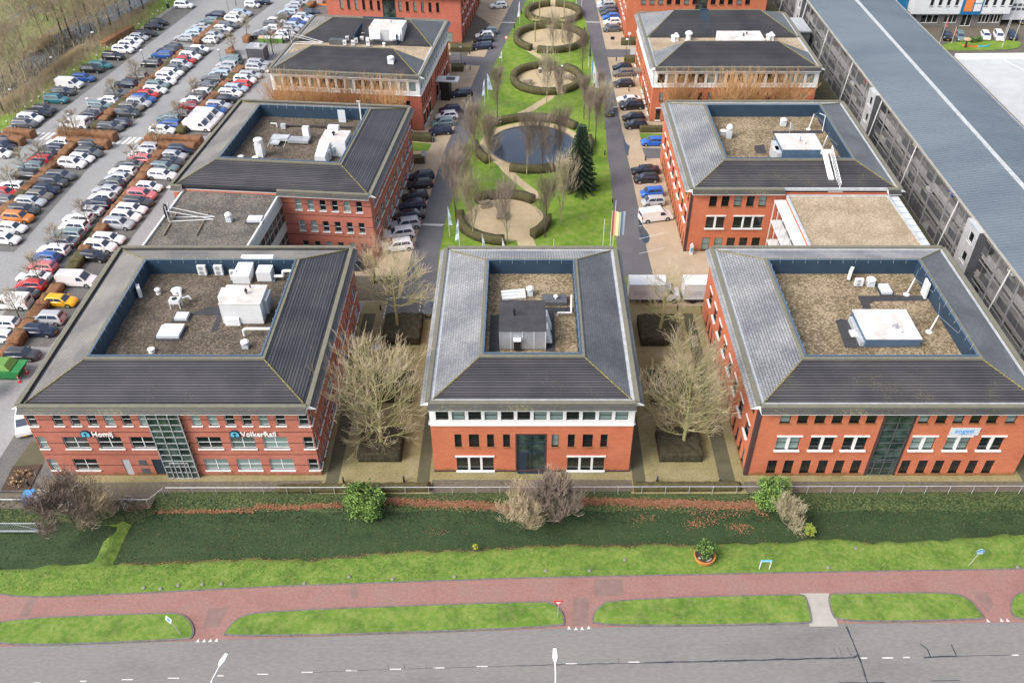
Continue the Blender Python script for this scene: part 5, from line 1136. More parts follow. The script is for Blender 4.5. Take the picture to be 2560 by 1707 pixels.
big=dict(seed=5,h=13.2,trunk_h=1.7,spread=7.6,levels=4,nbr=[5,4,4],r0=.22,up=.42,nst=34,minr=.012,mix=.5)
gt='bare trees in the courtyards'
for k,(x,y,s,l) in enumerate(((-14.8,62.8,1.0,'broad bare tree rising from the front hedge block between the left and centre offices'),(16.6,63.0,1.02,'broad bare tree rising from the front hedge block between the centre and right offices'))):
    tree('big%d'%k,dict(big,seed=5+k),('bark_green','bark_green','twig_pale'),(x,y,0),k*1.3,s,l,group=gt)
tall=dict(seed=21,h=12.5,trunk_h=4.2,spread=7.5,levels=4,nbr=[4,4,3],r0=.24,up=.35,nst=20,minr=.013,mix=.55)
tree('tall',tall,('bark_green','bark_green','twig_pale'),(-15.2,82.3,0),.5,.92,'tall bare tree with mossy trunk above the dark hedge block beside the parked grey car',group=gt)
tree('sparse',dict(tall,seed=23,nst=14,nbr=[3,3,3],h=10.5,trunk_h=2.5,spread=5),('bark_green','bark_green','twig_pale'),(16.3,81.5,0),.2,1.0,'sparse bare tree with mossy trunk in front of the white box truck',group=gt)
# park: upright trees
fs=dict(seed=31,h=9.5,trunk_h=1.0,spread=2.2,levels=4,nbr=[5,4,3],r0=.11,up=.8,fast=True,nst=17,minr=.009)
def Z2(u,v): return Q(1120,280,2.489,u,v)
def Qn(o,u,v,z=0): return Q(o[0],o[1],7.294,u,v,z)
def Qh(o,u,v): return Q(o[0],o[1],7.294,u,v,.95)
pk=[(Z2(55,690),1.15,'beside the left road next to the round gravel place'),(Z2(158,785),1.0,'at the front left rim of the nearest round gravel place'),(Z2(370,825),1.0,'at the front hedge of the nearest round gravel place'),(Z2(602,780),1.0,'at the right front hedge end of the nearest gravel place'),(Z2(705,680),1.1,'on the lawn edge right of the nearest gravel place'),
 (Z2(490,392),1.0,'in front of the pond by the low dark hedge'),(Z2(590,380),1.0,'in front of the pond right of the hedge'),(Z2(260,352),.95,'at the front left shore of the pond'),(Z2(165,278),.95,'on the grass left of the pond'),(Z2(690,350),1.1,'between the pond and the dark spruce'),
 (T(0,2,315,960),.95,'at the gap below the third hedge ring'),(T(0,2,415,1015),.85,'between the third hedge ring and the pond'),(T(0,2,655,1085),.85,'on the lawn above the spruce'),(T(0,2,372,512),.85,'below the second hedge ring in the middle'),(T(0,2,525,575),.95,'right of the second hedge ring on the grass'),
 (T(0,1,2200,1070),.9,'left of the third ring beside two flags'),(T(0,1,2000,1420),1.0,'beside the left road above the pond'),(T(0,1,2130,1540),.9,'left of the pond path'),
 (T(0,2,760,1290),.9,'at the right road beyond the spruce'),(T(0,2,830,1180),.85,'at the right road edge above the spruce'),(T(0,2,800,1050),.8,'at the right road edge near the moving car'),(T(0,2,700,1200),.8,'between spruce and right road'),
 (Z2(120,520),.9,'on the left lawn edge by the road'),(Z2(60,560),.85,'leftmost on the left lawn edge'),(T(0,2,640,640),.8,'right of the third ring beside the white flags')]
for i,(p,s,l) in enumerate(pk):
    tree('fs%d'%(i%3),dict(fs,seed=31+i%3),('bark_green' if i%3 else 'bark_dark','twig_brown','twig_brown' if i%3!=1 else 'twig_olive'),(p[0],p[1],0),i*1.1,s*random.uniform(.9,1.0)*.98,'slender upright bare tree '+l,group='upright bare trees in the park')
# pollards in the two far rings
for i,(u,v,l) in enumerate(((210,385,'left in the second hedge ring'),(455,390,'right in the second hedge ring'),(250,160,'left in the farthest hedge ring'),(475,165,'right in the farthest hedge ring'))):
    p=T(0,2,u,v); e=empty('pollard_tree',(*p,0),i,'thin pollarded tree with flat branch tuft standing '+l,'tree','pollarded trees in the hedge rings')
    b=MB(); b.tube((0,0,0),(0,0,4.6),.14,.11,6); b.build('trunk',M['bark_green'],e); b=MB(); r=random.Random(i)
    for k in range(9):
        t=k*.7; q=Vector((math.cos(t),math.sin(t),.15))*r.uniform(.9,1.5)+Vector((0,0,4.5)); b.tube((0,0,4.5),q,.09,.06,4)
        for j in range(4): b.tube(q,q+Vector((r.uniform(-.5,.5),r.uniform(-.5,.5),r.uniform(-.6,.6))),.04,.02,3)
    b.build('crown',M['bark_green'],e)
# spruce
p=Z2(815,485); e=empty('spruce_tree',(*p,0),0,'dark green spruce at the right shore of the pond','tree'); e.scale=(.85,.85,.97); b=MB(); b.tube((0,0,0),(0,0,11.3),.22,.03,7); b.build('trunk',M['bark_dark'],e)
b=MB(); r=random.Random(8)
for i in range(34):
    z=.6+10.4*i/34; rad=3.3*(1-i/36)**.85
    for k in range(11):
        t=k*.571+i*.37+r.uniform(-.15,.15); L=rad*r.uniform(.7,1.1); tip=Vector((math.cos(t)*L,math.sin(t)*L,z-.25*L+.2)); o=Vector((0,0,z)); 
        n=max(3,int(L*4))
        for j in range(1,n+1):
            c=o+(tip-o)*j/n; w=.34*(1-.4*j/n)+.1
            for s_ in (-1,1):
                sd=Vector((-math.sin(t),math.cos(t),0))*s_*w; b.face([c,c+sd*.9+Vector((math.cos(t)*.2,math.sin(t)*.2,-.12)),c+sd*.5+Vector((math.cos(t)*.4,math.sin(t)*.4,.03)),c+Vector((math.cos(t)*.3,math.sin(t)*.3,.1))])
b.build('crown',M['needle'],e)
# orange willows in front of B6 and B7, pollard with upward whips
def whips(seed,mt,n=230,h=8.3):
    r=random.Random(seed); a=MB(); a.tube((0,0,0),(0,0,2.4),.3,.36,8); b=MB()
    for i in range(n):
        t=r.uniform(0,6.28); L=h*r.uniform(.6,1); out=r.uniform(.1,.75)
        q=Vector((0,0,2.3)); d=Vector((math.cos(t)*out,math.sin(t)*out,1)).normalized()
        for k in range(4):
            q2=q+d*L/4; b.tube(q,q2,.04*(1-k*.2),.04*(1-(k+1)*.2),3,0,False)
            if k: 
                for _ in range(3):
                    dd=(d+Vector((r.uniform(-.4,.4),r.uniform(-.4,.4),.2))).normalized(); b.tube(q2,q2+dd*r.uniform(.6,1.4),.016,.008,3,0,False)
            q=q2; d=(d+Vector((r.uniform(-.12,.12),r.uniform(-.12,.12),.05))).normalized()
    return a.mesh('trunk',M['bark_dark']),b.mesh('crown',M[mt])
WM=[whips(i,'twig_orange') for i in range(2)]
wl=[((-39.5,135.9),'first orange willow from the left before the left split roof office'),((-34.0,134.8),'second orange willow from the left before the left split roof office'),((-28.2,134.0),'third orange willow before the left split roof office'),((-22.5,133.6),'rightmost orange willow before the left split roof office'),
 ((26.0,136.2),'leftmost orange willow before the right split roof office'),((33.5,136.2),'second orange willow before the right split roof office'),((37.2,136.4),'third orange willow before the right split roof office'),((43.6,136.2),'rightmost orange willow before the right split roof office')]
for i,(p,l) in enumerate(wl):
    e=empty('willow_tree',(*p,0),i*.8,l,'tree','orange pollard willows'); e.scale=(1.0,1.0,.98); place(WM[i%2][0],'trunk',e); place(WM[i%2][1],'crown',e)
e=empty('willow_tree',(-19.6,92.5,0),0,'small reddish bare tree at the right corner of the second left office','tree'); e.scale=(.95,.95,.85); place(WM[0][0],'trunk',e); place(whips(9,'twig_pink',90,6.5)[1],'crown',e)
# car park trees
pt_=[(1145,905,'near the first crossing'),(0,0,'')]
small=dict(seed=51,h=5.5,trunk_h=1.6,spread=3.2,levels=3,nbr=[6,5],r0=.1,up=.5,nst=13,minr=.012)
sp_=[(Qn((0,200),1280,1170),'beside the hedge just below the left crossing'),(Qn((0,200),1400,1065),'on the brown hedge pair by the left crossing'),(Qn((0,340),830,600),'in the lower left hedge row'),(Qn((0,340),510,700),'lower in the left hedge row'),(Qn((0,340),285,1050),'lowest in the left hedge row'),
 (Qn((240,250),1160,900),'beside the right crossing'),(Qn((240,250),790,1290),'in the middle hedge row below the right crossing'),(Qn((0,540),1640,240),'in the middle hedge row by white cars'),(Qn((0,540),1140,700),'in the middle hedge row by the blue car'),(Qn((0,540),790,1330),'in the middle hedge row by the red car'),(Qn((0,740),370,440),'in the middle hedge row by the white van'),
 (Qn((200,100),1070,830),'in the upper left hedge row by the navy car'),(Qn((200,100),680,1150),'in the upper left hedge row by the white hatchback'),(Qn((360,130),1000,960),'in the upper middle hedge row by the dark red car'),(Qn((400,0),1350,1000),'at the brown hedge bush by the small grey hut'),(Qn((400,0),1590,670),'at the brown hedge bush by the green bins'),(Qn((400,0),1390,110),'at the top end of the upper hedge row'),(Qn((600,0),830,740),'beside the green bins'),(Qn((600,0),610,1000),'behind the small grey hut'),(Qn((240,250),1540,470),'by the blue car near the white vans')]
for i,(p,l) in enumerate(sp_): tree('sm%d'%(i%2),dict(small,seed=51+i%2),('bark_dark','bark_dark','twig_olive'),(*p,0),i*1.7,random.uniform(.8,1.05),'small bare parking lot tree '+l,group='small bare trees in the parking lot')
# woodland along the stream
wd=dict(seed=61,h=10.0,trunk_h=2.0,spread=8.5,levels=4,nbr=[5,4,4],r0=.17,up=.6,nst=13,minr=.017,mix=.6)
wpos=[(30,175),(62,188),(20,215),(165,95),(232,96),(180,55),(255,62),(292,44),(330,22),(300,15),(270,20),(225,45),(140,72),(100,95),(55,110),(110,48),(350,14),(215,20),(10,262),(365,8),(120,25),(245,28),(5,150),(150,45),(200,40)]
ordi=['large','spreading','leaning','slim','dense','forked']
for i,(x,y) in enumerate(wpos):
    p=O(x,y)
    d_='between the stream and the car park' if i in (3,4,6,7,18) else 'in the wood beyond the stream'
    tree('wd%d'%(i%3),dict(wd,seed=61+i%3),('bark_green' if i%2 else 'bark_dark','twig_olive','twig_olive' if i%3 else 'twig_pale'),(*p,0),i*2.1,random.uniform(.75,1.1),'%s bare tree %s, %s from the left edge'%(ordi[i%6],d_,(ORD+['%dth'%k for k in range(24,40)])[sorted(wpos).index((x,y))]),group='bare woodland trees along the stream')
# reeds
b=MB(); r=random.Random(4)
rp=[(35,165),(60,180),(0,240),(20,250),(120,170),(175,135),(150,145),(95,150),(70,110),(60,130),(175,130),(30,235)]
def reedline(a,c,n,w):
    a=Vector(O(*a)); c=Vector(O(*c))
    for i in range(n):
        q=a+(c-a)*r.random()+Vector((r.gauss(0,w),r.gauss(0,w))); h=r.uniform(.7,1.5); dx=r.uniform(-.4,.4); dy=r.uniform(-.3,.3)
        b.face([(q.x-.05,q.y,0),(q.x+.05,q.y,0),(q.x+dx,q.y+dy,h)])
        b.face([(q.x,q.y-.05,0),(q.x,q.y+.05,0),(q.x+dx*.6,q.y+dy,h*.9)])
reedline((105,180),(190,118),2600,.5); reedline((0,258),(60,215),900,.7); reedline((72,118),(112,92),900,.8)
tag(b.build('reeds',M['reed']),kind='stuff')
# hedges
def rough(b,amp,seed=0,sub=.45):
    return b
def hedge(poly,h,m,label,group=None,z0=0,amp=.09,name='hedge',step=.4):
    """clipped hedge: prism with lumpy subdivided top and sides"""
    bm=bmesh.new(); vs=[bm.verts.new((p[0],p[1],z0)) for p in poly]; f=bm.faces.new(vs)
    if f.normal.z>0: f.normal_flip()
    ex=bmesh.ops.extrude_face_region(bm,geom=[f]); top=[v for v in ex['geom'] if isinstance(v,bmesh.types.BMVert)]
    for v in top: v.co.z=z0+h
    for it in range(5):
        lo=[e for e in bm.edges if e.calc_length()>step]
        if not lo: break
        bmesh.ops.subdivide_edges(bm,edges=lo,cuts=1,use_grid_fill=True)
    bmesh.ops.triangulate(bm,faces=bm.faces[:]); bm.normal_update()
    for v in bm.verts:
        if v.co.z>z0+.05:
            n_=math.sin(v.co.x*5.1+v.co.y*3.3)*.5+random.uniform(-1,1); v.co+=v.normal*amp*n_*.7
    me=bpy.data.meshes.new(name); bm.to_mesh(me); bm.free(); me.materials.append(M[m]); me.polygons.foreach_set('use_smooth',[True]*len(me.polygons))
    o=place(me,name); c=tag(o,label,'hedge',group); return o
import bmesh
def rect(x0,x1,y0,y1): return [(x0,y0),(x1,y0),(x1,y1),(x0,y1)]
for (xa,xb,ya,yb,l) in ((-17,-12.6,61,65,'square dark hedge block under the front tree left of the centre office'),(-17.1,-12.4,69.8,74.0,'square dark hedge block in the middle of the left courtyard'),(-16.9,-12.4,79.8,84.6,'square dark hedge block at the back of the left courtyard beside parking bays'),
  (13.9,18.3,61,65,'square dark hedge block under the front tree right of the centre office'),(14.0,18.4,69.8,74,'square dark hedge block in the middle of the right courtyard'),(13.9,18.4,79.6,84.4,'square dark hedge block at the back of the right courtyard before the box truck')):
    hedge(rect(xa,xb,ya,yb),1.15,'hedge_dark',l,'square hedge blocks in the courtyards',amp=.12)
def ring(c,r,a0,a1,label,w=1.1,h=1.15):
    n=max(3,int(abs(a1-a0)/12)); A=[R(a0+(a1-a0)*i/n) for i in range(n+1)]
    poly=[(c[0]+r*math.cos(t),c[1]+r*math.sin(t)) for t in A]+[(c[0]+(r-w)*math.cos(t),c[1]+(r-w)*math.sin(t)) for t in A[::-1]]
    hedge(poly,h,'hedge_green',label,'curved hedges of the park rings',amp=.04,step=.7)
C1,C2,C3,C4,C5=[c for c,_ in CC]
ring(C1,6.4,96,262,'left half of the farthest hedge ring'); ring(C1,6.4,-84,84,'right half of the farthest hedge ring')
ring(C2,7.6,98,178,'upper left arc of the second hedge ring'); ring(C2,7.6,182,236,'lower left arc of the second hedge ring'); ring(C2,7.6,-112,82,'long right arc of the second hedge ring')
ring(C3,6.9,72,180,'upper left arc of the third hedge ring'); ring(C3,6.9,184,284,'lower left arc of the third hedge ring'); ring(C3,6.9,-62,56,'right arc of the third hedge ring')
ring(C4,10.1,38,132,'long low hedge arc behind the pond'); ring(C4,10.0,182,222,'short hedge arc left of the pond'); ring(C4,9.9,248,292,'dark hedge arc in front of the pond'); ring(C4,10.1,-25,10,'short hedge arc right of the pond')
ring(C5,6.9,48,132,'back hedge arc of the nearest gravel place'); ring(C5,6.9,172,272,'front left hedge arc of the nearest gravel place'); ring(C5,6.9,-50,-2,'right hedge arc of the nearest gravel place')
# small clipped hedges at facades
for (o_,pts,l) in (((0,0),((1126,120),(1183,121),(1182,130),(1126,130)),'clipped hedge at the corner of the top left office'),((0,0),((1129,170),(1160,171),(1158,180),(1129,180)),'clipped hedge beside the white sign board on the left'),((0,0),((1018,352),(1080,357),(1079,346),(1020,343)),'clipped hedge across the grass patch beside the second left office'),((0,0),((1024,400),(1064,400),(1063,410),(1024,410)),'clipped hedge above the row of parked dark cars'),
   ((0,0),((1552,106),(1588,106),(1588,114),(1552,114)),'clipped hedge at the corner of the top right office'),((0,0),((1560,150),(1586,150),(1586,158),(1560,158)),'clipped hedge beside the white board on the right'),((0,0),((1598,326),(1655,327),(1655,332),(1600,332)),'clipped hedge in front of the right split roof office')):
    hedge(pg(*pts),1.0,'hedge_green',l,'small clipped hedges',amp=.05)
hedge([(-24.5,56.85),(-9.3,57.0),(-9.3,57.9),(-24.5,57.6)],.5,'hedge_green','low mossy hedge strip behind the white fence left of the centre office',amp=.07)
hedge([(10.9,57.0),(21.5,57.1),(21.5,58.0),(10.9,57.9)],.5,'hedge_green','low mossy hedge strip behind the white fence right of the centre office',amp=.07)
# beech hedge pairs at crossings
for pts,l in ((((8,308),(10,296),(75,293),(82,300),(82,318),(74,322)),'a'),):
    pass
def bh(c0,c1,w,h,label,m='hedge_brown'):
    a=Vector(c0); c=Vector(c1); d=(c-a).normalized(); nn=Vector((-d.y,d.x))*w/2
    return hedge([tuple(a-nn),tuple(c-nn),tuple(c+nn),tuple(a+nn)],h,m,label,'brown beech hedges of the car park',amp=.12)
o0=(0,200)
bh(Qh(o0,90,920),Qh(o0,600,960),1.3,1.3,'long brown hedge at the left end of the crossing, upper one'); bh(Qh(o0,-100,1010),Qh(o0,420,1090),1.3,1.3,'long brown hedge at the left end of the crossing, lower one')
bh(Qh(o0,1080,930),Qh(o0,2110,1010),1.4,1.4,'long brown hedge between the two crossings, upper one'); bh(Qh(o0,1000,1060),Qh(o0,1990,1150),1.4,1.3,'long brown hedge between the two crossings, lower one')
o0=(240,250); bh(Qh(o0,910,690),Qh(o0,1930,720),1.4,1.4,'long brown hedge right of the second crossing, upper one'); bh(Qh(o0,820,790),Qh(o0,1820,830),1.4,1.3,'long brown hedge right of the second crossing, lower one')
bh(Q(0,0,7.294,1900,860),Q(0,0,7.294,2420,560),1.5,1.1,'brown hedge along the stream side of white parked cars')
def blocks(p0,p1,n,label,w=1.5):
    a=Vector(p0); c=Vector(p1); d=(c-a)/n; u=d.normalized(); nn=Vector((-u.y,u.x))*w/2
    for i in range(n):
        s=a+d*(i+.04); t=a+d*(i+.94); hedge([tuple(s-nn),tuple(t-nn),tuple(t+nn),tuple(s+nn)],random.uniform(.85,1.15),'hedge_brown' if random.random()<.85 else 'hedge_green','brown hedge cube, %s from the near end of %s'%(ORD[i],label),'brown hedge cubes between parked cars',amp=.1,step=.7)
blocks(Qh((0,340),40,1350),Qh((0,340),1330,130),11,'the lower left hedge row')
blocks(Qh((0,740),20,1080),Qh((240,250),1190,900),21,'the middle hedge row')
blocks(Qh((0,200),1700,830),Qh((200,100),1900,170),15,'the upper left hedge row')
blocks(Qh((400,0),650,740),Qh((400,0),1170,310),7,'the far left hedge row')
blocks(Qh((240,250),1520,540),Qh((360,130),1800,230),14,'the upper middle hedge row')
blocks(Qh((600,0),590,700),Qh((600,0),1330,20),9,'the far right hedge row')
hedge([Qn((400,0),*p) for p in ((1210,1010),(1300,1040),(1400,1030),(1340,930))],1.1,'hedge_brown','round brown bush left of the small grey hut',amp=.15); hedge([Qn((400,0),*p) for p in ((1510,780),(1620,800),(1680,740),(1600,700))],1.1,'hedge_brown','round brown bush beside the green bins',amp=.15)
# leafy shrubs made of many small leaves
def shrub(label,x,y,z0,rx,ry,h,mts,n,sz,seed,stems=6,cat='shrub',name='shrub',cl=30):
    r=random.Random(seed); e=empty(name,(x,y,z0),0,label,cat); b=MB()
    for i in range(stems):
        t=r.uniform(0,6.28); b.tube((0,0,0),(math.cos(t)*rx*.5,math.sin(t)*ry*.5,h*.7),.05,.02,4)
    b.build('stem',M['bark_dark'],e); b=MB(); cs=[]
    for i in range(cl):
        while True:
            p=Vector((r.uniform(-1,1),r.uniform(-1,1),r.uniform(-.9,1)))
            if .35<p.length<1: break
        cs.append(Vector((p.x*rx,p.y*ry,h*.5+p.z*h*.5)))
    for i in range(n):
        c=cs[r.randrange(cl)]; q=c+Vector((r.gauss(0,1),r.gauss(0,1),r.gauss(0,1)))*min(rx,h)*.13
        if q.z<.03: continue
        a=Vector((r.gauss(0,1),r.gauss(0,1),r.gauss(0,1))).normalized(); c2=a.orthogonal().normalized()
        b.face([q-a*sz,q+c2*sz*.5,q+a*sz,q-c2*sz*.5],r.randrange(len(mts)))
    b.build('foliage',[M[m_] for m_ in mts],e); return e
shrub('bright green round shrub at the fence left of the centre office',*T(2,1,1010,1510),-.3,2.0,1.7,3.2,('leaf_fresh','leaf_fresh','leaf_dark'),5200,.13,1,cl=46)
shrub('green shrub at the fence in front of the right office',*T(2,3,60,1440),-.2,1.9,1.5,3.0,('leaf_fresh','leaf_dark','leaf_fresh'),4200,.12,2,cl=40)
shrub('small yellow green bush on the ditch bank right of the green shrub',*T(3,3,370,190),-.2,.6,.5,1.0,('leaf_yellow','leaf_fresh'),900,.1,3)
shrub('tiny yellow shrub at the edge of the duckweed before the centre office',*T(3,1,2000,330),-.2,.25,.2,.6,('leaf_yellow',),160,.08,4)
def twigbush(label,x,y,z0,s,seed,mt,n=12):
    p=dict(seed=seed,h=2.6,trunk_h=.1,spread=4.2,levels=4,nbr=[7,6,5],r0=.07,up=.7,nst=n,minr=.013); tree('tb%d'%seed,p,('bark_dark',mt,mt),(x,y,z0),0,s,label,'shrub',name='bare_shrub')
twigbush('wide brown bare shrub covering the bins at the front left corner',*T(3,0,690,150),-.1,(1.5,1.25,1.35),71,'twig_brown',16)
twigbush('second brown bare shrub merging into the wide one at the front left',*T(3,0,930,80),-.1,(1.0,.9,1.0),72,'twig_pale')
twigbush('pale brown bare shrub standing in the ditch before the centre office',*T(3,2,120,140),-.5,(1.0,.95,1.1),73,'twig_pale',16)
twigbush('greyish bare shrub right beside the pale one before the centre office',*T(3,2,380,90),-.5,(1.05,1.0,1.55),74,'twig_brown',16)
twigbush('olive bare shrub at the foot of the green shrub before the right office',*T(3,3,160,110),-.4,(.8,.8,.8),75,'twig_olive')
# planter
x,y=T(3,2,1750,440); e=empty('planter',(x,y,0),0,'orange half barrel planter with a round dark green bush on the verge','planter'); b=MB(); b.lathe((0,0,0),[(.75,0),(.95,.35),(1.0,.7),(.9,.7),(.85,.5)],16); b.build('tub',M['terracotta'],e)
b=MB(); b.lathe((0,0,.45),[(.85,0),(.8,.06)],14); b.build('soil',M['soil'],e); b=MB(); r=random.Random(5)
for i in range(7):
    t=r.uniform(3.6,5.8); b.lathe((math.cos(t)*.6,math.sin(t)*.6,.5),[(.05,0),(.13,.05),(.12,.14),(.04,.18)],6)
b.build('stone',M['concrete'],e); shrub('round dark green bush growing in the orange planter',x,y+.15,.5,.9,.8,1.9,('leaf_dark','leaf_dark','leaf_fresh'),2600,.11,6)
# fallen leaves
b=MB(); r=random.Random(12)
def leaf(x,y,z,s):
    a=r.uniform(0,6.28); c,s_=math.cos(a)*s,math.sin(a)*s; b.face([(x-c,y-s_,z),(x+s_*.6,y-c*.6,z+.03),(x+c,y+s_,z+.01),(x-s_*.6,y+c*.6,z+.03)],r.randrange(2))
for (u0,v0,u1,v1,rc,n,w) in ((0,1500,780,1490,(2,1),800,.18),(1180,1460,2334,1500,(2,1),1900,.28),(600,1460,2230,1490,(2,2),3000,.30),(1450,1530,2334,1520,(2,0),500,.2),(900,1540,1450,1530,(2,0),60,.3),(1600,1540,2200,1560,(2,2),60,.4),(2200,1500,2334,1568,(2,2),60,.4)):
    for i in range(n):
        f=r.random(); x,y=T(rc[0],rc[1],u0+(u1-u0)*f,v0+(v1-v0)*f,-.55); y+=r.gauss(0,w*.6); x+=r.uniform(-.2,.2); leaf(x,y,max(zg(x,y),-.62)+.02+r.uniform(0,.1),r.uniform(.06,.13))
for i in range(900):
    x=r.uniform(-40,46); y=r.uniform(49,55.5); leaf(x,y,max(zg(x,y),-.62)+.02,r.uniform(.03,.07))
for (px_,py_,n) in ((1100,1330,25),(1606,1295,60),(1850,1320,110),(1740,1310,110),(1780,1300,60),(1240,1400,20)):
    for i in range(n):
        x,y=g(px_+r.gauss(0,16),py_+r.gauss(0,7),-.6); leaf(x,y,-.58,r.uniform(.05,.1))
for i in range(1500):
    x=r.uniform(-37,16); y=dl(x,near)-r.uniform(-.4,1.0)*r.random(); leaf(x,y,max(zg(x,y),-.62)+.03,r.uniform(.03,.07))
tag(b.build('fallen_leaves',[M['leaf_litter'],mat('pale_fallen_leaf',[(.27,.13,.07),(.36,.20,.12)],3,.9,2)]),kind='stuff')
# fibrous cover on the ditch and bank
b=MB(); r=random.Random(31)
for i in range(26000):
    x=r.uniform(-52,54); y=r.uniform(dl(x,near)+.3,56.2); z=max(zg(x,y),-.62)
    a=r.uniform(0,3.14); w=r.uniform(.03,.10); h=r.uniform(.01,.07) if y<53.5 else r.uniform(.03,.13)
    b.face([(x-w*math.cos(a),y-w*math.sin(a),z+.003),(x+w*math.cos(a),y+w*math.sin(a),z+.003),(x+r.uniform(-.08,.08),y+r.uniform(-.08,.08),z+h)],r.choice((0,0,1,1,2,3)) if y<53.5 else r.choice((0,0,1,2)))
tag(b.build('ditch_plants',[mat('weed_dark',[(.014,.034,.010),(.024,.05,.014)],1,.8,3),mat('weed_mid',[(.03,.06,.018),(.045,.08,.022)],1,.8,3),mat('weed_light',[(.06,.10,.025),(.085,.12,.035)],1,.8,3),M['weed']]),kind='stuff')
# dry undergrowth in the wood
b=MB(); ug=[((0,262),(80,208),1500,2.0),((80,208),(215,112),1500,1.6),((215,112),(330,28),1500,2.2),((20,140),(110,75),500,5),((110,75),(230,10),500,5),((0,200),(60,150),900,3)]
for a_,c_,n_,w_ in ug:
    a_=Vector(O(*a_)); c_=Vector(O(*c_))
    for i in range(n_):
        q=a_+(c_-a_)*r.random()+Vector((r.gauss(0,w_),r.gauss(0,w_)))
        for k in range(2):
            dx=r.uniform(-.5,.5); dy=r.uniform(-.5,.5); h=r.uniform(.4,1.5); b.face([(q.x-.03,q.y,0),(q.x+.03,q.y,0),(q.x+dx,q.y+dy,h)],r.randrange(3))
tag(b.build('undergrowth',[M['twig_olive'],M['twig_brown'],M['reed']]),kind='stuff')
# grass tufts on verges
b=MB(); r=random.Random(77)
for i in range(11000):
    x=r.uniform(-52,52); lo=46.75+.028*x; y=r.uniform(lo,dl(x,near)-.5)
    if abs(x)>52: continue
    h=r.uniform(.02,.09); z=zg(x,y)-.02; a=r.uniform(0,3.14); w=r.uniform(.03,.09)
    b.face([(x-w*math.cos(a),y-w*math.sin(a),z),(x+w*math.cos(a),y+w*math.sin(a),z),(x+r.uniform(-.1,.1),y+r.uniform(-.1,.1),z+h)],r.randrange(3))
tag(b.build('grass_tufts',[M['grass'],mat('tuft_light',[(.14,.24,.03),(.21,.30,.06)],1,.9,3),mat('tuft_dark',[(.05,.09,.015),(.08,.13,.02)],1,.9,3)]),kind='stuff')
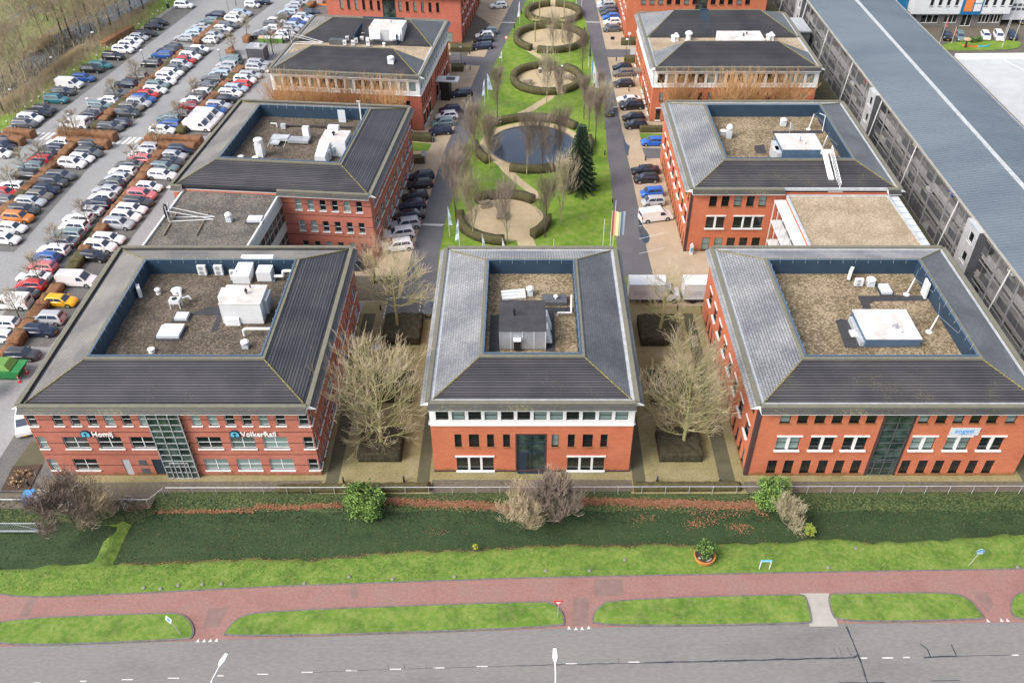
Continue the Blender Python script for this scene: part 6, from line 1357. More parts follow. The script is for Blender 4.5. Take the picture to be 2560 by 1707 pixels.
# ------------------------------------------------------------ vehicles
def carparts(L,W,Hh,f0,f1,r0,r1,hood=.92,van=False):
    w=W/2; P={}
    b=MB()
    st=[(-L/2,.80,.36,.70,.82),(-L/2+.12,.95,.22,.80,hood+.02),(-L/2+.6,1,.2,.86,hood+.05),(0,1,.2,.86,hood+.03),(L/2-1.15,1,.2,.84,hood),(L/2-.5,.97,.2,.78,hood-.1),(L/2-.14,.90,.24,.66,hood-.2),(L/2,.74,.33,.52,hood-.33)]
    rings=[]
    for x,k,zb,zs,zt in st:
        ww=w*k; rings.append([(x,-ww*.93,zb),(x,-ww,(zb+zs)/2),(x,-ww*.96,zs),(x,-ww*.82,zt),(x,ww*.82,zt),(x,ww*.96,zs),(x,ww,(zb+zs)/2),(x,ww*.93,zb)])
    n0=len(b.v)
    for r_ in rings: b.v+=r_
    for i in range(len(rings)-1):
        for j in range(8):
            k=(j+1)%8; b.f.append((n0+i*8+j,n0+i*8+k,n0+(i+1)*8+k,n0+(i+1)*8+j)); b.m.append(0)
    b.f.append(tuple(n0+j for j in range(8))); b.m.append(0); e_=n0+(len(rings)-1)*8; b.f.append(tuple(e_+7-j for j in range(8))); b.m.append(0)
    wb,wt=w*.88,w*.66; zb,zt=hood-.02,Hh
    lv=[]
    for v,ins in ((0,0),(.86,0),(.97,.07),(1.0,.20)):
        xa=r0+(r1-r0)*v+ins*.9; xb=f0+(f1-f0)*v-ins*.9; yy=wb+(wt-wb)*v-ins*.8; zz=zb+(zt-zb)*v
        lv.append([(xa,-yy,zz),(xb,-yy,zz),(xb,yy,zz),(xa,yy,zz)])
    n1=len(b.v)
    for q_ in lv: b.v+=q_
    for i in range(3):
        for j in range(4): k=(j+1)%4; b.f.append((n1+i*4+j,n1+i*4+k,n1+i*4+4+k,n1+i*4+4+j)); b.m.append(0)
    b.f.append((n1+12,n1+13,n1+14,n1+15)); b.m.append(0)
    # wheel arches
    for x in (-L/2+.78,L/2-.85):
        for s in (-1,1): b.tube((x,s*(w-.22),.33),(x,s*(w+.004),.33),.37,.37,12,1)
    b.box(-L/2+.2,L/2-.2,-w*.9,w*.9,.14,.24,1)
    me_=b.mesh('car_body',[M['paint'],M['tyre']]); me_.polygons.foreach_set('use_smooth',[True]*len(me_.polygons)); me_.set_sharp_from_angle(angle=R(38)); P['body']=(me_,)
    def lerp(a,c,t): return a+(c-a)*t
    def pt(u,v,side,off=.012):  # u 0 rear..1 front, v 0 base..1 top
        x=lerp(lerp(r0,f0,u),lerp(r1,f1,u),v); return (x,side*(lerp(wb,wt,v)+off),lerp(zb,zt,v))
    for nm,s in (('side_window',-1),('side_window.b',1)):
        m_=MB()
        for ua,ub in ((.10,.50),(.53,.90)):
            q=[pt(ua-.02*(ua<.3),.14,s),pt(ub+.03*(ub>.8),.14,s),pt(ub-.04*(ub>.8),.80,s),pt(ua+.04*(ua<.3),.80,s)]; m_.face(q if s<0 else q[::-1])
        P[nm]=(m_.mesh('side_window',M['car_glass']),)
    m_=MB(); q=lambda x0,x1,v,yy,dx:(lerp(x0,x1,v)+dx,yy*lerp(wb,wt,v)*.90,lerp(zb,zt,v)+.006)
    m_.face([q(f0,f1,.06,-1,.014),q(f0,f1,.06,1,.014),q(f0,f1,.85,1,.014),q(f0,f1,.85,-1,.014)]); P['windscreen']=(m_.mesh('windscreen',M['car_glass']),)
    m_=MB(); m_.face([q(r0,r1,.25,1,-.014),q(r0,r1,.25,-1,-.014),q(r0,r1,.84,-1,-.014),q(r0,r1,.84,1,-.014)]); P['rear_window']=(m_.mesh('rear_window',M['car_glass']),)
    whl=MB(); whl.tube((0,-.1,0),(0,.1,0),.32,.32,14,0); whl.tube((0,-.115,0),(0,.115,0),.2,.2,10,1); wm=whl.mesh('wheel',[M['tyre'],M['rim']])
    for i,(x,s) in enumerate(((-L/2+.78,-1),(-L/2+.78,1),(L/2-.85,-1),(L/2-.85,1))): P['wheel.%d'%i]=(wm,(x,s*(w-.085),.32))
    for i,s in enumerate((-1,1)):
        m_=MB(); m_.hull8([(L/2-.34,s*w*.62,hood-.33),(L/2-.06,s*w*.52,hood-.36),(L/2-.14,s*w*.82,hood-.36),(L/2-.42,s*w*.93,hood-.33),(L/2-.4,s*w*.60,hood-.12),(L/2-.12,s*w*.50,hood-.24),(L/2-.2,s*w*.80,hood-.24),(L/2-.48,s*w*.88,hood-.12)]); P['headlight.%d'%i]=(m_.mesh('headlight',M['lamp_glass']),)
        m_=MB(); ya,yb=sorted((s*w*.60,s*w*.86)); m_.box(-L/2-.01,-L/2+.2,ya,yb,.66,hood-.04); P['tail_light.%d'%i]=(m_.mesh('tail_light',M['tail']),)
    m_=MB(); m_.box(-L/2-.015,-L/2+.05,-.26,.26,.52,.63); P['number_plate.0']=(m_.mesh('number_plate',M['plate']),); m_=MB(); m_.box(L/2-.03,L/2+.012,-.26,.26,.36,.47); P['number_plate.1']=(m_.mesh('number_plate',M['plate']),)
    for s in (-1,1):
        m_=MB(); ya,yb=sorted((s*(w-.02),s*(w+.17))); m_.box(f0-.42,f0-.25,ya,yb,hood+.04,hood+.16); P['mirror.%d'%s]=(m_.mesh('mirror',M['paint']),)
    return P
def vanparts(L,W,Hh):
    w=W/2; P={}; b=MB()
    def ex(prof,wl,wu,zsplit,m):
        k=len(b.v); n=len(prof)
        for s in (-1,1):
            for x,z in prof: b.v.append((x,s*(wl if z<zsplit else wl+(wu-wl)*(z-zsplit)/(Hh-zsplit)),z))
        b.f.append(tuple(k+n-1-i for i in range(n))); b.m.append(m); b.f.append(tuple(k+n+i for i in range(n))); b.m.append(m)
        for i in range(n): j=(i+1)%n; b.f.append((k+i,k+j,k+n+j,k+n+i)); b.m.append(m)
    ex([(-L/2,.3),(L/2-.1,.28),(L/2,.5),(L/2-.06,.85),(L/2-.85,1.12),(L/2-1.55,Hh-.07),(L/2-1.75,Hh),(-L/2+.12,Hh),(-L/2+.02,Hh-.1),(-L/2,1.0)],w,w*.86,1.05,0)
    for x in (-L/2+.95,L/2-.9):
        for s in (-1,1): b.tube((x,s*(w-.22),.34),(x,s*(w+.004),.34),.40,.40,12,1)
    b.box(-L/2+.2,L/2-.2,-w*.9,w*.9,.16,.32,1)
    P['body']=(b.mesh('van_body',[M['paint'],M['tyre']]),)
    x0,z0,x1,z1=L/2-.87,1.16,L/2-1.50,Hh-.12
    m_=MB(); m_.face([(x0+.01,-w*.84,z0),(x0+.01,w*.84,z0),(x1+.01,w*.78,z1),(x1+.01,-w*.78,z1)]); P['windscreen']=(m_.mesh('windscreen',M['car_glass']),)
    for nm,s in (('side_window',-1),('side_window.b',1)):
        m_=MB(); f=lambda z:s*(w+(w*.86-w)*(z-1.05)/(Hh-1.05)+.012); q=[(L/2-2.1,f(1.15),1.15),(L/2-1.12,f(1.15),1.15),(L/2-1.55,f(Hh-.3),Hh-.3),(L/2-2.1,f(Hh-.3),Hh-.3)]; m_.face(q if s<0 else q[::-1]); P[nm]=(m_.mesh('side_window',M['car_glass']),)
    m_=MB(); m_.box(-L/2-.012,-L/2,-w*.7,w*.7,1.2,1.65); P['rear_window']=(m_.mesh('rear_window',M['car_glass']),)
    whl=MB(); whl.tube((0,-.11,0),(0,.11,0),.34,.34,14,0); whl.tube((0,-.125,0),(0,.125,0),.2,.2,10,1); wm=whl.mesh('wheel',[M['tyre'],M['rim']])
    for i,(x,s) in enumerate(((-L/2+.95,-1),(-L/2+.95,1),(L/2-.9,-1),(L/2-.9,1))): P['wheel.%d'%i]=(wm,(x,s*(w-.09),.34))
    for i,s in enumerate((-1,1)):
        ya,yb=sorted((s*w*.62,s*w*.98)); m_=MB(); m_.hull8([(L/2-.4,ya,.7),(L/2+.005,ya,.62),(L/2-.05,yb,.62),(L/2-.4,yb,.7),(L/2-.42,ya,.98),(L/2-.09,ya,.86),(L/2-.12,yb,.86),(L/2-.42,yb,.98)]); P['headlight.%d'%i]=(m_.mesh('headlight',M['lamp_glass']),)
        m_=MB(); ya,yb=sorted((s*w*.9,s*w*1.0)); m_.box(-L/2-.01,-L/2+.08,ya,yb,.9,1.35); P['tail_light.%d'%i]=(m_.mesh('tail_light',M['tail']),)
    m_=MB(); m_.box(-L/2-.015,-L/2,-.26,.26,.5,.61); P['number_plate.0']=(m_.mesh('number_plate',M['plate']),); m_=MB(); m_.box(L/2-.03,L/2+.02,-.26,.26,.36,.47); P['number_plate.1']=(m_.mesh('number_plate',M['plate']),)
    return P
KIND={'h':carparts(4.15,1.78,1.47,1.05,.35,-1.98,-1.55),'e':carparts(4.6,1.82,1.46,1.15,.45,-2.2,-1.95),'s':carparts(4.5,1.86,1.66,1.2,.55,-2.15,-1.85,1.02),'d':carparts(4.7,1.83,1.42,1.1,.35,-1.75,-1.0),'m':carparts(3.6,1.65,1.55,1.2,.65,-1.75,-1.55,.95),
 'v':vanparts(5.0,1.95,1.95),'w':vanparts(4.6,1.85,1.85),'c':carparts(4.45,1.84,1.24,1.0,.25,-1.9,-1.0,.82)}
KN={'h':('hatchback','car'),'e':('estate car','car'),'s':('SUV','car'),'d':('saloon car','car'),'m':('small boxy car','car'),'v':('van','van'),'w':('van','van'),'c':('low sports coupe','car')}
def joined(P,nm):
    vs=[];fs=[];ms=[];mats=[]
    for k,t in P.items():
        me=t[0]; off=t[1] if len(t)>1 else (0,0,0); n=len(vs)
        vs+=[(v.co.x+off[0],v.co.y+off[1],v.co.z+off[2]) for v in me.vertices]
        for p in me.polygons:
            m_=me.materials[p.material_index]
            if m_ not in mats: mats.append(m_)
            fs.append(tuple(n+i for i in p.vertices)); ms.append(mats.index(m_))
    me=bpy.data.meshes.new(nm); me.from_pydata(vs,[],fs)
    for m_ in mats: me.materials.append(m_)
    me.polygons.foreach_set('material_index',ms); return me
FAR={k:joined(P,'far_car') for k,P in KIND.items()}
PC={'w':((.80,.80,.81),'white'),'k':((.012,.013,.017),'black'),'n':((.012,.02,.05),'navy'),'g':((.11,.115,.125),'grey'),'G':((.05,.053,.06),'dark grey'),'s':((.42,.44,.47),'silver'),'l':((.40,.50,.62),'pale blue'),'b':((.02,.09,.33),'blue'),'B':((.03,.14,.55),'bright blue'),'r':((.50,.02,.02),'red'),'R':((.22,.01,.02),'dark red'),
 't':((.03,.17,.21),'teal'),'y':((.80,.42,.01),'yellow'),'o':((.62,.20,.04),'orange'),'u':((.17,.15,.13),'brown grey'),'D':((.16,.23,.25),'blue grey'),'p':((.62,.16,.18),'faded red')}
def car(pos,kind,col,head,label,name='parked_car',group='cars parked in the car park',far=None,z=0):
    c=PC[col][0]; j=1+random.uniform(-.06,.06)
    if far is None: far=pos[1]>150
    if far:
        o=place(FAR[kind],name,None,(pos[0],pos[1],z),head); o.color=(c[0]*j,c[1]*j,c[2]*j,1); o.scale=(.94,.91,.92); return tag(o,label,KN[kind][1],group)
    e=empty(name,(pos[0],pos[1],z),head,label,KN[kind][1],group); e.scale=(.96,.92,.93) if pos[1]>62 else (1,1,1)
    for k,t in KIND[kind].items():
        o=place(t[0],k.split('.')[0],e,t[1] if len(t)>1 else None); o.color=(c[0]*j,c[1]*j,c[2]*j,1)
    return e
TL={'a':(400,0),'b':(600,0),'c':(360,130),'d':(200,100),'e':(0,200),'f':(240,250),'g':(0,340),'h':(0,540),'i':(0,740),'j':(960,90),'k':(900,380),'l':(1440,0),'m':(1440,180),'n':(1120,0),'o':(2240,0)}
def cp3(t,u,v):
    if t=='q': return g(u/3.647,v/3.647,.7)
    if t=='T': return g(u/3.647,430+v/3.647,.7)
    if t=='U': return g(1280+u/3.647,430+v/3.647,.7)
    if t=='V': return g(640+u/3.647,v/3.647,.7)
    o=TL[t]; return g(o[0]+u/7.294,o[1]+v/7.294,.7)
ROWS=[('the upper row along the stream',0,'''q1675,45sw+ q1440,200hk+ q1400,240hk+ q1325,300ek+ q1265,335hs+ q1215,370hw+ q1175,410sw+ q1120,450sw+ q1030,510sk+ q915,590et+ q838,625ek+ q760,705eb+ q635,765vw+ q575,830eG+ q512,900st+ q395,990hG+ q345,1030ek+ q275,1075sw+ q225,1120eg+'''),
('the lower row at the left edge',0,'''q65,1275dk+ q20,1330dn+ q-5,1390hw+'''),
('the far left row, stream side',0,'''a1010,260en- a900,370eD- a740,480ds- a640,560dl- a600,600hl- a440,680es-'''),
('the far left row, office side',0,'''a1680,80mw+ a1830,20en+ a1490,230el+ a1400,280hw+ a1350,350sw+ a1240,450eg+ a1140,520hw+ a1080,600eu+ a970,640ds+ a880,720hw-'''),
('the upper left row, stream side',0,'''d1710,120hG- d1620,180en- d1520,260eb- d1330,420sk- d1060,650eu- d860,790en- d700,960eg+ d520,1090hw- d390,1180eD+ d280,1290hg- d180,1370hG- e1400,790vw-'''),
('the upper left row, office side',0,'''a690,890hw+ a600,940eg+ a520,1020sw+ a440,1090hr+ a360,1170ss+ a280,1240hg+ a190,1310ew+ c390,440sw+ c360,520hw+ d1377,809ng+ d1337,899ew+ d1200,980hr+ d1120,1060eb+ d1040,1140ss+ d900,1215eu+ d830,1320sG+ f390,400hn- f230,480eg+'''.replace('809ng','809eD')),
('the far right row, stream side',0,'''b1070,35ds- b980,90hs- b950,150hs- b870,220el- b760,290hg- b660,380hw+ b600,440eg+ b560,510hw- b430,570ds- b380,640hG-'''),
('the far right row, office side',0,'''b1680,20en+ b1290,220hn+ b1170,290hl+ b1090,350hw+ b1040,400hb+ b980,460el+ b920,530hs+ b830,600hw+ b780,660hw+'''),
('the upper middle row, stream side',0,'''c1600,110eD- c1600,170eD- c1540,225es- c1470,310es- c1400,390el- c1270,470eg- c1160,590dg- c1060,720hw- c980,780hg- c890,880hw- c850,970hR- c650,1130eg- c480,1200eD- c480,1310eb- c370,1410ew+'''),
('the upper middle row, office side',0,'''c2060,190es+ c2020,280ss+ c1910,410es+ c1810,500sw+ c1700,580er- c1650,650el+ c1540,740ew+ c1460,840dk+ c1330,960es+ c1260,1050hb+ c1150,1150vw+ c1060,1250vw+ c960,1350vw+'''),
('the lower left row, stream side',0,'''g1100,105hw- g980,215en- g860,320hG- g750,440sr- g600,540eD- g490,690ek- g230,900ew- g120,1020hr+ g60,1150hg-'''),
('the lower left row, office side',0,'''g1640,150eG+ g1580,290eg+ g1450,390hw+ g1280,490sw+ g1070,710eg+ g930,830sG+ g800,960hn+ g670,1070hu+ g520,1180es+ g390,1330eG+ g290,1470so+ h180,200hw+ h60,400hw+'''),
('the lower middle row, stream side',0,'''f950,850es- f840,960hw- f830,1060hp- f640,1170dg- f520,1290ew- f420,1400hs- g2060,850hg- g1980,970ds- g1890,1100hw- g1800,1220en- g1640,1350ds- h1460,30ew- h1390,180sw- h1290,310eD- h1180,450dg- h1010,600ew- h870,740hb- h800,910hp- h650,1090dw- h600,1240hr- h430,1400dG- i250,110vw- i90,480hw- i20,720hw-'''),
('the lower middle row, office side',0,'''f1520,890en+ f1390,1000hs+ f1320,1110dG+ f1210,1210eD+ f1170,1350ew+ T1340,130hw+ T1275,200sp+ T1235,265eG+ T1180,330ew+ T1125,400sw+ T1060,465ss+ T970,600ew+ T895,670sw+ T835,760hk+ T680,980vw+ T530,1165hy+ T405,1325ss- T335,1435hn+''')]
import re
# last car of the near office row sits in front (separate entry)
for rn,_,data in ROWS:
    L_=[]
    for tok in data.split():
        mt=re.match(r'([a-zA-Z])(-?\d+),(-?\d+)([a-z])([a-zA-Z])([+-])',tok); t,u,v,k,c,dr=mt.groups(); L_.append((cp3(t,int(u),int(v)),k,c,dr))
    L_.sort(key=lambda q:q[0][1])
    if len(L_)>4:
        a_=L_[0][0]; b_=L_[-1][0]; s_=(b_[0]-a_[0])/(b_[1]-a_[1]); y0_=a_[1]-2.2; y1_=b_[1]+1.6; x0_=a_[0]-2.2*s_; x1_=b_[0]+1.6*s_
        ground('parking_bay',[(x0_-2.5,y0_),(x0_+2.5,y0_-.3),(x1_+2.5,y1_-.3),(x1_-2.5,y1_)],.003+.0006*len(rn)%.004,M['bay'])
    for i,(p,k,c,dr) in enumerate(L_):
        if 'middle row' in rn or 'lower left row' in rn or 'upper left row' in rn: p=(p[0]+(.3 if 'office' in rn else -.3),p[1])
        hd=R(-7 if p[1]>95 else -3.5)+R(random.uniform(-1,1))+(math.pi if dr=='-' else 0)
        col=PC[c][1]; nb=''
        if i>0: nb=' next to a %s %s'%(PC[L_[i-1][2]][1],KN[L_[i-1][1]][0])
        lab='%s %s, %s from the near end of %s'%(col,KN[k][0],ORD[i] if i<len(ORD) else 'last',rn)
        car(p,k,c,hd,lab,'parked_van' if k in 'vw' else 'parked_car','cars parked in the car park')
car(cp3('T',195,430*3.647+85),'h','G',0,'dark grey hatchback parked alone between the green skip and the black car')
car(T(2,0,235,690,.7),'w','w',R(-70),'white van showing its front beyond the left corner of the near left office','parked_van')
# office kerb side cars, left street
SL=[('k',1120,420,'hn'),('k',1090,570,'hk'),('k',1000,790,'hk'),('k',950,950,'hn'),('k',890,1140,'dk'),('k',830,1300,'ss'),('k',720,1470,'sw'),('V',1290+2334,430,'xx')]
pos=[(cp3(t,u,v),kc) for t,u,v,kc in SL[:-1]]+[(g(640+1290/3.647,430+665/3.647,.7),'sw')]
pos.sort(key=lambda q:q[0][1])
for i,(p,kc) in enumerate(pos): car(p,kc[0],kc[1],R(180+14),'%s %s %s from the near end of the row at the second left office'%(PC[kc[1]][1],KN[kc[0]][0],ORD[i]),group='cars parked along the park streets')
pos=[(cp3('j',1400,1030),'en'),(cp3('j',1200,1330),'hn'),(cp3('j',1140,1440),'hw'),(g(640+1700/3.647,1110/3.647,.7),'hD'),(g(640+1680/3.647,1185/3.647,.7),'hn')]; pos.sort(key=lambda q:q[0][1])
for i,(p,kc) in enumerate(pos): car(p,kc[0],kc[1],R(180+12),'%s %s parked %s from the near end beside the left split roof office'%(PC[kc[1]][1],KN[kc[0]][0],ORD[i]),group='cars parked along the park streets')
pos=[(cp3('n',740,560),'hD'),(cp3('n',665,630),'hw'),(cp3('n',640,710),'ek'),(cp3('n',620,830),'en'),(cp3('n',920,90),'hw')]; pos.sort(key=lambda q:q[0][1])
for i,(p,kc) in enumerate(pos): car(p,kc[0],kc[1],R(180+12),'%s %s parked %s from the near end beside the top left office'%(PC[kc[1]][1],KN[kc[0]][0],ORD[i]),group='cars parked along the park streets',far=True)
pos=[(cp3('l',540,40),'hw'),(cp3('l',550,100),'ss'),(cp3('l',590,170),'eG'),(cp3('l',600,235),'hG'),(cp3('l',640,300),'hB'),(cp3('l',660,390),'hw'),(cp3('l',650,510),'hg')]; pos.sort(key=lambda q:q[0][1])
for i,(p,kc) in enumerate(pos): car(p,kc[0],kc[1],R(180+8),'%s %s parked %s from the near end beside the top right office'%(PC[kc[1]][1],KN[kc[0]][0],ORD[i]),group='cars parked along the park streets',far=True)
pos=[(cp3('l',845,1215),'hk'),(cp3('l',865,1315),'eu'),(cp3('m',860,195),'hk'),(cp3('m',960,480),'cw'),(cp3('m',1015,600),'sk'),(cp3('m',1050,810),'hk'),(cp3('m',1090,945),'hk'),(g(1280+1215/3.647,430-25/3.647,.7),'dk'),(cp3('U',1225,50),'hk')]; pos.sort(key=lambda q:q[0][1])
for i,(p,kc) in enumerate(pos): car(p,kc[0],kc[1],R(180+6),'%s %s %s from the near end of the row right of the park'%(PC[kc[1]][1],KN[kc[0]][0],ORD[i]),group='cars parked along the park streets')
car(cp3('U',1275,180),'m','B',R(187),'two tone blue and black small car parked right of the right street',group='cars parked along the park streets'); car(cp3('U',1285,262),'m','s',R(187),'silver small car between the blue small car and the white van',group='cars parked along the park streets')
e=car(cp3('U',1310,395),'v','w',R(14),'white delivery van parked right of the street beside the silver small car','parked_van','cars parked along the park streets')
car(cp3('m',1400,1255),'h','B',R(180),'bright blue hatchback parked at the left wall of the second right office',group='cars parked along the park streets'); car(cp3('m',600,670),'s','G',R(-93),'dark grey car driving toward the viewer on the right street','moving_car','moving cars')
car((-11.6,87.2),'s','g',R(-97),'grey SUV with black roof parked in the dashed bay before the dark hedge block',group='cars parked along the park streets')
for (u,v,k,c,l) in ((930,640,'s','k','black pickup like SUV at the left before the white office'),(1175,650,'e','D','blue grey car second from the left before the white office'),(1640,640,'h','w','white car third from the left before the white office'),(1875,650,'s','w','white SUV with black roof before the white office'),(2125,630,'h','n','navy car behind the leaning poles before the white office'),(2290,350,'h','G','dark car at the far right edge before the blue hall')):
    car(cp3('o',u,v),k,c,R(-103),l,group='cars parked before the white office',far=True)
r=random.Random(2)
for i,(y,z,c) in enumerate(((36,5.85,'w'),(47,2.95,'s'),(55,5.85,'B'),(61,2.95,'w'),(69,5.85,'w'),(93,5.85,'r'),(99,2.95,'w'),(106,5.85,'k'),(29,2.95,'y'))):
    car((60.3,50+y),'h',c,R(180),'%s car inside the garage on the %s deck, %s from the near end'%(PC[c][1],'upper' if z>4 else 'middle',ORD[sorted([29,36,47,55,61,69,93,99,106]).index(y)]),group='cars inside the garage',far=True,z=z)
# box trucks
def truck(x,y,label):
    e=empty('box_truck',(x,y,0),0,label,'truck','white box trucks behind the centre and right offices')
    b=MB(); b.box(-3.1,1.55,-1.1,1.1,.75,3.0); b.build('cargo_box',M['white'],e)
    b=MB(); b.box(-3.15,1.6,-1.13,-1.1,.75,.85); b.box(-3.15,1.6,-1.13,-1.1,2.9,3.03); b.box(-3.15,-3.05,-1.13,-1.1,.85,2.9); b.build('box_trim',M['panel_grey'],e)
    b=MB()
    prof=[(1.6,.4),(3.35,.4),(3.45,.75),(3.3,1.15),(2.75,1.35),(2.2,2.15),(1.6,2.25)]
    k=len(b.v); n=len(prof)
    for s in (-1,1):
        for px_,pz in prof: b.v.append((px_,s*(.98 if pz<1.4 else .85),pz))
    b.f.append(tuple(k+n-1-i for i in range(n))); b.m.append(0); b.f.append(tuple(k+n+i for i in range(n))); b.m.append(0)
    for i in range(n): j=(i+1)%n; b.f.append((k+i,k+j,k+n+j,k+n+i)); b.m.append(0)
    b.build('cab',M['white'],e)
    b=MB(); b.face([(2.74,-.88,1.4),(2.74,.88,1.4),(2.24,.82,2.12),(2.24,-.82,2.12)]); o=b.build('windscreen',M['car_glass'],e)
    b=MB(); b.face([(1.8,-.97,1.42),(2.55,-.97,1.42),(2.15,-.875,2.08),(1.8,-.875,2.08)]); b.build('side_window',M['car_glass'],e)
    b=MB(); b.box(-3.0,3.0,-.9,.9,.45,.75); b.build('chassis',M['black'],e)
    for wx in (-1.9,2.7):
        for s in (-1,1): b=MB(); b.tube((wx,s*.98,.38),(wx,s*.76,.38),.38,.38,14); b.build('wheel',M['tyre'],e)
    b=MB(); 
    for i in range(3): b.box(-2.6,-.8,-1.105,-1.1,1.4+i*.24,1.46+i*.24)
    b.build('faded_lettering',M['grey_metal'],e)
truck(16.3,89.0,'white box truck with grey lettering behind the sparse bare tree'); truck(23.2,89.0,'white box truck half hidden behind the near right office')
# ------------------------------------------------------------ street furniture
# front fence
fe=empty('rail_fence',(0,56.75,0),0,'long low white pipe rail fence along the ditch in front of the offices','fence')
b=MB(); b.tube((-35.2,0,.95),(60,.25,.95),.04,.04,6); b.build('rail',M['galv'],fe)
pm=MB(); pm.tube((0,0,-.6),(0,0,.98),.035,.035,5); pmm=pm.mesh('post',M['galv'])
for i in range(41): place(pmm,'post',fe,(-35.0+i*2.33,.002*i*1.1,0))
fe2=empty('rail_fence',(-60,55.3,0),0,'short white pipe rail at the front left with a kinked corner by the bicycles','fence'); b=MB(); b.tube((0,0,.9),(23.6,0,.9),.04,.04,6); b.tube((23.6,0,.9),(24.6,1.4,.95),.04,.04,6); b.build('rail',M['galv'],fe2)
for x,y in ((1,0),(8,0),(16,0),(23.4,0),(24.5,1.3)): place(pmm,'post',fe2,(x,y,0))
# steel gate at left
x0_,y0_=T(3,0,0,195); e=empty('steel_gate',(T(3,0,412,195)[0]-9.7,52.2,-.2),0,'grey steel bar gate on the left above the dark duckweed','gate'); b=MB()
w=9.7; b.box(0,w,-.04,.04,.1,.18); b.box(0,w,-.04,.04,1.3,1.38); b.box(w-.08,w,-.04,.04,.1,1.38); b.tube((w-2.9,0,1.3),(w-.1,0,.2),.03,.03,4); b.box(0,w,.2,.35,-.2,-.1); b.build('frame',M['galv'],e); b=MB()
for i in range(60): b.box(.08+i*.16,.11+i*.16,-.015,.015,.18,1.3)
b.build('bars',M['galv'],e)
# containers and bicycles near the bush
p=T(2,0,270,1480); e=empty('waste_container',(p[0]-.4,p[1],0),R(10),'blue plastic container left of the white covered ones at the front left','container'); b=MB(); b.box(0,.9,0,1.1,0,1.0); b.build('tub',M['blue_bin'],e); b=MB(); b.box(-.05,.95,-.05,1.15,1.0,1.1); b.build('lid',M['letters_blue'],e)
for i,l in enumerate(('white covered container right beside the blue one','middle white covered container in the row by the bare shrub','right white covered container half under the bare shrub')):
    e=empty('waste_container',(p[0]+.8+i*1.15,p[1],0),R(6),l,'container','white covered containers'); b=MB(); b.box(0,1.05,0,1.1,0,.95); b.build('tub',M['panel_grey'],e); b=MB(); b.hull8([(-.05,-.05,.95),(1.1,-.05,.95),(1.1,1.15,.95),(-.05,1.15,.95),(-.0,.0,1.1),(1.0,.1,1.2),(1.0,1.1,1.15),(.1,1.1,1.3)]); b.build('lid',M['white_tarp'],e)
def bike(x,y,rz,l):
    e=empty('bicycle',(x,y,0),rz,l,'bicycle','bicycles by the rail')
    for xx in (-.52,.52):
        b=MB(); k=16
        for i in range(k):
            t0=2*math.pi*i/k; t1=2*math.pi*(i+1)/k; b.tube((xx+.34*math.cos(t0),0,.35+.34*math.sin(t0)),(xx+.34*math.cos(t1),0,.35+.34*math.sin(t1)),.022,.022,4)
        for i in range(6): t0=math.pi*i/3; b.tube((xx,0,.35),(xx+.33*math.cos(t0),0,.35+.33*math.sin(t0)),.006,.006,3)
        b.build('wheel',M['galv'],e)
    b=MB()
    for a,c in (((-.52,0,.35),(-.1,0,.3)),((-.1,0,.3),(-.22,0,.85)),((-.22,0,.8),(.35,0,.85)),((-.1,0,.3),(.35,0,.8)),((.35,0,.95),(.52,0,.35)),((-.52,0,.35),(-.2,0,.75))): b.tube(a,c,.022,.022,5)
    b.build('frame',M['black'],e); b=MB(); b.box(-.34,-.1,-.06,.06,.88,.94); b.build('saddle',M['black'],e); b=MB(); b.tube((.33,-.28,1.02),(.33,.28,1.02),.02,.02,5); b.tube((.35,0,.9),(.33,0,1.02),.02,.02,5); b.build('handlebar',M['galv'],e)
p=T(2,0,1120,1490); bike(p[0]-.2,p[1],R(70),'grey bicycle parked at the rail right of the bare shrub'); bike(p[0]+.5,p[1]+.3,R(85),'bicycle standing right beside the other one at the rail'); 
# planting bed at the left
b=MB(); b.prism([T(2,0,*q) for q in ((120,1120),(385,1100),(270,1335),(10,1345))],0,.12,0,1); tag(b.build('planting_bed',[M['kerb'],M['soil']]),kind='structure')
shrub('low dry yellow brown plants in the soil bed at the left corner',*T(2,0,190,1240),.1,1.0,1.3,.6,('leaf_litter','reed'),1100,.07,31)
ground('paving',[T(2,0,*q) for q in ((280,890),(400,880),(400,1090),(120,1115))],.012,M['green_path'])
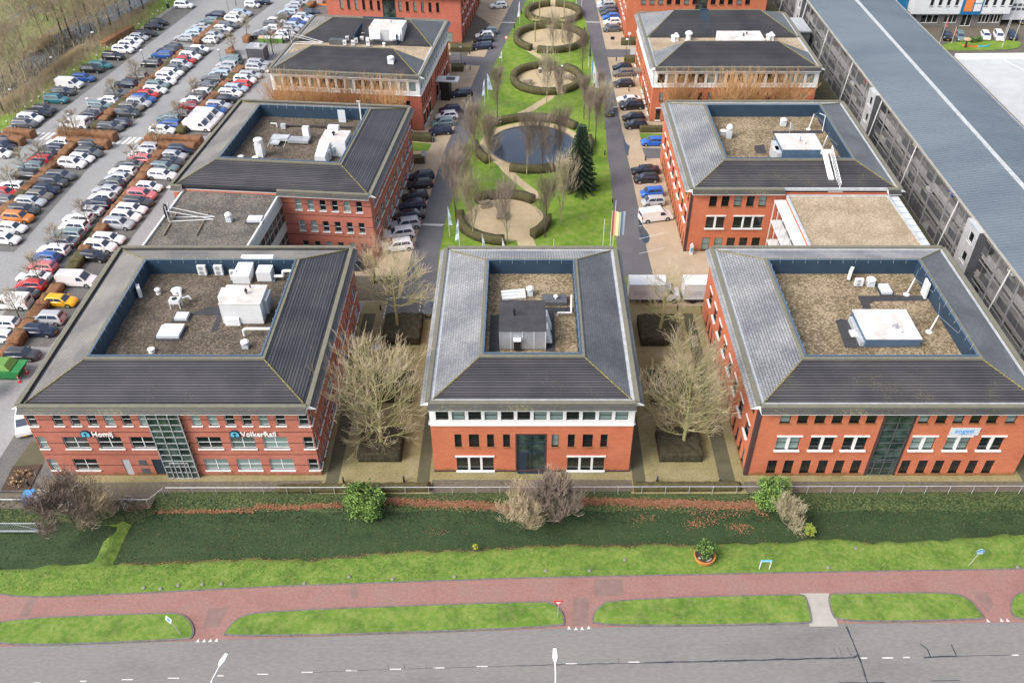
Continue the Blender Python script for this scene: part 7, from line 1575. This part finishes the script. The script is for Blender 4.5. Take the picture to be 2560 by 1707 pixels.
# bollards
def bollard(p,l,h=.85,m='black'):
    e=empty('bollard',(p[0],p[1],0),0,l,'bollard','black bollards'); b=MB(); b.lathe((0,0,0),[(.10,0),(.09,h*.8)],10); b.build('post',M[m],e); b=MB(); b.lathe((0,0,h*.8),[(.11,0),(.11,h*.2)],10); b.build('cap',M['dark_grey'],e)
for p,l in ((T(2,0,265,1295),'black bollard lamp in the soil bed at the front left corner'),(T(2,1,800,1265),'left black bollard on the gravel before the left courtyard tree'),(T(2,1,1350,1255),'right black bollard on the gravel before the left courtyard tree'),(T(2,2,1322,1258),'left black bollard on the gravel before the right courtyard tree'),(T(2,2,1890,1270),'right black bollard on the gravel before the right courtyard tree'),
  (T(2,1,1485,385),'black bollard at the left wall line of the centre office'),(T(1,1,1138,1260),'black bollard at the dashed bay beside the tall bare tree'),(T(1,1,1580,1258),'black bollard right of the parked grey SUV'),(T(1,1,1175,1110),'black bollard on the damp yard behind the tall bare tree'),(T(1,2,1505,1265),'black bollard below the cab of the box truck'),(T(1,2,916,280),'black bollard on the lawn edge by the rainbow flag'),(T(0,2,845,1415),'black bollard on the lawn edge below the spruce'),(T(0,2,1180,1300),'black bollard beside the bright blue car'),(T(0,2,1215,1465),'black bollard post before the black saloon car'),
  (T(0,2,1065,835),'black bollard between the black car and the white coupe'),(T(0,1,1622,1300),'black bollard at the grass patch beside the left street'),(T(0,2,950,560),'black bollard above the black car on the right street'),(T(0,1,1905,605),'black bollard by the hedge at the left side street'),(T(0,1,1953,640),'black bollard on the sand paving below the left side street'),(T(0,1,1950,495),'black bollard on the sand paving above the left side street'),(T(0,2,660,285),'black bollard right of the second hedge ring'),(T(0,2,88,130),'black bollard left of the farthest hedge ring'),(T(0,2,20,260),'black bollard left of the second hedge ring'),(T(2,2,0,0),'')):
    if l: bollard(p,l)
# street lamps at the bottom
def lamp(base,top,label,hd,m='white',hl=1.3):
    e=empty('street_lamp',(base[0],base[1],0),0,label,'street lamp','street lamps'); dx=top[0]-base[0]; dy=top[1]-base[1]; h=top[2]
    b=MB(); b.tube((0,0,0),(dx*.1,dy*.1,h*.9),.09,.06,8); b.tube((dx*.1,dy*.1,h*.9),(dx*.5,dy*.5,h*.98),.06,.05,8); b.tube((dx*.5,dy*.5,h*.98),(dx,dy,h),.05,.05,8); b.build('pole',M[m],e)
    b=MB(); u=Vector((dx,dy,0)).normalized() if abs(dx)+abs(dy)>.01 else Vector((0,1,0)); v=Vector((-u.y,u.x,0)); c=Vector((dx,dy,h)); 
    P=[c-v*.10,c+u*hl*.35-v*.19,c+u*hl-v*.12,c+u*hl+v*.12,c+u*hl*.35+v*.19,c+v*.10]; n=6
    k=len(b.v); b.v+=[tuple(q+Vector((0,0,-.05))) for q in P]+[tuple(q+Vector((0,0,.1))) for q in P]; b.f.append(tuple(k+n-1-i for i in range(n))); b.m.append(0); b.f.append(tuple(k+n+i for i in range(n))); b.m.append(0)
    for i in range(n): b.f.append((k+i,k+(i+1)%n,k+n+(i+1)%n,k+n+i)); b.m.append(0)
    b.build('lamp_head',M[m],e)
def atz(px,py,z): a=g(px,py,z); return (a[0],a[1],z)
t=atz(1280+393/3.647,1277+1372/3.647,9.5); lamp((t[0]+.02,t[1]-1.6),t,'tall white street lamp at the bottom centre of the road',0,hl=1.0)
t=atz(2000/3.647,1277+1410/3.647,9.5); lamp((t[0]-.6,t[1]-1.9),t,'tall white street lamp with leaning arm at the bottom left of the road',0,hl=.95)
# signs on the verge
p=T(3,0,1650,1130); e=empty('route_sign',(p[0],p[1],.15),0,'small leaning white and blue diamond shaped sign on the left verge island','sign'); tp_=(-.55,.25,1.55); b=MB(); b.tube((0,0,0),tp_,.03,.03,6); b.build('pole',M['galv'],e)
b=MB(); c=Vector(tp_)+Vector((-.1,0,.2)); u=Vector((.27,0,0)); v=Vector((-.12,.1,.50)); 
for s,m_,dy in ((1,0,0),(.45,1,-.012)): b.face([c-v*s+Vector((0,dy,0)),c+u*s+Vector((0,dy,0)),c+v*s+Vector((0,dy,0)),c-u*s+Vector((0,dy,0))],m_)
b.build('sign_plate',[M['white'],M['sign_blue']],e)
p=T(3,2,415,975); e=empty('yield_sign',(p[0],p[1],.15),0,'small red and white give way triangle on a pole at the cycle path exit','sign'); b=MB(); b.tube((0,0,0),(.03,0,1.9),.03,.03,6); b.build('pole',M['galv'],e); b=MB(); b.hull8([(-.38,-.02,2.35),(.42,-.02,2.35),(.42,.02,2.35),(-.38,.02,2.35),(-.36,-.02,2.42),(.40,-.02,2.42),(.40,.02,2.42),(-.36,.02,2.42)]); b.face([(-.38,-.025,2.38),(.42,-.025,2.38),(.02,-.025,1.7)],0); b.face([(-.22,-.03,2.28),(.26,-.03,2.28),(.02,-.03,1.9)],1); b.build('sign_plate',[M['sign_red'],M['white']],e)
p=T(3,2,2255,525); q=T(3,3,12,525); e=empty('street_name_sign',(p[0],p[1],0),0,'pale blue street name board on two white legs on the verge right of the planter','sign'); w=q[0]-p[0]; b=MB()
for x in (0,w): b.tube((x,0,0),(x,0,1.15),.05,.05,6)
b.build('leg',M['white'],e); b=MB(); b.box(-.05,w+.05,-.03,.03,1.0,1.28); b.build('board',M['sign_cyan'],e); b=MB(); b.box(.1,w-.1,-.036,-.03,1.1,1.17); b.build('inscription',M['white'],e)
p=T(3,3,1830,495); e=empty('cycle_path_sign',(p[0],p[1],0),0,'round blue cycle path sign on a leaning pole at the right verge','sign'); b=MB(); b.tube((0,0,0),(.35,0,1.75),.03,.03,6); b.build('pole',M['galv'],e); b=MB(); 
k=len(b.v); n=18
for yy in (-.03,.0):
    for i in range(n): a=2*math.pi*i/n; b.v.append((.42+.36*math.cos(a),yy,2.05+.36*math.sin(a)))
b.f.append(tuple(range(n))); b.m.append(0); b.f.append(tuple(range(2*n-1,n-1,-1))); b.m.append(0)
for i in range(n): b.f.append((i,(i+1)%n,n+(i+1)%n,n+i)); b.m.append(1)
b.box(.15,.65,-.04,-.03,1.75,1.85,1)
for cx_ in (.29,.55):
    for i in range(10):
        a=2*math.pi*i/10; a2=2*math.pi*(i+1)/10; b.face([(cx_+.09*math.cos(a),-.035,2.0+.09*math.sin(a)),(cx_+.09*math.cos(a2),-.035,2.0+.09*math.sin(a2)),(cx_+.06*math.cos(a2),-.035,2.0+.06*math.sin(a2)),(cx_+.06*math.cos(a),-.035,2.0+.06*math.sin(a))],1)
b.face([(.29,-.035,1.99),(.4,-.035,2.15),(.43,-.035,2.15),(.32,-.035,1.99)],1); b.face([(.4,-.035,2.17),(.52,-.035,2.17),(.56,-.035,1.99),(.53,-.035,1.99)],1)
b.build('sign_plate',[M['sign_blue'],M['white']],e)
M['stone']=mat('dull_stone',[(.20,.19,.17),(.28,.26,.23)],3,.9)
# marker stones along verge
st_=[(T(3,0,1310,700)),(T(3,0,1465,710)),(T(3,0,1625,680)),(T(3,0,1845,668)),(T(3,0,2018,665)),(T(3,1,440,660)),(T(3,1,1245,620)),(T(3,1,1810,598)),(T(3,2,310,545)),(T(3,2,1028,445)),(T(3,2,705,545)),(T(3,3,550,515)),(T(3,3,2275,510)),(T(3,1,850,600)),(T(3,3,865,785)),(T(3,3,800,340))]
for i,p in enumerate(sorted(st_)):
    b=MB(); b.lathe((0,0,0),[(.15,0),(.17,.05),(.12,.09),(.03,.1)],9); o=b.build('marker_stone',M['stone'],None,(p[0],p[1],.0)); tag(o,'small flat pale stone in the verge grass, %s from the left'%ORD[i],'stone','pale stones in the verge')
# flags
def flagpole(base,h,col,label,fw=.9,fh=3.0,kind='beach',lean=0,name='flagpole'):
    e=empty(name,(base[0],base[1],0),0,label,'flag','flags of the park'); b=MB(); b.tube((0,0,0),(lean,0,h),.05,.035,6); b.build('pole',M['white'],e)
    if kind=='none': return e
    b=MB(); 
    if kind=='beach':
        n=8
        for i in range(n):
            z0=h-fh*i/n; z1=h-fh*(i+1)/n; w0=fw*(i/n)**.7; w1=fw*((i+1)/n)**.7; s0=.12*math.sin(i*1.3); s1=.12*math.sin((i+1)*1.3)
            xx=lean*(z0/h)
            b.face([(xx,-.01,z0),(xx+w0,s0,z0-.1),(xx+w1,s1,z1-.05),(xx,-.01,z1)])
    else:
        for i in range(6):
            x0=fw*i/6; x1=fw*(i+1)/6; s0=.15*math.sin(i*1.4); s1=.15*math.sin((i+1)*1.4)
            b.face([(x0,s0,h-.15),(x1,s1,h-.15-.02*i),(x1,s1,h-.15-fh),(x0,s0,h-.15-fh)],i if isinstance(col,list) else 0)
    sol=b.build('flag',[M[c] for c in col] if isinstance(col,list) else M[col],e)
    md=sol.modifiers.new('cloth','SOLIDIFY'); md.thickness=.02
    return e
def hz(bp,tx,ty): return zat(tx,ty,bp[1])[1]
for (bu,bv,tu,tv,c,l,k) in ((1760,590,1748,315,'flag_blue','pale blue beach flag at the left road, left of two near the centre office',1),(1855,690,1842,430,'flag_blue','white and blue beach flag second from the left before the nearest hedge ring',1),(2062,700,2062,565,'flag_blue','short blue flag top third from the left behind the centre office ridge',1),(2252,700,2245,600,'flag_white','white flag top fourth from the left behind the centre office ridge',1)):
    p=g(640+bu/3.647,430+bv/3.647,0)
    if bv>=690: p=(p[0],97.5)
    X,z=zat(640+tu/3.647,430+tv/3.647,p[1]); flagpole((X,p[1]),z,c,l,fw=-.55 if 'second' in l else .5,fh=min(3.2,z*.6))
for (bu,bv,tu,tv,c,l) in ((2115,915,2100,670,'flag_blue','right one of the two pale blue flags beside the left road'),(2088,970,2080,725,'flag_blue','left one of the two pale blue flags beside the left road'),(2243,570,2243,470,'flag_white','small white flag on the left road edge by the side street')):
    p=T(0,1,bu,bv); X,z=zat(640+tu/3.647,tv/3.647,p[1]); flagpole(p,z,c,l,fw=.9 if 'right' in l[:5] else -.5,fh=min(3.2,z*.6))
for i,(bu,bv,tu,tv,c,l,k,fw) in enumerate(((750,980,738,640,'flag_white','nearest of the white flags at the right street',1,1.1),(738,915,730,600,'flag_white','second white flag at the right street',1,.8),(730,860,728,560,'flag_white','third white flag at the right street',1,.7),(720,755,732,520,'sign_blue','blue flag behind the white flags at the right street',1,.55),(697,610,705,365,'sign_navy','navy flag alone at the right street bend',1,.4),
    (70,225,66,15,'flag_white','tall flagpole with bent white flag left of the farthest hedge ring',1,-.5),(632,115,632,-20,'flag_white','bare white flagpole right of the farthest hedge ring',0,0),(585,50,583,-20,'flag_white','bare white flagpole behind the farthest hedge ring',0,0),(197,28,195,-20,'flag_white','bare white flagpole at the top left of the farthest ring',0,0))):
    p=T(0,2,bu,bv); X,z=zat(1280+tu/3.647,tv/3.647,p[1]); flagpole(p,z,c,l,fw=fw,fh=3.2 if k else 0,kind='beach' if k else 'none')
p=T(0,2,315,740); X,z=zat(1280+312/3.647,390/3.647,p[1]); flagpole(p,z,'flag_white','tall white mast in the middle of the third hedge ring',kind='none')
M['rb']=M['sign_red']
for nm,c in (('rb1',(.66,.16,.13)),('rb2',(.76,.42,.30)),('rb3',(.74,.68,.34)),('rb4',(.56,.66,.50)),('rb5',(.30,.42,.60)),('rb6',(.46,.54,.64))): M[nm]=mat('flag_stripe_'+nm[2],[c],1,.8)
Yb=96.5
X,z=zat(1280+918/3.647,430+352/3.647,Yb); e=flagpole((X,Yb),z,['rb1','rb2','rb3','rb4','rb5','rb6'],'rainbow striped flag on a white pole at the right street behind the centre office',fw=1.7,fh=3.6,kind='sq')
X,z=zat(1280+845/3.647,430+430/3.647,Yb); flagpole((X,Yb),z,'flag_white','bare white pole just left of the rainbow flag',kind='none'); X,z=zat(1280+950/3.647,430+262/3.647,101); flagpole((X,101),z,'flag_white','bare white pole rising behind the rainbow flag',kind='none'); X,z=zat(1280+381/3.647,430+615/3.647,96); flagpole((X,96),z,'flag_white','short white pole tip behind the middle of the centre office ridge',kind='none')
for (bu,bv,tu,tv,c,l) in ((790,800,950,330,'flag_red','left one of two leaning red flags before the white office'),(1010,795,1105,490,'flag_red','right one of two leaning red flags before the white office'),(1925,885,2165,205,'none','tall leaning white pole on the grass island at the top right'),(1940,765,2105,300,'none','thinner leaning white pole behind the tall one at the top right'),(2140,760,2315,295,'none','leaning white pole at the top right beside the navy car')):
    p=Q(2240,0,7.294,bu,bv); X,z=zat(2240+tu/7.294,tv/7.294,p[1]); e=flagpole(p,z,c if c!='none' else 'flag_white',l,fw=.5,fh=1.8,kind='beach' if c!='none' else 'none',lean=X-p[0])
e=empty('garden_feature',(*Q(2240,0,7.294,1450,850),.14),0,'orange and blue curved planter edge with two small bushes on the grass island','planter'); b=MB()
for i in range(12):
    a0=-2.9+i*.225; a1=a0+.225; P=[(2.9*math.cos(t),.9*math.sin(t)) for t in (a0,a1)]; b.hull8([(P[0][0],P[0][1],0),(P[1][0],P[1][1],0),(P[1][0],P[1][1]+.15,0),(P[0][0],P[0][1]+.15,0),(P[0][0],P[0][1],.3),(P[1][0],P[1][1],.3),(P[1][0],P[1][1]+.15,.3),(P[0][0],P[0][1]+.15,.3)],0 if i<6 else 1)
b.build('edge',[M['orange'],M['sign_cyan']],e)
for i,(u,v) in enumerate(((1370,790),(1490,780))): shrub('small round dark bush %s in the curved planter at the top right'%('left' if i==0 else 'right'),*Q(2240,0,7.294,u,v),.15,.7,.6,1.2,('leaf_dark','leaf_fresh'),500,.12,40+i)
e=empty('stump_statue',(*Q(2240,0,7.294,1255,880),.14),0,'dark post with pale rounded top beside the curved planter','statue'); b=MB(); b.lathe((0,0,0),[(.22,0),(.18,1.3)],8); b.build('post',M['bark_dark'],e); b=MB(); b.lathe((0,0,1.3),[(.3,0),(.75,.25),(.7,.5),(.3,.65)],10); b.build('top',M['sand'],e)
# park furniture
def picnic(p,rz,l):
    e=empty('picnic_table',(p[0],p[1],0),rz,l,'picnic table','picnic tables'); b=MB(); b.box(-.9,.9,-.38,.38,.7,.76); b.build('tabletop',M['timber'],e)
    for s in (-1,1): b=MB(); y0,y1=sorted((s*.6,s*.85)); b.box(-.9,.9,y0,y1,.42,.47); b.build('seat',M['timber'],e)
    for x in (-.6,.6): b=MB(); b.box(x-.04,x+.04,-.8,.8,.34,.42); b.hull8([(x-.04,-.75,0),(x+.04,-.75,0),(x+.04,-.65,0),(x-.04,-.65,0),(x-.04,-.3,.7),(x+.04,-.3,.7),(x+.04,-.2,.7),(x-.04,-.2,.7)]); b.hull8([(x-.04,.65,0),(x+.04,.65,0),(x+.04,.75,0),(x-.04,.75,0),(x-.04,.2,.7),(x+.04,.2,.7),(x+.04,.3,.7),(x-.04,.3,.7)]); b.build('leg',M['timber'],e)
picnic(T(1,1,2085,310),R(20),'wooden picnic table on the nearest round gravel place'); picnic(T(0,2,145,770),R(10),'wooden picnic table at the front left of the third ring'); picnic(T(0,2,525,725),R(60),'wooden picnic table at the right of the third ring'); picnic(T(1,1,2250,420),R(80),'dark table behind the bare tree on the nearest gravel place')
e=empty('bench',(*T(0,2,335,650),0),R(-5),'long weathered timber bench at the back of the third ring','bench'); b=MB(); b.box(-1.9,1.9,-.25,.25,.38,.46); b.build('seat',M['timber'],e)
for x in (-1.6,0,1.6): b=MB(); b.box(x-.08,x+.08,-.2,.2,0,.38); b.build('leg',M['timber'],e)
b=MB(); b.box(-1.9,1.9,.22,.28,.6,.95); b.build('backrest',M['timber'],e)
for p,l in ((T(0,2,42,690),'grey litter bin with white lid at the left of the third ring'),(T(0,2,458,640),'grey litter bin at the right entrance of the third ring'),(T(0,2,255,665),'grey litter bin left of the long bench'),(T(1,1,2232,225),'small pale litter bin at the back hedge of the nearest gravel place'),(T(0,1,2222,1145),'dark litter bin at the left path of the pond')):
    e=empty('litter_bin',(*p,0),0,l,'litter bin','litter bins'); b=MB(); b.lathe((0,0,0),[(.28,0),(.3,.8)],10); b.build('tub',M['dark_grey'],e); b=MB(); b.lathe((0,0,.8),[(.34,0),(.34,.08),(.1,.16)],10); b.build('lid',M['panel_grey'],e)
def postsign(p,h,l,mt,shape='board',w=.6,hh=.6,m2=None):
    e=empty('sign_post',(p[0],p[1],0),0,l,'sign'); b=MB(); b.tube((0,0,0),(0,0,h),.035,.035,6); b.build('pole',M['galv'],e); b=MB()
    if shape=='board': b.box(-w/2,w/2,-.05,-.02,h-hh,h)
    else:
        k=16
        for i in range(k): a=2*math.pi*i/k; b.v.append((w/2*math.cos(a),-.05,h+w/2*math.sin(a)))
        b.f.append(tuple(range(k))); b.m.append(0)
        if m2:
            for i in range(k): a=2*math.pi*i/k; b.v.append((w*.36*math.cos(a),-.06,h+w*.36*math.sin(a)))
            b.f.append(tuple(range(k,2*k))); b.m.append(1)
    b.build('sign_plate',[M[mt]]+([M[m2]] if m2 else []),e)
postsign(T(0,1,2283,445),2.3,'round red and white no entry sign at the far left road','sign_red','round',.8,m2='white'); postsign(T(1,1,0,0) if 0 else Q(900,380,7.294,1190,250),2.6,'grey blue sign board on a pole above the row of parked dark cars','D' if 0 else 'panel_grey','board',.9,.9)
postsign(Q(1440,0,7.294,955,865),2.8,'round white sign on a pole at the top right office hedge','white','round',.7); postsign(Q(1440,0,7.294,660,815),1.6,'dark square sign on the sand paving before the top right office','black','board',.8,.6)
def lampp(p,h,l):
    e=empty('street_lamp',(p[0],p[1],0),0,l,'street lamp','small street lamps'); b=MB(); b.tube((0,0,0),(0,0,h),.05,.04,6); b.build('pole',M['dark_grey'],e); b=MB(); b.lathe((0,0,h),[(.12,0),(.28,.1),(.28,.22),(.08,.32)],8); b.build('lamp_head',M['white'],e)
for p,h,l in ((Q(960,90,7.294,1410,590),4.0,'dark lamp post with white head at the left side street'),(Q(1440,0,7.294,905,1100),4.0,'dark lamp post with white head at the right side street'),(Q(0,200,7.294,345,605),4.2,'lamp post on the grass strip at the lower left by the stream'),(Q(0,0,7.294,1080,1750/7.294*7.294*.0+650),4,''),(T(0,0,900,395+90),4,'lamp post among the reeds beside the stream bend') ,(Q(200,100,7.294,1225,580),4.0,'lamp post in the upper left hedge row by the empty bay'),(Q(0,200,7.294,1405,1065),4.2,'lamp post at the brown hedge pair between the crossings'),(T(0,0,2085,100),4,'lamp post in the far left hedge row'),(Q(0,200,7.294,1735,780),4.2,'lamp post beside the white van in the upper left row'),(T(0,0,525,700),3.6,'lamp post in the reeds left of the blue car'),(Q(360,130,7.294,1450,370),4.2,'lamp post in the upper middle hedge row')):
    if l: lampp(p,h,l)
e=empty('pole',(*T(0,0,1535,75),0),0,'tall pale pole on the grass strip beside the first white SUV','pole'); b=MB(); b.tube((0,0,0),(-.3,0,5),.07,.05,6); b.build('shaft',M['pvc'],e); b=MB(); b.box(-.25,.25,-.2,.2,0,.9); b.build('base',M['black'],e)
for i,(u,v) in enumerate(((1490,105),(1447,130),(1403,160),(1275,250),(988,460),(890,535),(683,670),(415,875),(366,915),(301,955),(241,1005),(72,1140))):
    p=T(0,0,u,v); e=empty('bay_marker',(*p,0),0,'small white capped post on the grass strip, %s counted from the far end'%ORD[i],'post','white capped posts along the grass strip'); b=MB(); b.tube((0,0,0),(0,0,.6),.05,.05,5); b.build('post',M['dark_grey'],e); b=MB(); b.lathe((0,0,.6),[(.14,0),(.16,.12),(.05,.2)],7); b.build('cap',M['white'],e)
# hut and bins
a=Q(600,0,7.294,150,1120); e=empty('utility_hut',(a[0],a[1],0),R(-6),'small dark grey flat roofed hut with a roof box in the parking lot','hut'); b=MB(); b.box(0,3.4,0,2.8,0,2.5); b.build('wall',M['dark_grey'],e); b=MB(); b.box(-.12,3.52,-.12,2.92,2.5,2.68); b.build('roof',M['grey_metal'],e); b=MB(); b.box(1.5,2.6,.7,1.6,2.68,3.15); b.build('roof_unit',M['gutter_light'],e)
e=empty('bar_fence',(*Q(600,0,7.294,395,1110),0),R(12),'dark bar fence right of the small grey hut','fence'); b=MB()
for i in range(9): b.tube((i*.4,i*.9,0),(i*.4,i*.9,1.6),.03,.03,4)
b.tube((0,0,1.5),(3.2,7.2,1.5),.03,.03,4); b.build('bars',M['black'],e)
for i,u in enumerate((385,495,615,715)):
    a=Q(600,0,7.294,u-45,800); e=empty('waste_bin',(a[0],a[1],0),R(-5),'green waste bin %s in the row of four behind the hut'%(['with sand coloured lid first','with white lid second','with white lid third','with white lid last'][i]),'waste bin','row of green waste bins'); b=MB(); b.hull8([(.1,.1,0),(1.15,.1,0),(1.15,.9,0),(.1,.9,0),(0,0,1.1),(1.25,0,1.1),(1.25,1.0,1.1),(0,1.0,1.1)]); b.build('tub',M['green_bin'],e); b=MB(); b.hull8([(-.05,-.05,1.1),(1.3,-.05,1.1),(1.3,1.05,1.1),(-.05,1.05,1.1),(.05,.1,1.2),(1.2,.1,1.2),(1.2,.95,1.35),(.05,.95,1.35)]); b.build('lid',M['sand' if i==0 else 'white'],e)
a=Q(600,0,7.294,1400,100); e=empty('barrier_stack',(a[0],a[1],0),R(-5),'orange crowd barrier frame standing at the top of the parking lot','barrier'); b=MB(); b.box(0,2.6,-.1,.1,0,.3); b.box(0,2.6,-.05,.05,1.3,1.45)
for i in range(6): b.box(i*.5,i*.5+.1,-.04,.04,.3,1.3)
b.build('frame',M['orange'],e)
# green skip
a=T(2,0,0,335); e=empty('waste_skip',(a[0]-3.6,a[1]+.2,0),R(-2),'large green metal skip at the left edge with a sloped front','skip'); b=MB(); b.hull8([(0,0,.25),(5.6,0,.25),(5.6,2.1,.25),(0,2.1,.25),(0,-.1,1.5),(6.2,-.1,1.3),(6.2,2.2,1.3),(0,2.2,1.5)]); b.build('tub',M['green_skip'],e)
b=MB(); b.hull8([(0,.0,1.5),(5.2,0,1.4),(5.2,2.1,1.4),(0,2.1,1.5),(0,.3,2.0),(4.6,.3,2.0),(4.6,1.8,2.0),(0,1.8,2.0)]); b.build('lid',M['green_bin'],e); b=MB(); b.box(.2,5.4,.2,1.9,0,.25); b.build('skid',M['black'],e)
e=empty('bicycle_shelter',(a[0]-1.6,a[1]-3.0,0),0,'curved pale shelter frame at the left edge below the green skip','shelter'); b=MB()
for x in (0,1.8): b.tube((x,0,0),(x,.2,2.0),.05,.05,5); 
for i in range(6):
    y0=-.9+i*.45; z0=2.0+.35*math.sin(i*.5); z1=2.0+.35*math.sin((i+1)*.5); b.hull8([(-.2,y0,z0),(1.9,y0,z0),(1.9,y0+.45,z1),(-.2,y0+.45,z1),(-.2,y0,z0+.04),(1.9,y0,z0+.04),(1.9,y0+.45,z1+.04),(-.2,y0+.45,z1+.04)])
b.build('canopy',M['gutter_light'],e)
for p,l in ((T(2,0,250,265),'red and white striped cone right of the green skip, upper one'),(T(2,0,180,345),'orange and white striped cone below the green skip corner')):
    e=empty('traffic_post',(*p,0),0,l,'cone'); b=MB()
    for i in range(5): b.tube((0,0,.05+i*.18),(0,0,.23+i*.18),.09-.008*i,.085-.008*i,8,i%2)
    b.build('post',[M['sign_red'],M['white']],e); b=MB(); b.box(-.2,.2,-.2,.2,0,.06); b.build('base',M['sign_red'],e)
# entrance canopies, boards, charging points
e=empty('entrance_canopy',(*Q(960,90,7.294,1040,1180),0),R(-6),'dark glass porch with white framed flat canopy at the left split roof office','canopy'); b=MB(); b.box(0,1.6,0,2.4,0,3.4); b.build('porch',M['black'],e); b=MB(); b.box(-1.4,3.2,.2,2.6,3.4,3.6,0); b.box(.9,2.5,.7,2.2,3.6,3.63,1); b.build('roof',[M['white'],M['dark_grey']],e)
e=empty('entrance_canopy',(*Q(1440,180,7.294,1050,270),0),0,'brown slatted canopy over the entrance of the right split roof office','canopy'); b=MB(); b.box(0,2.6,0,2.0,2.7,2.9); b.build('roof',M['timber'],e); b=MB(); b.box(.1,.2,.1,.2,0,2.7); b.box(.1,.2,1.8,1.9,0,2.7); b.build('post',M['dark_grey'],e)
for p,l in ((Q(960,90,7.294,1230,520),'white board on legs at the hedge by the left side street'),(Q(1440,0,7.294,980,1080),'white board on legs at the hedge by the right side street')):
    e=empty('notice_board',(*p,0),0,l,'sign board'); b=MB(); b.box(0,1.9,-.05,.05,.9,2.2); b.build('board',M['white'],e); b=MB(); b.box(.1,.16,-.03,.03,0,.9); b.box(1.7,1.76,-.03,.03,0,.9); b.build('leg',M['white'],e)
p=T(1,2,1630,750); e=empty('charging_point',(*p,0),0,'white and blue charging pillar at the wall corner of the second right office','charging point'); b=MB(); b.box(-.22,.22,-.15,.15,0,1.5); b.build('housing',M['white'],e); b=MB(); b.box(-.15,.15,-.17,-.15,.5,1.1); b.build('blue_panel',M['sign_blue'],e); b=MB(); b.tube((0,0,1.5),(0,0,1.75),.2,.12,10); b.build('head',M['white'],e)
p=T(1,1,935,880); e=empty('waste_cylinder',(*p,0),0,'dark blue round container at the back corner of the near left office','container'); b=MB(); b.lathe((0,0,0),[(.75,0),(.78,1.6),(.6,1.9),(.1,2.0)],14); b.build('tub',M['navy'],e); b=MB(); b.lathe((0,0,1.95),[(.3,0),(.25,.2)],8); b.build('lid',M['black'],e)
p=T(2,1,1105,75); e=empty('garden_table',(*p,0),R(20),'grey table on the gravel behind the left courtyard tree','table'); b=MB(); b.box(-.5,.5,-.4,.4,.7,.78); b.build('tabletop',M['grey_metal'],e); b=MB(); b.box(-.05,.05,-.05,.05,0,.7); b.build('leg',M['black'],e)
shrub('small dark green bush on the gravel behind the left courtyard tree',*T(2,1,1300,120),0,.55,.55,.8,('leaf_dark','leaf_fresh'),700,.08,52)
b=MB(); b.lathe((0,0,0),[(.5,0),(.45,.35),(.1,.5)],9); o=b.build('boulder',M['concrete'],None,(*T(2,1,1295,160),0)); tag(o,'round grey boulder below the small dark bush in the left courtyard','stone')
# ------------------------------------------------------------ light and camera
w=bpy.data.worlds.new('World'); scene.world=w; w.use_nodes=True; n=w.node_tree.nodes; l=w.node_tree.links
sky=n.new('ShaderNodeTexSky'); sky.sky_type='NISHITA'; sky.sun_disc=False; EL=R(44); AZ=R(-72)
sky.sun_elevation=EL; sky.sun_rotation=AZ; sky.air_density=1.0; sky.dust_density=4.0; sky.ozone_density=1.0
hs=n.new('ShaderNodeHueSaturation'); hs.inputs['Saturation'].default_value=.55; l.new(sky.outputs[0],hs.inputs['Color']); l.new(hs.outputs[0],n['Background'].inputs[0]); n['Background'].inputs[1].default_value=.15
sun=bpy.data.lights.new('sun','SUN'); sun.energy=1.35; sun.angle=R(30); sun.color=(1,.96,.90); so=bpy.data.objects.new('sun',sun); COL.objects.link(so)
# direction toward the sun: azimuth measured from +Y, negative = to the left
az=R(-122); d=Vector((math.sin(az)*math.cos(EL),math.cos(az)*math.cos(EL),math.sin(EL)))
sky.sun_rotation=az
so.rotation_euler=d.to_track_quat('Z','Y').to_euler(); so.location=(0,60,120)
cam=bpy.data.cameras.new('camera'); co=bpy.data.objects.new('camera',cam); COL.objects.link(co); scene.camera=co
co.location=(0,0,H); co.rotation_euler=(math.pi/2-PT,0,0); cam.sensor_width=36; cam.lens=36*F/2560; cam.shift_x=-(CX-1280)/2560; cam.clip_start=1; cam.clip_end=3000
vs=scene.view_settings; vs.view_transform='Standard'; vs.look='None'; vs.exposure=.78; vs.gamma=1; vs.use_curve_mapping=False
scene.cycles.max_bounces=5; scene.cycles.diffuse_bounces=3; scene.cycles.glossy_bounces=2

for o in bpy.data.objects:
    if 'label' in o and len(o['label'].split())>16: print('LONG',len(o['label'].split()),o.name,o['label'])
from collections import Counter
for k,v in Counter(o['label'] for o in bpy.data.objects if 'label' in o and not o.parent).items():
    if v>1: print('DUP',v,k)
